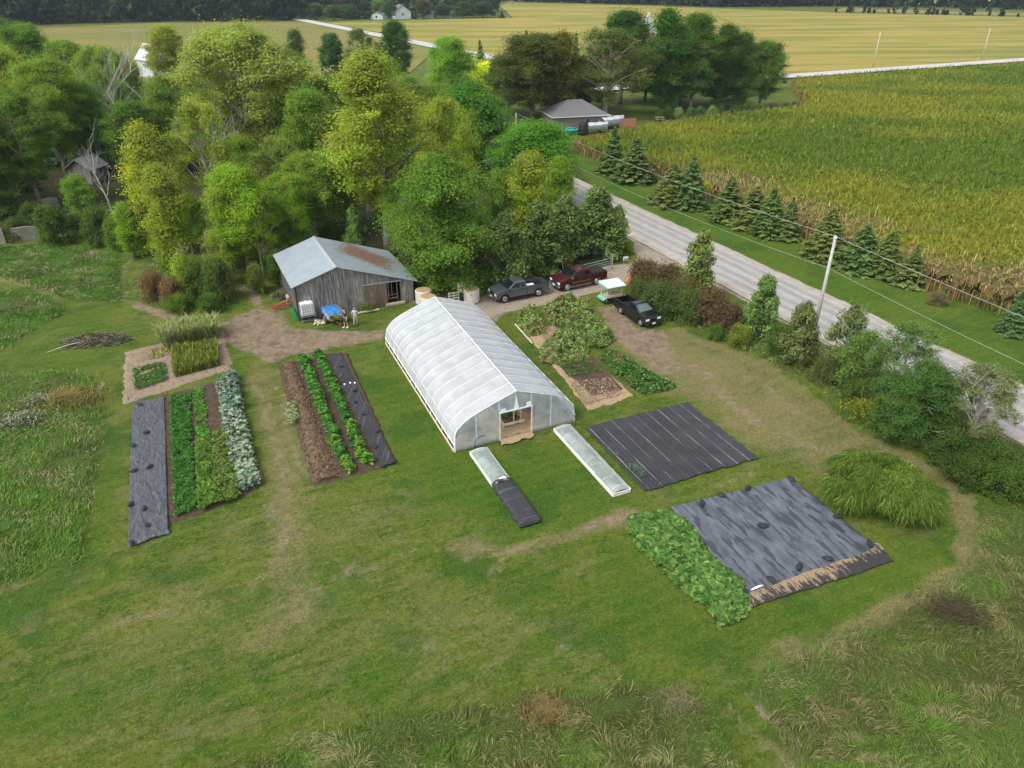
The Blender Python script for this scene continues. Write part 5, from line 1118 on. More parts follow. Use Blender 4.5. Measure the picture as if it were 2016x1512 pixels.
# bags holding down the tarps
def bag_mesh():
    bm = bmesh.new(); bmesh.ops.create_icosphere(bm, subdivisions=3, radius=1)
    for v in bm.verts:
        n = vnoise(np.array([v.co.x*2+9]), np.array([v.co.y*2+v.co.z]), .5, 3)[0]; v.co = Vector((v.co.x*.26, v.co.y*.15*(1-.3*abs(v.co.x)), v.co.z*.085+.07))*(.75+.55*n)
    me = bpy.data.meshes.new('sandbag'); bm.to_mesh(me); bm.free(); return me
bm_bag = bag_mesh(); bm_bag.materials.append(M['black_fabric'])
def bag(x, y, z, label, group, rz=0, s=1.0):
    o = bpy.data.objects.new('sandbag', bm_bag); col.objects.link(o); p = G(x, y, z); o.location = (p[0], p[1], z); o.rotation_euler = (0, 0, rz); o.scale = (s, s, s*1.2); tag(o, label, 'sandbag', group)
for i, (x, y, l) in enumerate([(1501, 1037, 'black sandbag lying alone in the middle of the big tarp'), (1382, 993, 'leftmost black sandbag on the far edge of the big tarp'), (1420, 977, 'second black sandbag from the left on the far edge of the big tarp'), (1472, 963, 'third black sandbag from the left on the far edge of the big tarp'),
        (1557, 945, 'black sandbag at the far right corner of the big tarp'), (1648, 1018, 'black sandbag on the right edge of the big tarp'), (1712, 1072, 'black sandbag at the near right corner of the big tarp'), (1630, 1102, 'right of three black sandbags on the near edge of the big tarp'),
        (1573, 1118, 'middle of three black sandbags on the near edge of the big tarp'), (1518, 1143, 'left of three black sandbags on the near edge of the big tarp'), (1463, 1168, 'black sandbag at the near left corner of the big tarp beside the vines')]):
    bag(x, y, .15, l, 'sandbags on the big tarp', i*1.3, 1.15 if i else 1.35)
# onions and scattered weeds on the weed cloth
patch('onion_plants', 1254, 930, 1.1, .45, 260, .5, [(.12, .20, .13), (.16, .24, .16)], 'blue green onion tops growing through the black weed cloth', 31, .03, rot=R(-60), cat='onions', flat=.4)
patch('onion_plants', 1212, 898, .3, .2, 30, .35, [(.12, .19, .11)], 'few sparse onion tops near the left edge of the weed cloth', 32, .03, cat='onions')
# squash vines
VP = GP([(1238, 1018), (1300, 1008), (1345, 1020), (1378, 1060), (1384, 1085), (1410, 1105), (1440, 1130), (1468, 1150), (1472, 1185), (1462, 1215), (1415, 1238), (1398, 1200), (1350, 1165), (1310, 1128), (1262, 1082), (1240, 1052)])
def vines():
    rng = np.random.default_rng(77); n = 2500; q = sample_poly(VP, n, rng); q = q+rng.normal(size=q.shape)*.06; sd = poly_sd(q[:, 0], q[:, 1], VP); h = vnoise(q[:, 0], q[:, 1], .8, 3)
    z = .10+(.20+.35*h)*sstep(sd, -.05, .6)*(.6+.4*rng.random(n)); r = .12+.11*rng.random(n); N = unit(rng.normal(size=(n, 3))*.33+[0, -.1, 1]); U = unit(np.cross(N, rng.normal(size=(n, 3)))); W = np.cross(N, U); C = np.c_[q, z]
    ang = np.linspace(0, 2*math.pi, 8)[:-1]; ring = []
    for k, a in enumerate(ang):
        rr = r*(1.0 if k else .45)*(1+.12*rng.normal(size=n)); ring.append(C+U*(np.cos(a)*rr)[:, None]+W*(np.sin(a)*rr)[:, None]-N*(.03*r/.15)[:, None])
    V = []; 
    for k in range(7): V.append(np.stack([C, ring[k], ring[(k+1) % 7], ring[(k+1) % 7]*.5+ring[k]*.5+N*.004], 1))
    V = np.stack([np.stack([C, ring[k], ring[(k+1) % 7]], 1) for k in range(7)], 1).reshape(-1, 3)
    c = colvar(rng, n, [(.070, .165, .030), (.10, .205, .042), (.05, .125, .026), (.13, .22, .05)], None, .25)*(.75+.5*h[:, None]); ym = rng.random(n) < .002; c[ym] = (.26, .26, .04)
    tag(link('squash_vines', np_mesh('squash_vines', V, 3, np.repeat(c, 7, 0)), None, M['crop']), 'dense squash vines with big round green leaves creeping over the edge of the tarp', 'squash vines', kind='stuff')
vines()
# ornamental grass clump
def grass_clump(name, x, y, Rr, Hh, n, label, seed, cols):
    rng = np.random.default_rng(seed); cx, cy = G(x, y); k = 40; a0 = rng.random(k)*6.28; r0 = np.sqrt(rng.random(k))*Rr*.82; ci = rng.integers(0, k, n)
    q = np.stack([np.cos(a0[ci])*r0[ci], np.sin(a0[ci])*r0[ci]], 1)+rng.normal(size=(n, 2))*.26; rr = np.hypot(q[:, 0], q[:, 1])/Rr
    hh = Hh*np.sqrt((1-.82*rr.clip(0, 1)**2))*(.80+.3*rng.random(k)[ci]); th = np.arctan2(q[:, 1], q[:, 0])+rng.normal(size=n)*1.2; L = .6*(.6+.7*rng.random(n)); z0 = hh*(.35+.6*rng.random(n)**.5)
    d_ = np.stack([np.cos(th), np.sin(th), 0*th], 1); mid = d_*(L*.45)[:, None]+np.array([0, 0, .26])*L[:, None]; tip = d_*L[:, None]+np.array([0, 0, -.22])*L[:, None]
    sa = rng.random(n)*6.28; W = np.stack([np.cos(sa), np.sin(sa), 0*sa], 1)*.034
    c = colvar(rng, n, cols, None, .28)*(.75+.5*rng.random(k)[ci])[:, None]
    return tag(link(name, np_mesh(name, blades_v(np.c_[q+[cx, cy], z0], mid, tip, W), 4, np.repeat(c, 2, 0)), None, M['blade']), label, 'shrub')
grass_clump('ornamental_grass', 1722, 985, 3.5, 2.3, 42000, 'big rounded clump of fine leaved green grass right of the big tarp', 41, [(.10, .18, .022), (.14, .22, .03), (.19, .25, .04), (.065, .12, .018)])
# ================================================================= VEGETABLE PLOTS
def soil_sheet(pts, label, mat='soil', z=.05, amp=.09, nu=60, nv=60, seed=1, name='soil_bed', ridge=None):
    def zf(u, v, x, y):
        e = sstep(np.minimum(np.minimum(u, 1-u), np.minimum(v, 1-v)), 0, .03)
        return -.05+(z+.05)*e+amp*vnoise(x, y, .45, seed)*e+(ridge(u, v)*e if ridge else 0)
    o = quad_sheet(GP(pts), nu, nv, name, mat, zf, jag=.5, seed=seed); return tag(o, label, 'garden bed')
simple('chips', (.25, .19, .135), .95, var=.35, scale=4, bump=1.0); simple('hay', (.14, .095, .058), .95, var=.35, scale=6, bump=1.0, c2=(.23, .16, .095))
simple('chips_grey', (.36, .31, .27), .95, var=.35, scale=5, bump=1.0)
# plot with black cover, carrots, lettuce, soil, kale
soil_sheet([(258, 1062), (512, 962), (452, 745), (320, 778)], 'dark soil bed under the crop rows of the left plot', 'soil', nu=90, nv=90)
def sheet_cover(u, v, x, y):
    e = np.minimum(np.minimum(u, 1-u), np.minimum(v, 1-v))
    cr = np.abs(vnoise(x*1.6+y*.5, y*.8-x*.3, 1.0, 4)-.5)*2; cr2 = np.abs(vnoise(x*.9-y*.6, y*1.3+x, 1.0, 14)-.5)*2
    return .15+.10*np.exp(-cr*14)*vnoise(x, y, 1.3, 31)+.08*np.exp(-cr2*14)*vnoise(x, y, 1.1, 33)*1.3+.05*vnoise(x, y, .8, 8)-.13*(e < .003)
o = quad_sheet(GP([(253, 1078), (333, 1050), (325, 783), (262, 796)]), 60, 160, 'plastic_cover', 'plastic_sheet', sheet_cover, jag=.25); tag(o, 'wrinkled grey black plastic sheet covering the leftmost bed of the left plot', 'plastic sheet')
for i, (x, y, l) in enumerate([(288, 852, 'upper black sandbag on the plastic sheet of the left plot'), (295, 920, 'second black sandbag down the plastic sheet of the left plot'), (284, 1003, 'third black sandbag down the plastic sheet of the left plot'), (290, 1034, 'lowest black sandbag on the plastic sheet of the left plot'),
        (262, 878, 'upper black bag on the left edge of the plastic sheet'), (264, 928, 'middle black bag on the left edge of the plastic sheet'), (258, 994, 'lower black bag on the left edge of the plastic sheet'), (259, 1070, 'black bag at the near left corner of the plastic sheet'), (275, 797, 'black bag at the far left corner of the plastic sheet')]):
    bag(x, y, .2, l, 'bags on the left plastic sheet', .4+i*.7, .95)
CAR = [(.050, .165, .022), (.075, .20, .034), (.038, .125, .02)]
leafmass('carrot_row', GP([(346, 1020), (385, 1005), (374, 778), (336, 785)]), 15000, .05, .42, .085, CAR, 51, 'dense dark green carrot row beside the black sheet', 'carrots', elong=2.2, rows=4)
leafmass('lettuce_row', GP([(391, 880), (412, 872), (400, 768), (380, 772)]), 2600, .05, .28, .12, [(.07, .20, .025), (.10, .25, .03)], 52, 'narrow rows of bright young lettuce', 'lettuce', rows=3)
leafmass('bean_row', GP([(394, 1010), (432, 992), (416, 870), (388, 876)]), 7000, .08, .55, .12, [(.10, .20, .025), (.14, .24, .035), (.08, .16, .025)], 53, 'bushy light green bean row in the middle of the left plot', 'beans')
leafmass('bean_row', GP([(434, 995), (472, 982), (446, 845), (422, 856)]), 6500, .08, .55, .12, [(.09, .18, .03), (.12, .21, .035), (.15, .17, .05)], 54, 'bushy green bean row next to the silvery kale', 'beans')
def rosette(name, seed, r, h, nleaf, cols, size, mat='crop', elong=1.6, erect=.5, sub=0):
    rng = np.random.default_rng(seed); P = []; N = []; S = []; U = []
    for i in range(nleaf):
        a = i*2.4+rng.normal()*.3; f = (i+.5)/nleaf; rad = r*(.15+.8*f); z = h*(1-.75*f*f)
        d = np.array([math.cos(a), math.sin(a), 0]); k = 1+sub
        for j in range(k):
            P.append(d*rad*(.7+.3*j)+[0, 0, z+rng.normal()*.02]+rng.normal(size=3)*.02*(1+sub)); N.append(d*(-.5*erect)+[0, 0, 1]+rng.normal(size=3)*(.3+.2*sub)); U.append(d*(1)+[0, 0, erect*(1-f)]); S.append(size*(.7+.6*rng.random()))
    V = cards_v(np.array(P), np.array(N), np.array(S), rng, elong, np.array(U)); me = np_mesh(name, V, 4, colvar(rng, len(P), cols, None, .18)); me.materials.append(M[mat]); return me
KA = [rosette('kale_plant', 60+i, .42, .55, 60, c, .19, sub=1) for i, c in enumerate([[(.18, .24, .16), (.32, .38, .28), (.13, .19, .12)], [(.22, .29, .18), (.34, .40, .28), (.17, .24, .13)], [(.11, .20, .14), (.22, .31, .23)]])]
PE = [rosette('potato_plant', 70+i, .40, .60, 55, c, .17, sub=1) for i, c in enumerate([[(.05, .17, .03), (.07, .21, .035), (.04, .13, .025)], [(.06, .19, .03), (.10, .25, .04)], [(.10, .24, .03), (.16, .30, .04)]])]
def along(pts, n):
    P = np.array(GP(pts)); L = np.r_[0, np.cumsum(np.hypot(*np.diff(P, axis=0).T))]; t = np.linspace(0, L[-1], n); return np.stack([np.interp(t, L, P[:, 0]), np.interp(t, L, P[:, 1])], 1)
rr_ = random.Random(8)
def crop_line(name, pts, n, meshes, label, cat, group, jit=.1, sc=(.85, 1.15), pick=None):
    for i, p in enumerate(along(pts, n)):
        me = meshes[rr_.randrange(len(meshes))] if pick is None else meshes[pick(i/n)]
        o = bpy.data.objects.new(name, me); col.objects.link(o); o.location = (p[0]+rr_.uniform(-jit, jit), p[1]+rr_.uniform(-jit, jit), .04); s = rr_.uniform(*sc); o.scale = (s, s, s*rr_.uniform(.85, 1.15)); o.rotation_euler = (0, 0, rr_.uniform(0, 6.28))
        tag(o, label, cat, group)
pk = lambda f: 2 if f < .3 else (0 if f < .45 else 1)
for pts in ([(436, 758), (452, 850), (482, 965)], [(448, 752), (464, 845), (495, 958)], [(460, 748), (476, 840), (502, 950)]):
    crop_line('kale_plant', pts, 24, KA, 'silvery blue green kale plant in the row at the right of the left plot', 'kale plant', 'kale plants in the silvery row', pick=lambda f: pk(f) if rr_.random() < .8 else rr_.randrange(3))
# middle plot: hay covered ridge, two potato rows, black strip
soil_sheet([(618, 960), (782, 912), (684, 694), (546, 716)], 'dark soil bed of the middle plot', 'soil', nu=80, nv=80, seed=5)
def hayz(u, v, x, y): return -.02+(.34*np.sin(math.pi*u)*(.45+.9*vnoise(x, y, 1.0, 3))+.13*vnoise(x, y, .25, 4))*sstep(np.minimum(v, 1-v), 0, .025)
o = quad_sheet(GP([(622, 950), (668, 938), (580, 714), (556, 720)]), 16, 90, 'hay_mulch', 'hay', hayz, jag=.8); tag(o, 'brown hay mulch ridge along the left side of the middle plot', 'hay mulch')
def litter(name, pts, n, size, cols, z, label, seed, cat='mulch', elong=4.):
    rng = np.random.default_rng(seed); q = sample_poly(GP(pts), n, rng); zz = z(q) if callable(z) else np.full(n, z); V = cards_v(np.c_[q, zz+rng.random(n)*.05], rng.normal(size=(n, 3))*.5+[0, 0, 1], size*(.5+rng.random(n)), rng, elong)
    o = link(name, np_mesh(name, V, 4, colvar(rng, n, cols)), None, M['litter']); return tag(o, label, cat, kind='stuff')
HA, HB_, HC_, HD_ = [np.array(v) for v in GP([(622, 950), (668, 938), (580, 714), (556, 720)])]
def hay_u(q):
    ax = HD_-HA; t = ((q-HA) @ ax)/(ax @ ax); L_ = HA+t[:, None]*(HD_-HA); Rr_ = HB_+t[:, None]*(HC_-HB_); w = Rr_-L_; return ((q-L_)*w).sum(1)/(w*w).sum(1)
litter('hay', [(618, 955), (672, 940), (585, 712), (552, 720)], 7000, .045, [(.16, .11, .065), (.24, .17, .10), (.09, .062, .04)], lambda q: .05+.36*np.sin(math.pi*hay_u(q).clip(.02, .98)), 'loose brown hay straws on the mulch ridge', 81, elong=5)
PG = 'potato plants in the two rows of the middle plot'
crop_line('potato_plant', [(597, 712), (640, 820), (686, 930)], 34, PE, 'leafy bright green potato plant in the left row of the middle plot', 'potato plant', PG, .10, pick=lambda f: 2 if f > .75 and rr_.random() < .6 else rr_.randrange(2))
crop_line('potato_plant', [(628, 703), (675, 810), (722, 915)], 34, PE, 'leafy bright green potato plant in the right row of the middle plot', 'potato plant', PG, .10, pick=lambda f: 2 if f > .6 and rr_.random() < .6 else rr_.randrange(2))
o = quad_sheet(GP([(748, 921), (779, 912), (673, 697), (644, 699)]), 20, 120, 'black_strip', 'fabric_strip', lambda u, v, x, y: .12+.03*vnoise(x, y, .5, 3)+.015*np.sin(u*40)-.10*((u < .01) | (u > .99)), jag=.15); tag(o, 'long strip of black cloth along the right side of the middle plot', 'ground cloth')
for i, (x, y) in enumerate([(672, 722), (699, 770), (700, 792), (716, 816), (745, 850), (740, 880), (752, 918), (776, 910)]):
    bag(x, y, .14, 'black sandbag on the long black strip of the middle plot', 'sandbags on the black strip', i, .8)
for x, y in ((679, 761), (690, 758), (699, 758)):
    b = MB(); p = G(x, y); b.box((p[0], p[1], .2), (.14, .11, .12), x*.3); tag(b.build('stone', 'white_tape', None, bevel=.03), 'small white stone on the seam of the black strip', 'stone', 'white stones on the black strip')
leafmass('weed_plant', GP([(562, 835), (575, 845), (590, 830), (578, 800), (568, 805)]), 500, .1, .7, .08, [(.30, .36, .16), (.22, .30, .12)], 88, 'pale green feathery weed at the left side of the hay ridge', 'weed', elong=2.2)
# chip-path plot at the upper left
soil_sheet([(240, 796), (458, 726), (440, 648), (246, 692)], 'square wood chip path around the upper left plot', 'chips', .03, .05, seed=9, name='chip_path')
soil_sheet([(265, 770), (330, 748), (322, 714), (262, 724)], 'soil of the small carrot square within the chip path', 'soil_pale', .10, .05, 20, 20, seed=10)
soil_sheet([(262, 716), (345, 700), (335, 672), (262, 690)], 'reddish soil with seedlings in the upper left plot', 'soil_pale', .10, .05, 20, 20, seed=11)
leafmass('carrot_row', GP([(266, 772), (330, 750), (324, 716), (262, 728)]), 2600, .1, .32, .09, CAR+[(.08, .12, .03)], 55, 'small square of low green carrots inside the chip path', 'carrots', elong=2, rows=5)
leafmass('seedlings', GP([(290, 712), (345, 698), (345, 680), (300, 690)]), 260, .12, .25, .12, [(.16, .22, .05), (.3, .3, .05)], 56, 'scattered seedlings on the reddish soil', 'seedlings')
def stand(name, pts, n, H, cols, label, seed, cat, width=.04, lean=.3, hv=.35, droop=.0):
    rng = np.random.default_rng(seed); q = sample_poly(GP(pts), n, rng); th = rng.random(n)*6.28; L = H*(1-hv*rng.random(n))*(.75+.4*vnoise(q[:, 0], q[:, 1], .8, seed)); z0 = L*.35*rng.random(n)
    d_ = np.stack([np.cos(th), np.sin(th), 0*th], 1); mid = d_*(L*lean*.4)[:, None]+np.array([0, 0, .6])*L[:, None]; tip = d_*(L*lean)[:, None]+np.array([0, 0, .95-droop])*L[:, None]
    W = np.stack([-d_[:, 1], d_[:, 0], 0*th], 1)*width; hh = vnoise(q[:, 0], q[:, 1], 1.0, seed+3)
    V = blades_v(np.c_[q, z0], mid, tip, W); c = colvar(rng, n, cols, None, .2)*(.8+.4*hh)[:, None]
    return tag(link(name, np_mesh(name, V, 4, np.repeat(c, 2, 0)), None, M['blade']), label, cat, kind='stuff')
stand('millet', [(345, 745), (434, 722), (430, 680), (340, 694)], 5200, .85, [(.15, .22, .03), (.22, .27, .035), (.30, .30, .05), (.09, .16, .025)], 'block of short yellow green cereal at the upper left plot', 91, 'cereal crop', .05, .25)
stand('sweet_corn', [(325, 690), (432, 668), (428, 646), (318, 668)], 2600, 1.75, [(.34, .36, .14), (.26, .31, .10), (.20, .27, .07)], 'tall pale yellow green grass like crop behind the cereal block', 92, 'tall crop', .055, .5, droop=.1)
# flower and squash garden right of the tunnel
soil_sheet([(1160, 808), (1248, 778), (1110, 655), (1012, 628)], 'straw and chip path around the bare bed right of the tunnel', 'straw', .03, .05, nu=50, nv=90, seed=12, name='straw_path')
soil_sheet([(1168, 782), (1228, 768), (1165, 700), (1092, 716)], 'bare dark bed within the straw path right of the tunnel', 'soil', .10, .08, seed=13)
soil_sheet([(1100, 700), (1158, 690), (1090, 640), (1050, 650)], 'dark soil strip between the flower masses', 'soil_pale', .10, .08, 20, 30, seed=14)
litter('wood_chips', [(1150, 800), (1225, 778), (1200, 745), (1120, 755)], 1500, .07, [(.30, .23, .15), (.20, .15, .10), (.38, .30, .20)], .13, 'scattered chips over the near end of the bare bed', 82, elong=1.6)
leafmass('low_weeds', GP([(1118, 745), (1180, 735), (1150, 700), (1100, 712)]), 1500, .1, .3, .10, [(.06, .12, .025), (.10, .14, .04)], 57, 'low green weeds on the bare bed', 'weeds')
def herb_mass(name, pts, n, H, label, seed, cols, flow=None):
    rng = np.random.default_rng(seed); P = GP(pts); q = sample_poly(P, n, rng); q = q[(vnoise(q[:, 0], q[:, 1], 1.1, seed+50, 3) > .40) | (rng.random(n) < .15)]; n = len(q); sd = poly_sd(q[:, 0], q[:, 1], P); h = vnoise(q[:, 0], q[:, 1], .9, seed, 3); zt = H*(.10+1.25*vnoise(q[:, 0], q[:, 1], .7, seed+60, 2)**1.3)*sstep(sd, -.2, .5); z = zt*(.35+.65*rng.random(n)**.5)
    V = cards_v(np.c_[q, z], rng.normal(size=(n, 3))*.8+[0, 0, .7], .12*(.5+rng.random(n)), rng, 2.2); cl = vnoise(q[:, 0], q[:, 1], 1.3, seed+2); c = colvar(rng, n, cols, None, .25)*(.75+.5*h[:, None])
    br = (cl > .64)[:, None] & (rng.random((n, 1)) < .45); c = np.where(br, np.array([.30, .18, .09])*(.7+.6*rng.random((n, 1))), c)
    if flow:
        m = int(n*.012); k = rng.choice(n, m, False); fv = cards_v(np.c_[q[k], zt[k]+.08], rng.normal(size=(m, 3))*.3+[0, -.2, 1], np.full(m, .10), rng, 1.0); V = np.concatenate([V, fv]); c = np.concatenate([c, colvar(rng, m, flow, None, .1)])
    # upright stems
    m = n//10; k = rng.choice(n, m, False); d = rng.normal(size=(m, 3))*.16; d[:, 2] = 0; hh = (zt[k]+.25)[:, None]*np.array([0, 0, 1.]); W = unit(rng.normal(size=(m, 3))*[1, 1, 0])*.035
    V = np.concatenate([V, blades_v(np.c_[q[k], 0*k], hh*.5+d, hh+d*2.2, W)]); c = np.concatenate([c, np.repeat(colvar(rng, m, cols), 2, 0)])
    return tag(link(name, np_mesh(name, V, 4, c), None, M['crop']), label, 'garden plants', kind='stuff')
HB = [(.15, .25, .045), (.23, .32, .085), (.10, .19, .035), (.31, .37, .13)]
herb_mass('flower_bed', [(1068, 612), (1100, 590), (1165, 598), (1168, 632), (1195, 652), (1212, 672), (1180, 688), (1135, 680), (1110, 655), (1078, 632)], 9500, 1.25, 'large mass of pale green flowering plants with yellow blooms right of the tunnel', 101, HB+[(.14, .22, .05)], [(.70, .55, .06), (.75, .75, .45)])
herb_mass('flower_bed', [(1060, 690), (1095, 660), (1130, 668), (1160, 690), (1150, 712), (1105, 722), (1066, 715)], 5000, 1.35, 'pale green and rusty plant mass nearest the tunnel', 102, HB, [(.75, .72, .45)])
herb_mass('flower_bed', [(1015, 640), (1025, 612), (1055, 605), (1070, 640), (1078, 660), (1040, 664)], 3200, 1.15, 'smaller bushy plant group at the far left of the flower garden', 103, HB, [(.70, .60, .15)])
herb_mass('squash_vines', [(1178, 705), (1195, 690), (1235, 705), (1275, 730), (1335, 762), (1300, 772), (1262, 775), (1240, 760), (1205, 735)], 4800, .55, 'low green squash vines trailing right of the straw path', 104, [(.07, .16, .03), (.10, .21, .045), (.06, .13, .025)], [(.60, .60, .25)])
P0, P1 = G(1014, 640), G(1048, 678)
tag(MB().bar((P0[0], P0[1], .1), (P1[0], P1[1], .1), .12, .12).build('log', 'pale_wood', None, bevel=.02), 'thin pale board edging the flower garden beside the tunnel', 'board')
# brush pile
def brush(x, y, rx, ry, h, n, label, seed, cols, rot=0):
    rng = np.random.default_rng(seed); cx, cy = G(x, y); b = MB()
    t = empty('brush_pile', (cx, cy, 0), rot, label, 'brush pile')
    for i in range(n):
        a = rng.random()*6.28; r = math.sqrt(rng.random()); p = Vector((math.cos(a)*r*rx, math.sin(a)*r*ry, h*(1-r*r)*rng.random()+.05)); d = Vector((rng.normal(), rng.normal()*.4, rng.normal()*.18)).normalized()*rng.uniform(.5, 1.5)
        b.tube([p-d*.5, p+Vector(rng.normal(size=3)*.08), p+d*.5], [.03, .022, .008], 4, cap=False)
    b.build('twigs', 'bark', t)
    P = []; 
    n2 = 1500; a = rng.random(n2)*6.28; r = np.sqrt(rng.random(n2)); P = np.stack([np.cos(a)*r*rx, np.sin(a)*r*ry, (h*(1-r**2)*(.4+.6*rng.random(n2)))], 1)
    link('dead_leaves', np_mesh('dead_leaves', cards_v(P, rng.normal(size=P.shape)+[0, 0, .6], .11*(.6+.8*rng.random(n2)), rng, 1.6), 4, colvar(rng, n2, cols)), t, M['litter'])
    return t
t = brush(190, 672, 3.0, 1.3, .75, 160, 'dark brush pile of branches on the mown grass at the left', 111, [(.10, .07, .05), (.16, .09, .05), (.05, .08, .03), (.07, .10, .03)], R(8))
b = MB(); P0, P1 = G(92, 696), G(175, 678); b.tube([(P0[0], P0[1], .1), ((P0[0]+P1[0])/2, (P0[1]+P1[1])/2+.3, .25), (P1[0], P1[1], .35)], [.03, .06, .09], 6); tag(b.build('branch', 'bark_pale', None, smooth=True), 'long pale branch sticking out of the brush pile to the left', 'branch')

# ---- short blades of the mown lawn, following the worn, dry and lush patches of the ground
def lawn_grass():
    rng = np.random.default_rng(303); area = GP([(-60, 560), (240, 500), (480, 590), (760, 640), (960, 620), (1180, 600), (1330, 640), (1660, 800), (1860, 900), (1960, 1020), (1900, 1180), (1520, 1330), (1600, 1540), (-60, 1540)])
    q = sample_poly(area, 120000, rng); d = np.hypot(q[:, 0], q[:, 1]); q = q[rng.random(len(q)) < (26/d).clip(.35, 1)]
    ix = np.clip(np.searchsorted(gx, q[:, 0]), 0, len(gx)-1); iy = np.clip(np.searchsorted(gy, q[:, 1]), 0, len(gy)-1); k = ix*len(gy)+iy
    keep = (CH['rough'][k] < .4) & (CH['floor'][k] < .4) & (CH['gravel'][k] < .2) & (rng.random(len(q)) > CH['dirt'][k]*1.3)
    for P in BEDS: keep &= poly_sd(q[:, 0], q[:, 1], P) < -.05
    q = q[keep]; k = k[keep]; n = len(q); dry = CH['dry'][k]*.55+vnoise(q[:, 0], q[:, 1], 1.2, 77)*.5; lush = CH['lush'][k]
    th = rng.random(n)*6.28; L = .07+.09*rng.random(n); dd = np.stack([np.cos(th), np.sin(th), 0*th], 1); z = .015+.03*rng.random(n)
    mid = dd*(L*.5)[:, None]+np.array([0, 0, 1.])*z[:, None]; tip = dd*L[:, None]+np.array([0, 0, 1.])*z[:, None]*.6; W = np.stack([-dd[:, 1], dd[:, 0], 0*th], 1)*.028
    f = sstep(dry+.25*rng.normal(size=n)-.4*lush, .35, .75)[:, None]; c = np.array([.072, .145, .014])*(1-f)+np.array([.165, .155, .055])*f; c = c*(1+.3*rng.normal(size=(n, 1))).clip(.35, 1.6)
    V = blades_v(np.c_[q, np.full(n, .01)], mid, tip, W, .5); tag(link('lawn_grass', np_mesh('lawn_grass', V, 4, np.repeat(c, 2, 0)), None, M['blade']), 'short mown grass of the wide lawn around the plots and tunnel', 'grass', kind='stuff')
BEDS = [GP(p) for p in ([(253, 1078), (333, 1050), (512, 962), (452, 745), (320, 778), (262, 796)], [(618, 960), (782, 912), (684, 694), (546, 716)], [(240, 796), (458, 726), (440, 648), (246, 692)], [(1160, 808), (1248, 778), (1110, 655), (1012, 628)],
        [(1270, 968), (1492, 903), (1352, 793), (1150, 843)], [(1476, 1198), (1757, 1106), (1555, 941), (1322, 1000)], [(760, 678), (903, 890), (1131, 830), (940, 612)], [(925, 893), (1022, 1035), (1058, 1022), (960, 883)], [(1090, 848), (1205, 977), (1239, 966), (1122, 843)])]
lawn_grass()
# ================================================================= BARN
def board_mat(name, a, b_, c_, scale=3.2, axis='X', dark=.5):
    q = NT(name); o = q.obj; m_ = q.mapv(o, (1, 1, .10)); w = q.n('ShaderNodeTexWave', wave_type='BANDS', bands_direction=axis); w.inputs['Scale'].default_value = scale; w.inputs['Distortion'].default_value = .25; w.inputs['Detail'].default_value = 0; q.put(w.inputs['Vector'], o)
    n1 = q.noise(2.2, 5, .7, m_); n2 = q.noise(6, 4, .7, m_); n3 = q.noise(.6, 4, .6, o)
    c = q.mix(q.mr(n1, .35, .65), a, b_); c = q.mix(q.mr(n2, .50, .62, 0, .85), c, c_); c = q.mix(q.mr(n3, .35, .65, .4, 0), c, tuple(v*.6 for v in a)); c = q.mix(q.mr(w.outputs['Fac'], .0, .10, dark*1.4, 0), c, (.02, .018, .016))
    q.bsdf(c, .9, 0, .15, q.bump(q.ma('ADD', n2, w.outputs['Fac']), .4, .02)); M[name] = q.m
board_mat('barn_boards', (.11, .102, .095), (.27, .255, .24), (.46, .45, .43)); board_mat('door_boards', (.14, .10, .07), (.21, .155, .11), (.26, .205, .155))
simple('dark_inside', (.03, .026, .022), .95)
def roof_mat():
    q = NT('tin_roof'); o = q.obj; w = q.n('ShaderNodeTexWave', wave_type='BANDS', bands_direction='Y'); w.inputs['Scale'].default_value = 2.4; q.put(w.inputs['Vector'], o); n1 = q.noise(.8, 5, .7, o); n2 = q.noise(3.5, 8, .9, q.mapv(o, (1, .8, 1)), .4)
    sx = q.n('ShaderNodeSeparateXYZ'); q.put(sx.inputs[0], o); x = sx.outputs[0]; y = sx.outputs[1]
    c = q.mix(q.mr(n1, .3, .7), (.30, .355, .395), (.385, .44, .48)); c = q.mix(q.mr(w.outputs[0], .9, 1, 0, .3), c, (.22, .26, .29))
    # rust and fallen leaves lie on the far right end
    d = q.ma('ADD', q.ma('MULTIPLY', q.ma('ABSOLUTE', q.ma('SUBTRACT', q.ma('ADD', x, q.ma('MULTIPLY', y, .25)), 9.6)), .50), q.ma('MULTIPLY', q.ma('ABSOLUTE', q.ma('SUBTRACT', y, 5.6)), .34))
    f = q.mr(q.ma('SUBTRACT', q.ma('ADD', q.ma('MULTIPLY', n2, 2.6), -.18), q.ma('MULTIPLY', d, .42)), .50, .62, 0, 1); rc = q.mix(q.mr(q.noise(5, 5, .7, o), .35, .65), (.13, .10, .09), (.38, .21, .12)); c = q.mix(q.ma('MULTIPLY', f, q.mr(x, 4.4, 5.4)), c, rc)
    q.bsdf(c, .5, .35, .4, q.bump(w.outputs[0], .35, .03)); M['tin_roof'] = q.m
roof_mat()
BA = (-19.83, 62.85); BANG = R(25.2); BW, BD = 11.2, 9.1
barn = empty('barn', (BA[0], BA[1], 0), BANG, 'weathered grey board barn with a pale tin roof, partly rusty', 'barn')
def roofz(x): return 3.42+(x+.3)*(4.72-3.42)/4.2 if x < 3.9 else 4.72-(x-3.9)*(4.72-2.12)/7.5
def wall_prism(b, x0, x1, z0, y0, y1, z1=None):
    xs = [x0]+([3.9] if x0 < 3.9 < x1 else [])+[x1]; top = [(x, (roofz(x)-.06) if z1 is None else z1) for x in xs[::-1]]; b.prism([(x0, z0), (x1, z0)]+top, y0, y1)
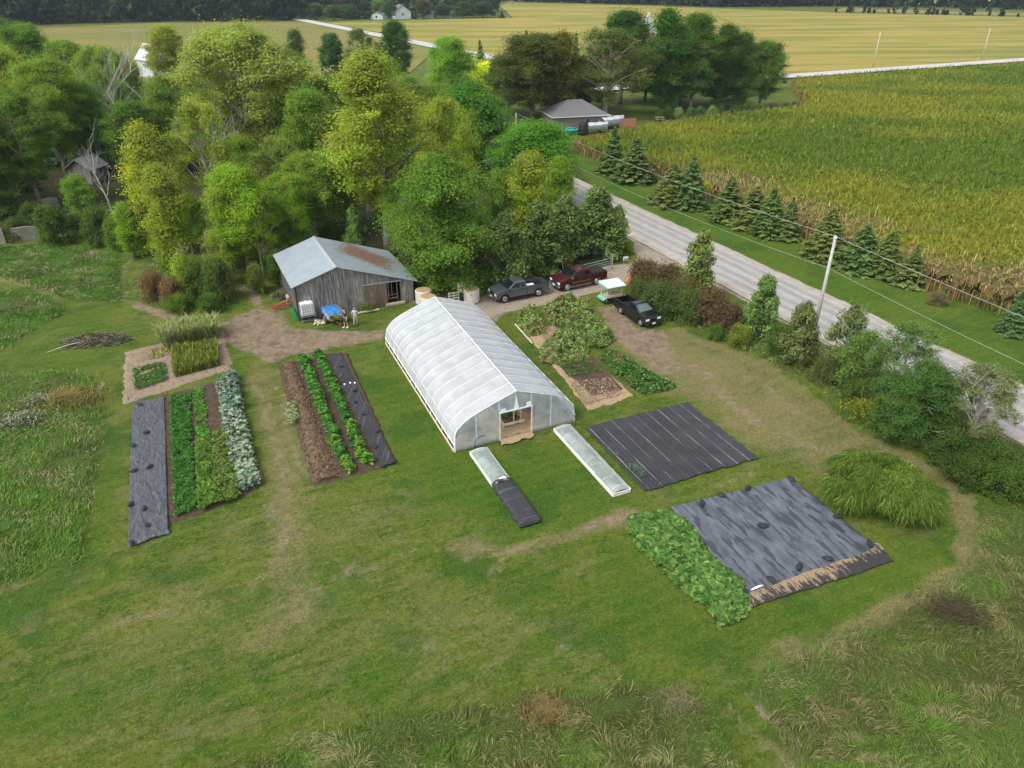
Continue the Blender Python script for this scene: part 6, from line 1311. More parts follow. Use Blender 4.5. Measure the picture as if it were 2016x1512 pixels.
b = MB(); wall_prism(b, 0, 8.5, -.1, 0, .08); wall_prism(b, 9.86, BW, -.1, 0, .08); wall_prism(b, 8.5, 9.86, 2.26, 0, .08); b.build('front_wall', 'barn_boards', barn)
b = MB(); wall_prism(b, 0, BW, -.1, BD-.08, BD); b.build('back_wall', 'barn_boards', barn)
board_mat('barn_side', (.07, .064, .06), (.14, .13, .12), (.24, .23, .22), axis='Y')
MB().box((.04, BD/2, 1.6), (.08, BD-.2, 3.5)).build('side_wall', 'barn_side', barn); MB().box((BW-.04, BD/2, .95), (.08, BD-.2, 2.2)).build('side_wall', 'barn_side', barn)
b = MB(); b.prism([(-.40, 3.36), (3.9, 4.70), (11.62, 2.02), (11.62, 2.07), (3.9, 4.76), (-.40, 3.42)], -.32, BD+.3); b.build('roof', 'tin_roof', barn)
simple('zinc', (.50, .54, .57), .4, .5, var=.1); MB().prism([(3.65, 4.70), (3.9, 4.80), (4.15, 4.71), (3.9, 4.77)], -.34, BD+.32).build('ridge_cap', 'zinc', barn)
MB().box((7.45, -.08, 1.28), (2.1, .05, 2.1)).build('sliding_door', 'door_boards', barn); MB().bar((6.2, -.10, 2.46), (10.0, -.10, 2.36), .06, .09).build('door_track', 'zinc', barn)
MB().box((9.2, 1.2, .06), (2.2, 2.3, .1)).build('sill_floor', 'dark_inside', barn); b = MB()
for x, y in ((8.9, .9), (9.35, 1.3), (9.75, .8)): b.bar((x, y, .1), (x, y, 2.2), .09)
b.bar((8.5, .9, .6), (9.8, 1.0, .6), .07).bar((8.5, .6, .35), (9.8, .7, .35), .07); b.build('inner_posts', 'old_wood', barn)
MB().box((9.2, -.25, .12), (1.9, .35, .2)).build('doorstep', 'old_wood', barn)
MB().bar((-.02, -.02, 0), (-.02, -.02, 3.3), .16).build('corner_post', 'barn_side', barn)
def bloc(x, y, z=0): v = Matrix.Rotation(BANG, 3, 'Z') @ Vector((x, y, z)); return (v.x+BA[0], v.y+BA[1], z)

# ================================================================= PICKUP TRUCKS
def paint(name, c, metal=.4):
    q = NT(name); n = q.noise(3, 3, .6, q.obj); q.bsdf(q.mix(q.mr(n, .3, .7), tuple(v*.85 for v in c), c), .28, metal, .5, Coat_Weight=.6, Coat_Roughness=.08); M[name] = q.m
paint('grey_paint', (.115, .130, .140)); paint('red_paint', (.085, .006, .011), .3); paint('black_paint', (.010, .011, .013), .2)
q = NT('car_glass'); q.bsdf((.008, .011, .014), .12, 0, .35); M['car_glass'] = q.m
q = NT('clear_glass'); q.bsdf((.10, .14, .15), .10, 0, .5); M['clear_glass'] = q.m
simple('tyre', (.022, .022, .023), .9, var=.2); simple('alloy', (.62, .63, .65), .3, .7, var=.05); simple('chrome', (.75, .75, .76), .15, .95, var=.03); simple('trim', (.018, .018, .02), .6); simple('lamp', (.80, .82, .84), .12, 0, .6, var=.05)
simple('tail_red', (.30, .012, .012), .2); simple('plate', (.82, .84, .88), .5, var=.03); simple('bedliner', (.018, .019, .022), .85, var=.3, bump=.4)
def pickup(label, paintm, pos, ang, L=5.85, W=1.98, wb=3.73, r=.41, Hc=1.90, cab=2.35, fo=.95, doors=2, cover=False, chromeb=False, glass='car_glass', name='pickup_truck', rimr=.25, low=0.):
    """pos = rear axle centre on the ground; x forward"""
    t = empty(name, (pos[0], pos[1], 0), ang, label, 'pickup truck'); ro = L-fo-wb; x0 = -ro; x1 = wb+fo; zb = .46-low; bl = 1.24-low*.6; cowl = wb-.35+.05; bedF = cowl-cab; hw = W/2
    def arch(cx): return [(cx+(r+.10)*math.cos(a), r+(r+.10)*math.sin(a)) for a in np.linspace(0, math.pi, 9)]
    bot = lambda pts: [(x, max(z, zb)) for x, z in pts]
    b = MB(); b.prism([(bedF, zb), (wb-r-.12, zb)]+bot(arch(wb))[::-1]+[(x1-.12, zb), (x1, zb+.12), (x1, bl-.30), (x1-.10, bl-.12), (cowl+.05, bl+.03), (cowl-.1, bl+.02), (bedF, bl+.02)], -hw, hw)
    body = b.build('body', paintm, t, bevel=.055, seg=3)
    b = MB(); sp = [(x0, zb+.05), (-r-.12, zb+.02)]+bot(arch(0))[::-1]+[(bedF-.03, zb), (bedF-.03, bl+.04), (x0, bl+.04)]
    b.prism(sp, -hw+.01, -hw+.13); b.prism(sp, hw-.13, hw-.01); b.box((x0+.05, 0, (zb+bl)/2+.05), (.09, W-.24, bl-zb)); b.box((bedF-.07, 0, (zb+bl)/2+.1), (.07, W-.24, bl-zb-.1)); b.build('bed', paintm, t, bevel=.02)
    MB().box(((x0+bedF)/2, 0, .68-low), (bedF-x0-.2, W-.24, .06)).box((0, hw-.24, .8-low), (.9, .22, .26)).box((0, -hw+.24, .8-low), (.9, .22, .26)).build('bed_floor', 'bedliner', t)
    b = MB()
    for s in (-1, 1): b.box(((x0+bedF)/2, s*(hw-.07), bl+.055), (bedF-x0-.05, .11, .02))
    b.box((x0+.05, 0, bl+.055), (.10, W-.2, .02)); b.build('bed_rail', 'trim', t)
    if cover:
        for k in range(3): w_ = (bedF-x0-.15)/3; MB().box((x0+.08+w_*(k+.5), 0, bl+.085), (w_-.02, W-.22, .05)).build('bed_cover', 'bedliner', t, bevel=.01)
    # cab
    tw_ = hw-.26; c = [(bedF+.02, -hw+.05, bl), (cowl+.02, -hw+.05, bl), (cowl+.02, hw-.05, bl), (bedF+.02, hw-.05, bl), (bedF+.13, -tw_, Hc-.04), (cowl-.88, -tw_, Hc-.04), (cowl-.88, tw_, Hc-.04), (bedF+.13, tw_, Hc-.04), (bedF+.25, -tw_+.1, Hc), (cowl-1.0, -tw_+.1, Hc), (cowl-1.0, tw_-.1, Hc), (bedF+.25, tw_-.1, Hc)]
    b = MB(); b.add(c, [(0, 1, 5, 4), (1, 2, 6, 5), (2, 3, 7, 6), (3, 0, 4, 7), (4, 5, 9, 8), (5, 6, 10, 9), (6, 7, 11, 10), (7, 4, 8, 11), (8, 9, 10, 11), (3, 2, 1, 0)]); b.build('cab_roof', paintm, t, bevel=.05, seg=3)
    def panel(nm, A, B_, C_, D, u0, u1, v0, v1, m_, out=.018, par=t):
        A, B_, C_, D = map(Vector, (A, B_, C_, D)); n = (B_-A).cross(D-A).normalized()
        P = [(A.lerp(B_, u)).lerp(D.lerp(C_, u), v) for u, v in ((u0, v0), (u1, v0), (u1, v1), (u0, v1))]; bb = MB(); bb.add([p+n*out for p in P]+[p-n*.02 for p in P], [(0, 1, 2, 3), (7, 6, 5, 4), (0, 4, 5, 1), (1, 5, 6, 2), (2, 6, 7, 3), (3, 7, 4, 0)]); return bb.build(nm, m_, par)
    V_ = [Vector(q) for q in c]
    panel('windshield', V_[1], V_[2], V_[6], V_[5], .05, .95, .08, .92, glass); panel('rear_window', V_[3], V_[0], V_[4], V_[7], .12, .88, .25, .85, 'car_glass')
    for s in (0, 1):
        A, B_, C_, D = (V_[0], V_[1], V_[5], V_[4]) if s == 0 else (V_[2], V_[3], V_[7], V_[6])
        spans = {2: [(.10, .52), (.56, .90)], 1: [(.22, .88)], 3: [(.09, .34), (.38, .90)]}[doors]
        for u0, u1 in spans:
            if s: u0, u1 = 1-u1, 1-u0
            panel('side_window', A, B_, C_, D, u0, u1, .14, .86, 'car_glass', .02)
        sg = -1 if s == 0 else 1; ds = [bedF+.08, bedF+cab*.47, cowl-.15] if doors == 2 else [bedF+.3 if doors == 3 else bedF+.15, cowl-.15]
        b = MB()
        for xx in ds: b.box((xx, sg*(hw+.001), (zb+bl)/2+.06), (.018, .006, bl-zb-.1))
        b.box(((bedF+cowl)/2, sg*(hw+.001), bl-.02), (cab, .006, .015)); b.build('door_seam', 'trim', t)
        for xx in ds[:-1]:
            MB().box((xx+.16, sg*(hw+.02), bl-.16), (.17, .04, .035)).build('door_handle', 'chrome' if chromeb else paintm, t)
        b = MB(); b.box((cowl-.12, sg*(hw+.14), bl+.10), (.12, .24, .17)); b.build('mirror', 'trim' if not chromeb else 'chrome', t, bevel=.03)
        b = MB(); b.box(((bedF+cowl)/2+.05, sg*(hw-.03), zb-.09), (cab+.2, .16, .05)); b.build('side_step', 'chrome' if chromeb else 'trim', t)
        if chromeb: MB().box(((bedF+cowl)/2-.1, sg*(hw+.008), zb+.32), (cab*.92, .02, .04)).build('side_molding', 'chrome', t)
        b = MB(); b.box((x1-.06, sg*(hw-.24), bl-.36), (.16, .42, .20)); b.build('headlight', 'lamp', t, bevel=.03)
        b = MB(); b.box((x0+.01, sg*(hw-.10), bl-.22), (.06, .16, .36)); b.build('tail_light', 'tail_red', t, bevel=.01)
    MB().box((x1-.02, 0, bl-.38), (.08, W-.95, .30)).build('grille', 'trim', t, bevel=.02); MB().box((x1-.02+.03, 0, bl-.38), (.05, W-1.15, .03)).build('grille_bar', 'chrome' if chromeb else paintm, t)
    b = MB(); b.box((x1+.02, 0, zb+.13), (.22, W-.06, .26)); b.build('front_bumper', 'chrome' if chromeb else paintm, t, bevel=.06); MB().box((x1+.02, 0, zb-.04), (.16, W-.3, .10)).build('lower_bumper', 'trim', t, bevel=.02)
    MB().box((x1+.145, -.0, zb+.12), (.02, .36, .17)).build('number_plate', 'plate', t); MB().box((x0-.06, 0, zb+.12), (.14, W-.1, .16)).build('rear_bumper', 'chrome' if chromeb else 'trim', t, bevel=.03)
    if cab > 2: 
        b = MB()
        for s in (-.35, .35): b.prism([(cowl+.15, bl+.035), (x1-.5, bl-.045), (x1-.5, bl-.035), (cowl+.15, bl+.05)], s-.03, s+.03)
        b.build('hood_crease', paintm, t)
    b = MB(); b.box((wb/2, 0, .50-low), (wb+1.0, W*.55, .16)); b.build('chassis', 'trim', t)
    for cx in (0, wb):
        for s in (-1, 1):
            w = MB(); w.lathe([(rimr*.9, -.12), (r*.93, -.12), (r, -.08), (r, .08), (r*.93, .12), (rimr*.9, .12)], 24, (cx, s*(hw-.14), r), 'y'); wo = w.build('wheel', 'tyre', t, smooth=False)
            w = MB(); w.lathe([(rimr*.80, .124), (rimr*.84, .135), (rimr, .138), (rimr*1.04, .122)], 20, (0, 0, 0), 'y', cap=False); w.lathe([(.01, .142), (rimr*.30, .140), (rimr*.34, .123)], 12, (0, 0, 0), 'y')
            for k in range(6):
                a = k*math.pi/3; w.bar((rimr*.15*math.cos(a), .132, rimr*.15*math.sin(a)), (rimr*.90*math.cos(a), .132, rimr*.90*math.sin(a)), .075, .02) if False else w.add([(rimr*q_*math.cos(a+s_), .134, rimr*q_*math.sin(a+s_)) for q_, s_ in ((.2, -.3), (.9, -.17), (.9, .17), (.2, .3))], [(0, 1, 2, 3)])
            rm = w.build('rim', 'alloy', wo); rm.location = (cx, s*(hw-.14), r); rm.rotation_euler = (0, 0, 0 if s > 0 else math.pi)
    return t
def axle(px, ang, side, W): x, y = px; return (x+math.cos(ang+side*math.pi/2)*(W/2-.1), y+math.sin(ang+side*math.pi/2)*(W/2-.1))
ag = R(205.5); pickup('dark grey pickup truck with an open bed parked on the gravel drive', 'grey_paint', axle(G(1060, 583), ag, -1, 1.98), ag, doors=3, cab=2.15)
w = MB(); p = G(1047, 562, .9); w.box((p[0]-.2, p[1]-.1, .95), (.8, .4, .3), ag); tag(w.build('tool_box', 'white_tape', None, bevel=.02), 'white box lying in the bed of the grey pickup', 'box')
ar = R(208); pickup('dark red crew cab pickup truck with chrome trim and a covered bed', 'red_paint', axle(G(1174, 560), ar, -1, 2.0), ar, L=5.75, wb=3.57, cover=True, chromeb=True, cab=2.55, doors=2, W=2.0, rimr=.27)
ab = R(-61.5); pickup('older black pickup truck parked on the worn grass facing the camera', 'black_paint', axle(G(1222, 618), ab, 1, 1.76), ab, L=5.0, W=1.76, wb=3.1, r=.37, Hc=1.70, cab=1.75, fo=.78, doors=1, glass='clear_glass', rimr=.20, low=.08)

# ================================================================= FARM STAND CART
simple('mint', (.16, .42, .32), .6, var=.12); simple('mint_pale', (.56, .66, .62), .6, var=.1); simple('grey_wood', (.36, .31, .27), .85, var=.3)
ca = R(24); cp = G(1203, 593); cart = empty('farm_stand_cart', (cp[0], cp[1], 0), ca, 'market cart with a pale mint roof and mint flap behind the black truck', 'market cart')
MB().box((0, 0, .72), (2.0, 1.3, .10)).build('table', 'grey_wood', cart); b = MB(); b.box((0, -.64, .86), (2.1, .05, .22)).box((0, .64, .86), (2.1, .05, .22)).box((1.02, 0, .86), (.05, 1.25, .22)); b.build('side_rail', 'pale_wood', cart, bevel=.01)
for x in (-.95, .95):
    for y in (-.58, .58): MB().bar((x, y, .3), (x, y, 2.05 if y > 0 else 1.95), .07).build('post', 'pale_wood', cart)
b = MB(); b.add([(-1.25, -.95, 1.93), (1.25, -.95, 1.93), (1.25, .95, 2.13), (-1.25, .95, 2.13), (-1.25, -.95, 1.99), (1.25, -.95, 1.99), (1.25, .95, 2.19), (-1.25, .95, 2.19)], [(3, 2, 1, 0), (4, 5, 6, 7), (0, 1, 5, 4), (1, 2, 6, 5), (2, 3, 7, 6), (3, 0, 4, 7)]); b.build('roof', 'mint_pale', cart)
MB().box((-1.26, 0, 1.98), (.04, 1.9, .22)).build('roof_trim', 'mint', cart)
b = MB(); b.add([(-1.05, -.72, .78), (-1.05, .72, .78), (-1.45, .72, .55), (-1.45, -.72, .55), (-1.05, -.72, .72), (-1.05, .72, .72), (-1.45, .72, .49), (-1.45, -.72, .49)], [(0, 1, 2, 3), (7, 6, 5, 4), (0, 4, 5, 1), (2, 6, 7, 3), (1, 5, 6, 2), (3, 7, 4, 0)]).build('flap', 'mint', cart)
for k in range(3): MB().box((-.6+k*.6, .0, .84), (.5, .9, .14)).build('bin', 'old_wood', cart, bevel=.02)
for s in (-1, 1): MB().lathe([(.05, -.07), (.27, -.07), (.30, 0), (.27, .07), (.05, .07)], 16, (-.1, s*.5, .30), 'y').build('wheel', 'tyre', cart)
cart.scale = (.88, .88, .92); MB().bar((0, 0, .42), (0, .01, .6), 1.6, .9).build('chassis', 'trim', cart); MB().bar((1.0, 0, .62), (1.75, -.4, .55), .08).build('tow_bar', 'pale_wood', cart)

# ================================================================= UTILITY POLES AND WIRES
simple('pole_wood', (.46, .44, .41), .9, var=.2, scale=4, bump=.3)
def pole(x, y, top, label, h=None):
    X, Y = G(x, y); h = h or (CAM_H-Y*math.tan(PITCH+math.atan((top-756)/FPX))); t = empty('utility_pole', (X, Y, 0), R(-64.8), label, 'utility pole', 'utility poles')
    MB().tube([(0, 0, -.2), (0, 0, h*.5), (0, 0, h)], [.17, .145, .115], 10).build('post', 'pole_wood', t, smooth=True); MB().lathe([(.03, h), (.16, h), (.17, h+.10), (.05, h+.26)], 10).build('insulator', 'white_steel', t)
    MB().box((0, .16, h-.6), (.12, .14, .45)).build('bracket', 'zinc', t); return X, Y, h
PX, PY, PH = pole(1601, 662, 470, 'wooden utility pole on the near side of the road behind the bank cedars')
pole(1718, 133, 66, 'left of the two distant poles beside the far road'); pole(1932, 118, 58, 'right of the two distant poles beside the far road')
simple('wire', (.42, .43, .44), .5, .3)
def wire(A, B, sag, r, label):
    b = MB(); A = Vector(A); B = Vector(B); pts = [A.lerp(B, k/36)-Vector((0, 0, sag*4*(k/36)*(1-k/36))) for k in range(37)]; b.tube(pts, r, 5); tag(b.build('power_line', 'wire', None, smooth=True), label, 'power line')
up = (PX-RD[0]*62, PY-RD[1]*62); dn = (PX+RD[0]*58, PY+RD[1]*58)
wire((PX, PY, PH+.2), (up[0], up[1], PH+.6), .8, .017, 'upper wire running from the pole top up left along the spruces'); wire((PX, PY, PH+.2), (dn[0], dn[1], PH+.3), .8, .017, 'upper wire running from the pole top down to the right edge')
wire((PX, PY, PH-2.6), (up[0], up[1], PH-2.4), 1.0, .014, 'lower wire running up left over the road edge'); wire((PX, PY, PH-2.6), (dn[0], dn[1], PH-2.6), 1.0, .014, 'lower wire running down right over the verge')
t = empty('utility_pole', (up[0], up[1], 0), 0, 'utility pole hidden among the trees at the road bend', 'utility pole', 'utility poles'); MB().tube([(0, 0, -.2), (0, 0, PH+.6)], [.17, .12], 8).build('post', 'pole_wood', t)
# ================================================================= YARD THINGS
simple('tank_white', (.80, .82, .84), .35, var=.04); simple('galv', (.36, .38, .40), .5, .4, var=.08); simple('pallet_black', (.03, .03, .035), .7); simple('block', (.55, .53, .50), .9, bump=.4)
simple('blue_tarp', (.02, .17, .50), .45, var=.25, scale=2, bump=.8, c2=(.10, .33, .70)); simple('rust', (.20, .085, .045), .85, var=.4); simple('old_red', (.46, .09, .06), .6, var=.3); simple('green_plastic', (.02, .22, .06), .5, var=.2); simple('dark_green', (.012, .10, .055), .5, var=.3)
p = G(607, 630); t = empty('water_tank', (p[0], p[1], 0), BANG, 'white caged water tank on a black pallet beside the barn corner', 'water tank')
b = MB(); b.box((0, 0, .98), (1.12, .92, 1.0)); b.build('bottle', 'tank_white', t, bevel=.12, seg=4); t.scale = (1.1, 1.1, 1.25); MB().lathe([(.10, 1.47), (.13, 1.47), (.13, 1.54), (.02, 1.55)], 14).build('lid', 'tank_white', t)
b = MB()
for x in np.linspace(-.58, .58, 7): b.bar((x, -.49, .42), (x, -.49, 1.47), .03).bar((x, .49, .42), (x, .49, 1.47), .022)
for y in np.linspace(-.49, .49, 6): b.bar((-.59, y, .42), (-.59, y, 1.47), .022).bar((.59, y, .42), (.59, y, 1.47), .022)
for z in np.linspace(.45, 1.47, 6):
    for s in (-1, 1): b.bar((-.59, s*.49, z), (.59, s*.49, z), .022).bar((s*.59, -.49, z), (s*.59, .49, z), .022)
b.build('cage', 'galv', t); b = MB()
for x in (-.5, 0, .5): b.box((x, 0, .33), (.12, 1.0, .12))
b.box((0, 0, .41), (1.2, 1.0, .04)).box((0, 0, .25), (1.2, 1.0, .04)); b.build('pallet', 'pallet_black', t)
b = MB()
for z in (.06, .17): b.box((0, -.35, z), (1.15, .12, .03)).box((0, .35, z), (1.15, .12, .03)).box((0, 0, z), (1.15, .12, .03))
for x in (-.5, .5): b.box((x, 0, .11), (.1, .9, .09))
b.build('wood_pallet', 'grey_wood', t)
p = G(601, 633); b = MB(); b.box((0, 0, .16), (.42, .24, .32)); o = b.build('concrete_block', 'block', None, bevel=.015); o.location = (p[0], p[1], 0); o.rotation_euler = (0, 0, BANG); tag(o, 'pale concrete block in front of the water tank', 'concrete block')
# blue tarped wagon
p = G(662, 634); t = empty('wagon', (p[0], p[1], 0), BANG+R(6), 'low wagon covered with a bright blue tarp next to the two people', 'wagon')
b = MB(); b.box((0, .5, .62), (1.5, 2.4, .12)); b.build('deck', 'old_wood', t); b = MB()
for s in (-1, 1): b.box((s*.78, .5, .80), (.05, 2.4, .32))
b.box((0, 1.7, .80), (1.5, .05, .32)); b.build('side_board', 'old_wood', t)
def bt(u, v): x = -.86+1.72*u; y = -.35+2.15*v; z = .98+.10*vnoise(u*7, v*7, 1.5, 4)-.32*(1-v)**3-.22*((np.abs(u-.5)*2)**12); return x, y, z
grid_mesh('blue_tarp', bt, 26, 26, 'blue_tarp', t)
for s in (-1, 1): MB().lathe([(.04, -.08), (.30, -.08), (.35, -.04), (.35, .04), (.30, .08), (.04, .08)], 18, (0, 0, 0), 'y').build('wheel', 'rust' if s < 0 else 'tyre', t).location = (0, 0, 0)
for c, (x, y) in zip([c for c in t.children if c.name.startswith('wheel')], ((-.95, .3), (.95, .3))): c.location = (x, y, .35); c.rotation_euler = (0, 0, math.pi/2)
MB().bar((-.3, -.7, .45), (0, -1.3, .25), .07).bar((.3, -.7, .45), (0, -1.3, .25), .07).bar((.8, -.5, .75), (.55, 1.6, 1.25), .05).build('drawbar', 'rust', t)
p2 = G(664, 640); leafmass('cut_plants', [(p2[0]-.5, p2[1]-.25), (p2[0]+.5, p2[1]-.25), (p2[0]+.5, p2[1]+.5), (p2[0]-.5, p2[1]+.5)], 300, .55, .95, .14, [(.18, .24, .04), (.25, .24, .08), (.10, .18, .04)], 121, 'bundle of cut green plants on the near end of the wagon', 'cut plants', elong=3)
p2 = G(630, 636); litter('feed_sacks', [(619, 640), (641, 638), (640, 630), (622, 631)], 70, .22, [(.62, .56, .42), (.5, .44, .3)], .06, 'pale crumpled sacks on the grass between tank and wagon', 122, 'sacks', 1.5)
# green scoop
p = G(584, 630); b = MB(); b.prism([(0, 0), (.28, .05), (.32, 1.1), (.10, 1.25), (.02, .6)], -.3, .3); o = b.build('wheelbarrow_tray', 'green_plastic', None, bevel=.03); o.location = (p[0], p[1], 0); o.rotation_euler = (R(-18), R(-10), BANG+R(30)); tag(o, 'green plastic wheelbarrow tray tipped up left of the water tank', 'wheelbarrow tray')
# red hay tool by the barn wall
p = G(554, 606); t = empty('hay_rake', (p[0], p[1], 0), BANG+R(12), 'old red farm implement lying in the grass left of the barn', 'farm implement')
MB().bar((-1.0, -.3, .28), (.9, -.1, .30), .16, .14).bar((-.9, .15, .25), (.8, .3, .3), .12).build('frame', 'old_red', t, bevel=.02); MB().bar((.6, 0, .3), (1.5, .8, .8), .10).bar((-1.0, -.2, .2), (-1.15, .3, .9), .05).bar((-.8, .3, .2), (-1.05, .6, .9), .04).build('arm', 'rust', t)
b = MB()
for k in range(6): b.tube([(-.9+.33*k, -.25, .3), (-.95+.33*k, -.45, .25), (-.9+.33*k, -.55, .03)], .014, 4)
b.build('tines', 'rust', t)
p = G(568, 590); b = MB(); b.lathe([(.05, -.5), (.20, -.5), (.21, .5), (.05, .5)], 14, (0, 0, .22), 'y'); o = b.build('log', 'bark_pale', None); o.location = (p[0], p[1], 0); o.rotation_euler = (0, 0, BANG-R(5)); tag(o, 'pale log leaning at the left wall of the barn', 'log')
p = G(556, 562); o = MB().tube([(0, 0, 0), (-.25, .1, 2.0)], [.09, .08], 8).build('fence_post', 'grey_wood', None); o.location = (p[0], p[1], 0); tag(o, 'grey leaning post standing left of the barn', 'post')
p = G(567, 570); b = MB(); b.lathe([(.04, -.03), (.45, -.03), (.45, .03), (.04, .03)], 20, (0, 0, .5), 'y'); o = b.build('metal_disc', 'white_steel', None); o.location = (p[0], p[1], 0); o.rotation_euler = (R(12), 0, BANG+R(80)); tag(o, 'pale round disc leaning on the left barn wall', 'disc')
brush(552, 585, .9, .6, .5, 40, 'heap of scrap twigs left of the barn', 131, [(.12, .08, .05), (.10, .12, .05)])
P0, P1 = G(703, 619), G(747, 611); tag(MB().bar((P0[0], P0[1], .12), (P1[0], P1[1], .12), .14, .14).build('timber', 'pale_wood', None, bevel=.01), 'long pale timber lying in front of the barn', 'timber')
for x, by, ty, w_, c, l in [(686, 607, 588, 24, (.03, .09, .02), 'dark green bush against the barn front'), (708, 606, 585, 20, (.14, .20, .06), 'pale green tall weed against the barn front'), (722, 612, 600, 34, (.10, .14, .035), 'low grassy weeds in front of the sliding barn door'), (737, 604, 595, 20, (.20, .13, .06), 'brown weeds at the foot of the sliding barn door')]:
    shrub(x, by, ty, w_, c, .1, l)
# round bales
def bale_mat():
    q = NT('bale_side'); q.bsdf(q.mix(q.mr(q.noise(3, 5, .7, q.mapv(q.obj, (1, 1, 3))), .3, .7), (.46, .42, .36), (.66, .64, .60)), .6, 0, .3); M['bale_side'] = q.m
    q = NT('bale_top'); q.bsdf(q.mix(q.mr(q.noise(4, 6, .75, q.obj, 1.5), .3, .7), (.26, .17, .09), (.48, .35, .20)), .95, 0, .1, q.bump(q.noise(9, 4, .7, q.obj), .8, .05)); M['bale_top'] = q.m
bale_mat()
for x, y, l, k in [(833, 570, 'back round hay bale of the pair beside the barn', .80), (843, 583, 'front round hay bale of the pair beside the barn, partly behind the tunnel', .78), (916, 557, 'back round hay bale of the pair beside the grey pickup', .80), (928, 568, 'front white wrapped round hay bale beside the grey pickup', .78)]:
    p = G(x, y, 1.35); t = empty('hay_bale', (p[0], p[1], 0), x, l, 'hay bale', 'round hay bales'); b = MB(); b.lathe([(k*.94, 0), (k, .06), (k, 1.26), (k*.95, 1.33)], 28); b.build('wrap', 'bale_side', t, smooth=False); MB().lathe([(k*.95, 1.325), (k*.8, 1.37), (k*.4, 1.38), (.05, 1.36)], 28).build('hay_face', 'bale_top', t)
# green bins and pallet between the bales
p = G(894, 598); t = empty('pallet', (p[0], p[1], 0), BANG, 'wooden pallet standing upright before the green crates', 'pallet')
b = MB()
for x in (-.5, 0, .5): b.box((x, 0, .62), (.09, .09, 1.2))
for z in (.1, .35, .62, .9, 1.17): b.box((0, -.06, z), (1.1, .025, .11))
b.build('slats', 'pale_wood', t)
for x, y, rz, l in [(888, 592, .2, 'dark green crate left of the upright pallet'), (907, 592, .9, 'dark green crate tilted beside the front wrapped bale'), (893, 605, .1, 'dark green crate in front of the upright pallet')]:
    p = G(x, y); b = MB(); b.box((0, 0, .3), (.75, .5, .05)).box((-.36, 0, .5), (.04, .5, .45)).box((.36, 0, .5), (.04, .5, .45)).box((0, -.24, .5), (.75, .04, .45)).box((0, .24, .5), (.75, .04, .45)).box((0, 0, .15), (.6, .4, .3)); o = b.build('crate', 'dark_green', None, bevel=.02); o.location = (p[0], p[1], 0); o.rotation_euler = (0, 0, rz); tag(o, l, 'crate', 'dark green crates')
# gate, fence posts, sign, drum
A, B_ = G(1203, 530), G(1142, 546); d = math.dist(A, B_); t = empty('metal_gate', (A[0], A[1], 0), math.atan2(B_[1]-A[1], B_[0]-A[0]), 'grey tubular metal gate standing open beside the red pickup', 'gate'); b = MB()
for z in (.25, .50, .75, 1.0, 1.3): b.tube([(0.1, 0, z), (d, 0, z)], .028, 6)
for x in (.1, d*.5, d): b.tube([(x, 0, .25), (x, 0, 1.3)], .028, 6)
b.tube([(.1, 0, .25), (d*.5, 0, 1.3)], .022, 6); b.build('rails', 'galv', t); MB().tube([(-.1, 0, 0), (-.1, 0, 1.7)], .08, 8).build('gate_post', 'grey_wood', t)
for x, y, tp_, l in [(1028, 547, 530, 'pale leaning fence post behind the grey pickup'), (1109, 531, 510, 'pale leaning fence post behind the red pickup')]:
    p = G(x, y); o = MB().tube([(0, 0, 0), (-.32, .15, 1.5)], [.055, .05], 7).build('fence_post', 'pole_wood', None); o.location = (p[0], p[1], 0); tag(o, l, 'fence post')
simple('sign_white', (.82, .84, .82), .5, var=.03); simple('sign_green', (.10, .35, .18), .5, var=.1)
p = G(1231, 519); t = empty('lawn_sign', (p[0], p[1], 0), R(20), 'small white and green lawn sign at the driveway entrance', 'sign'); MB().box((0, 0, .62), (.62, .03, .42)).build('panel', 'sign_white', t); MB().box((0, -.018, .54), (.54, .006, .16)).build('print', 'sign_green', t)
b = MB(); b.bar((-.22, 0, 0), (-.22, 0, .5), .02).bar((.22, 0, 0), (.22, 0, .5), .02); b.build('stake', 'galv', t)
simple('orange', (.75, .26, .10), .6, var=.2); p = G(1237, 560); b = MB(); b.lathe([(.22, 0), (.25, .05), (.22, .35), (.24, .40), (.20, .75), (.12, .80)], 16); o = b.build('traffic_drum', 'orange', None, smooth=True); o.location = (p[0], p[1], 0); tag(o, 'orange drum at the thicket beside the drive', 'drum')
p = G(1207, 604); o = MB().bar((0, 0, .05), (.9, -.25, .06), .08).build('board', 'pale_wood', None); o.location = (p[0], p[1], 0); tag(o, 'short pale board on the ground beside the black truck', 'board')
# garden stakes frame in the shrub island
p = G(375, 590); b = MB(); b.tube([(0, 0, 0), (.05, 0, 2.4)], .04, 6).tube([(-.6, 0, 0), (.05, 0, 2.3)], .03, 5).tube([(1.3, .1, 0), (.05, 0, 2.2)], .03, 5).box((.05, 0, 2.45), (.35, .25, .22)); o = b.build('tripod_feeder', 'pole_wood', None); o.location = (p[0], p[1], 0); tag(o, 'pale tripod of poles with a small box in the shrub island', 'bird feeder')
b = MB(); P0, P1 = G(1862, 868), G(1910, 895); b.bar((P0[0], P0[1], .9), (P1[0], P1[1], .9), .10).bar((P0[0], P0[1], .5), (P1[0], P1[1], .5), .10).bar((P0[0], P0[1], 0), (P0[0], P0[1], 1.1), .14).bar((P1[0], P1[1], 0), (P1[0], P1[1], 1.1), .14); tag(b.build('rail_fence', 'grey_wood', None), 'old grey rail fence under the greyish tree at the right', 'fence')

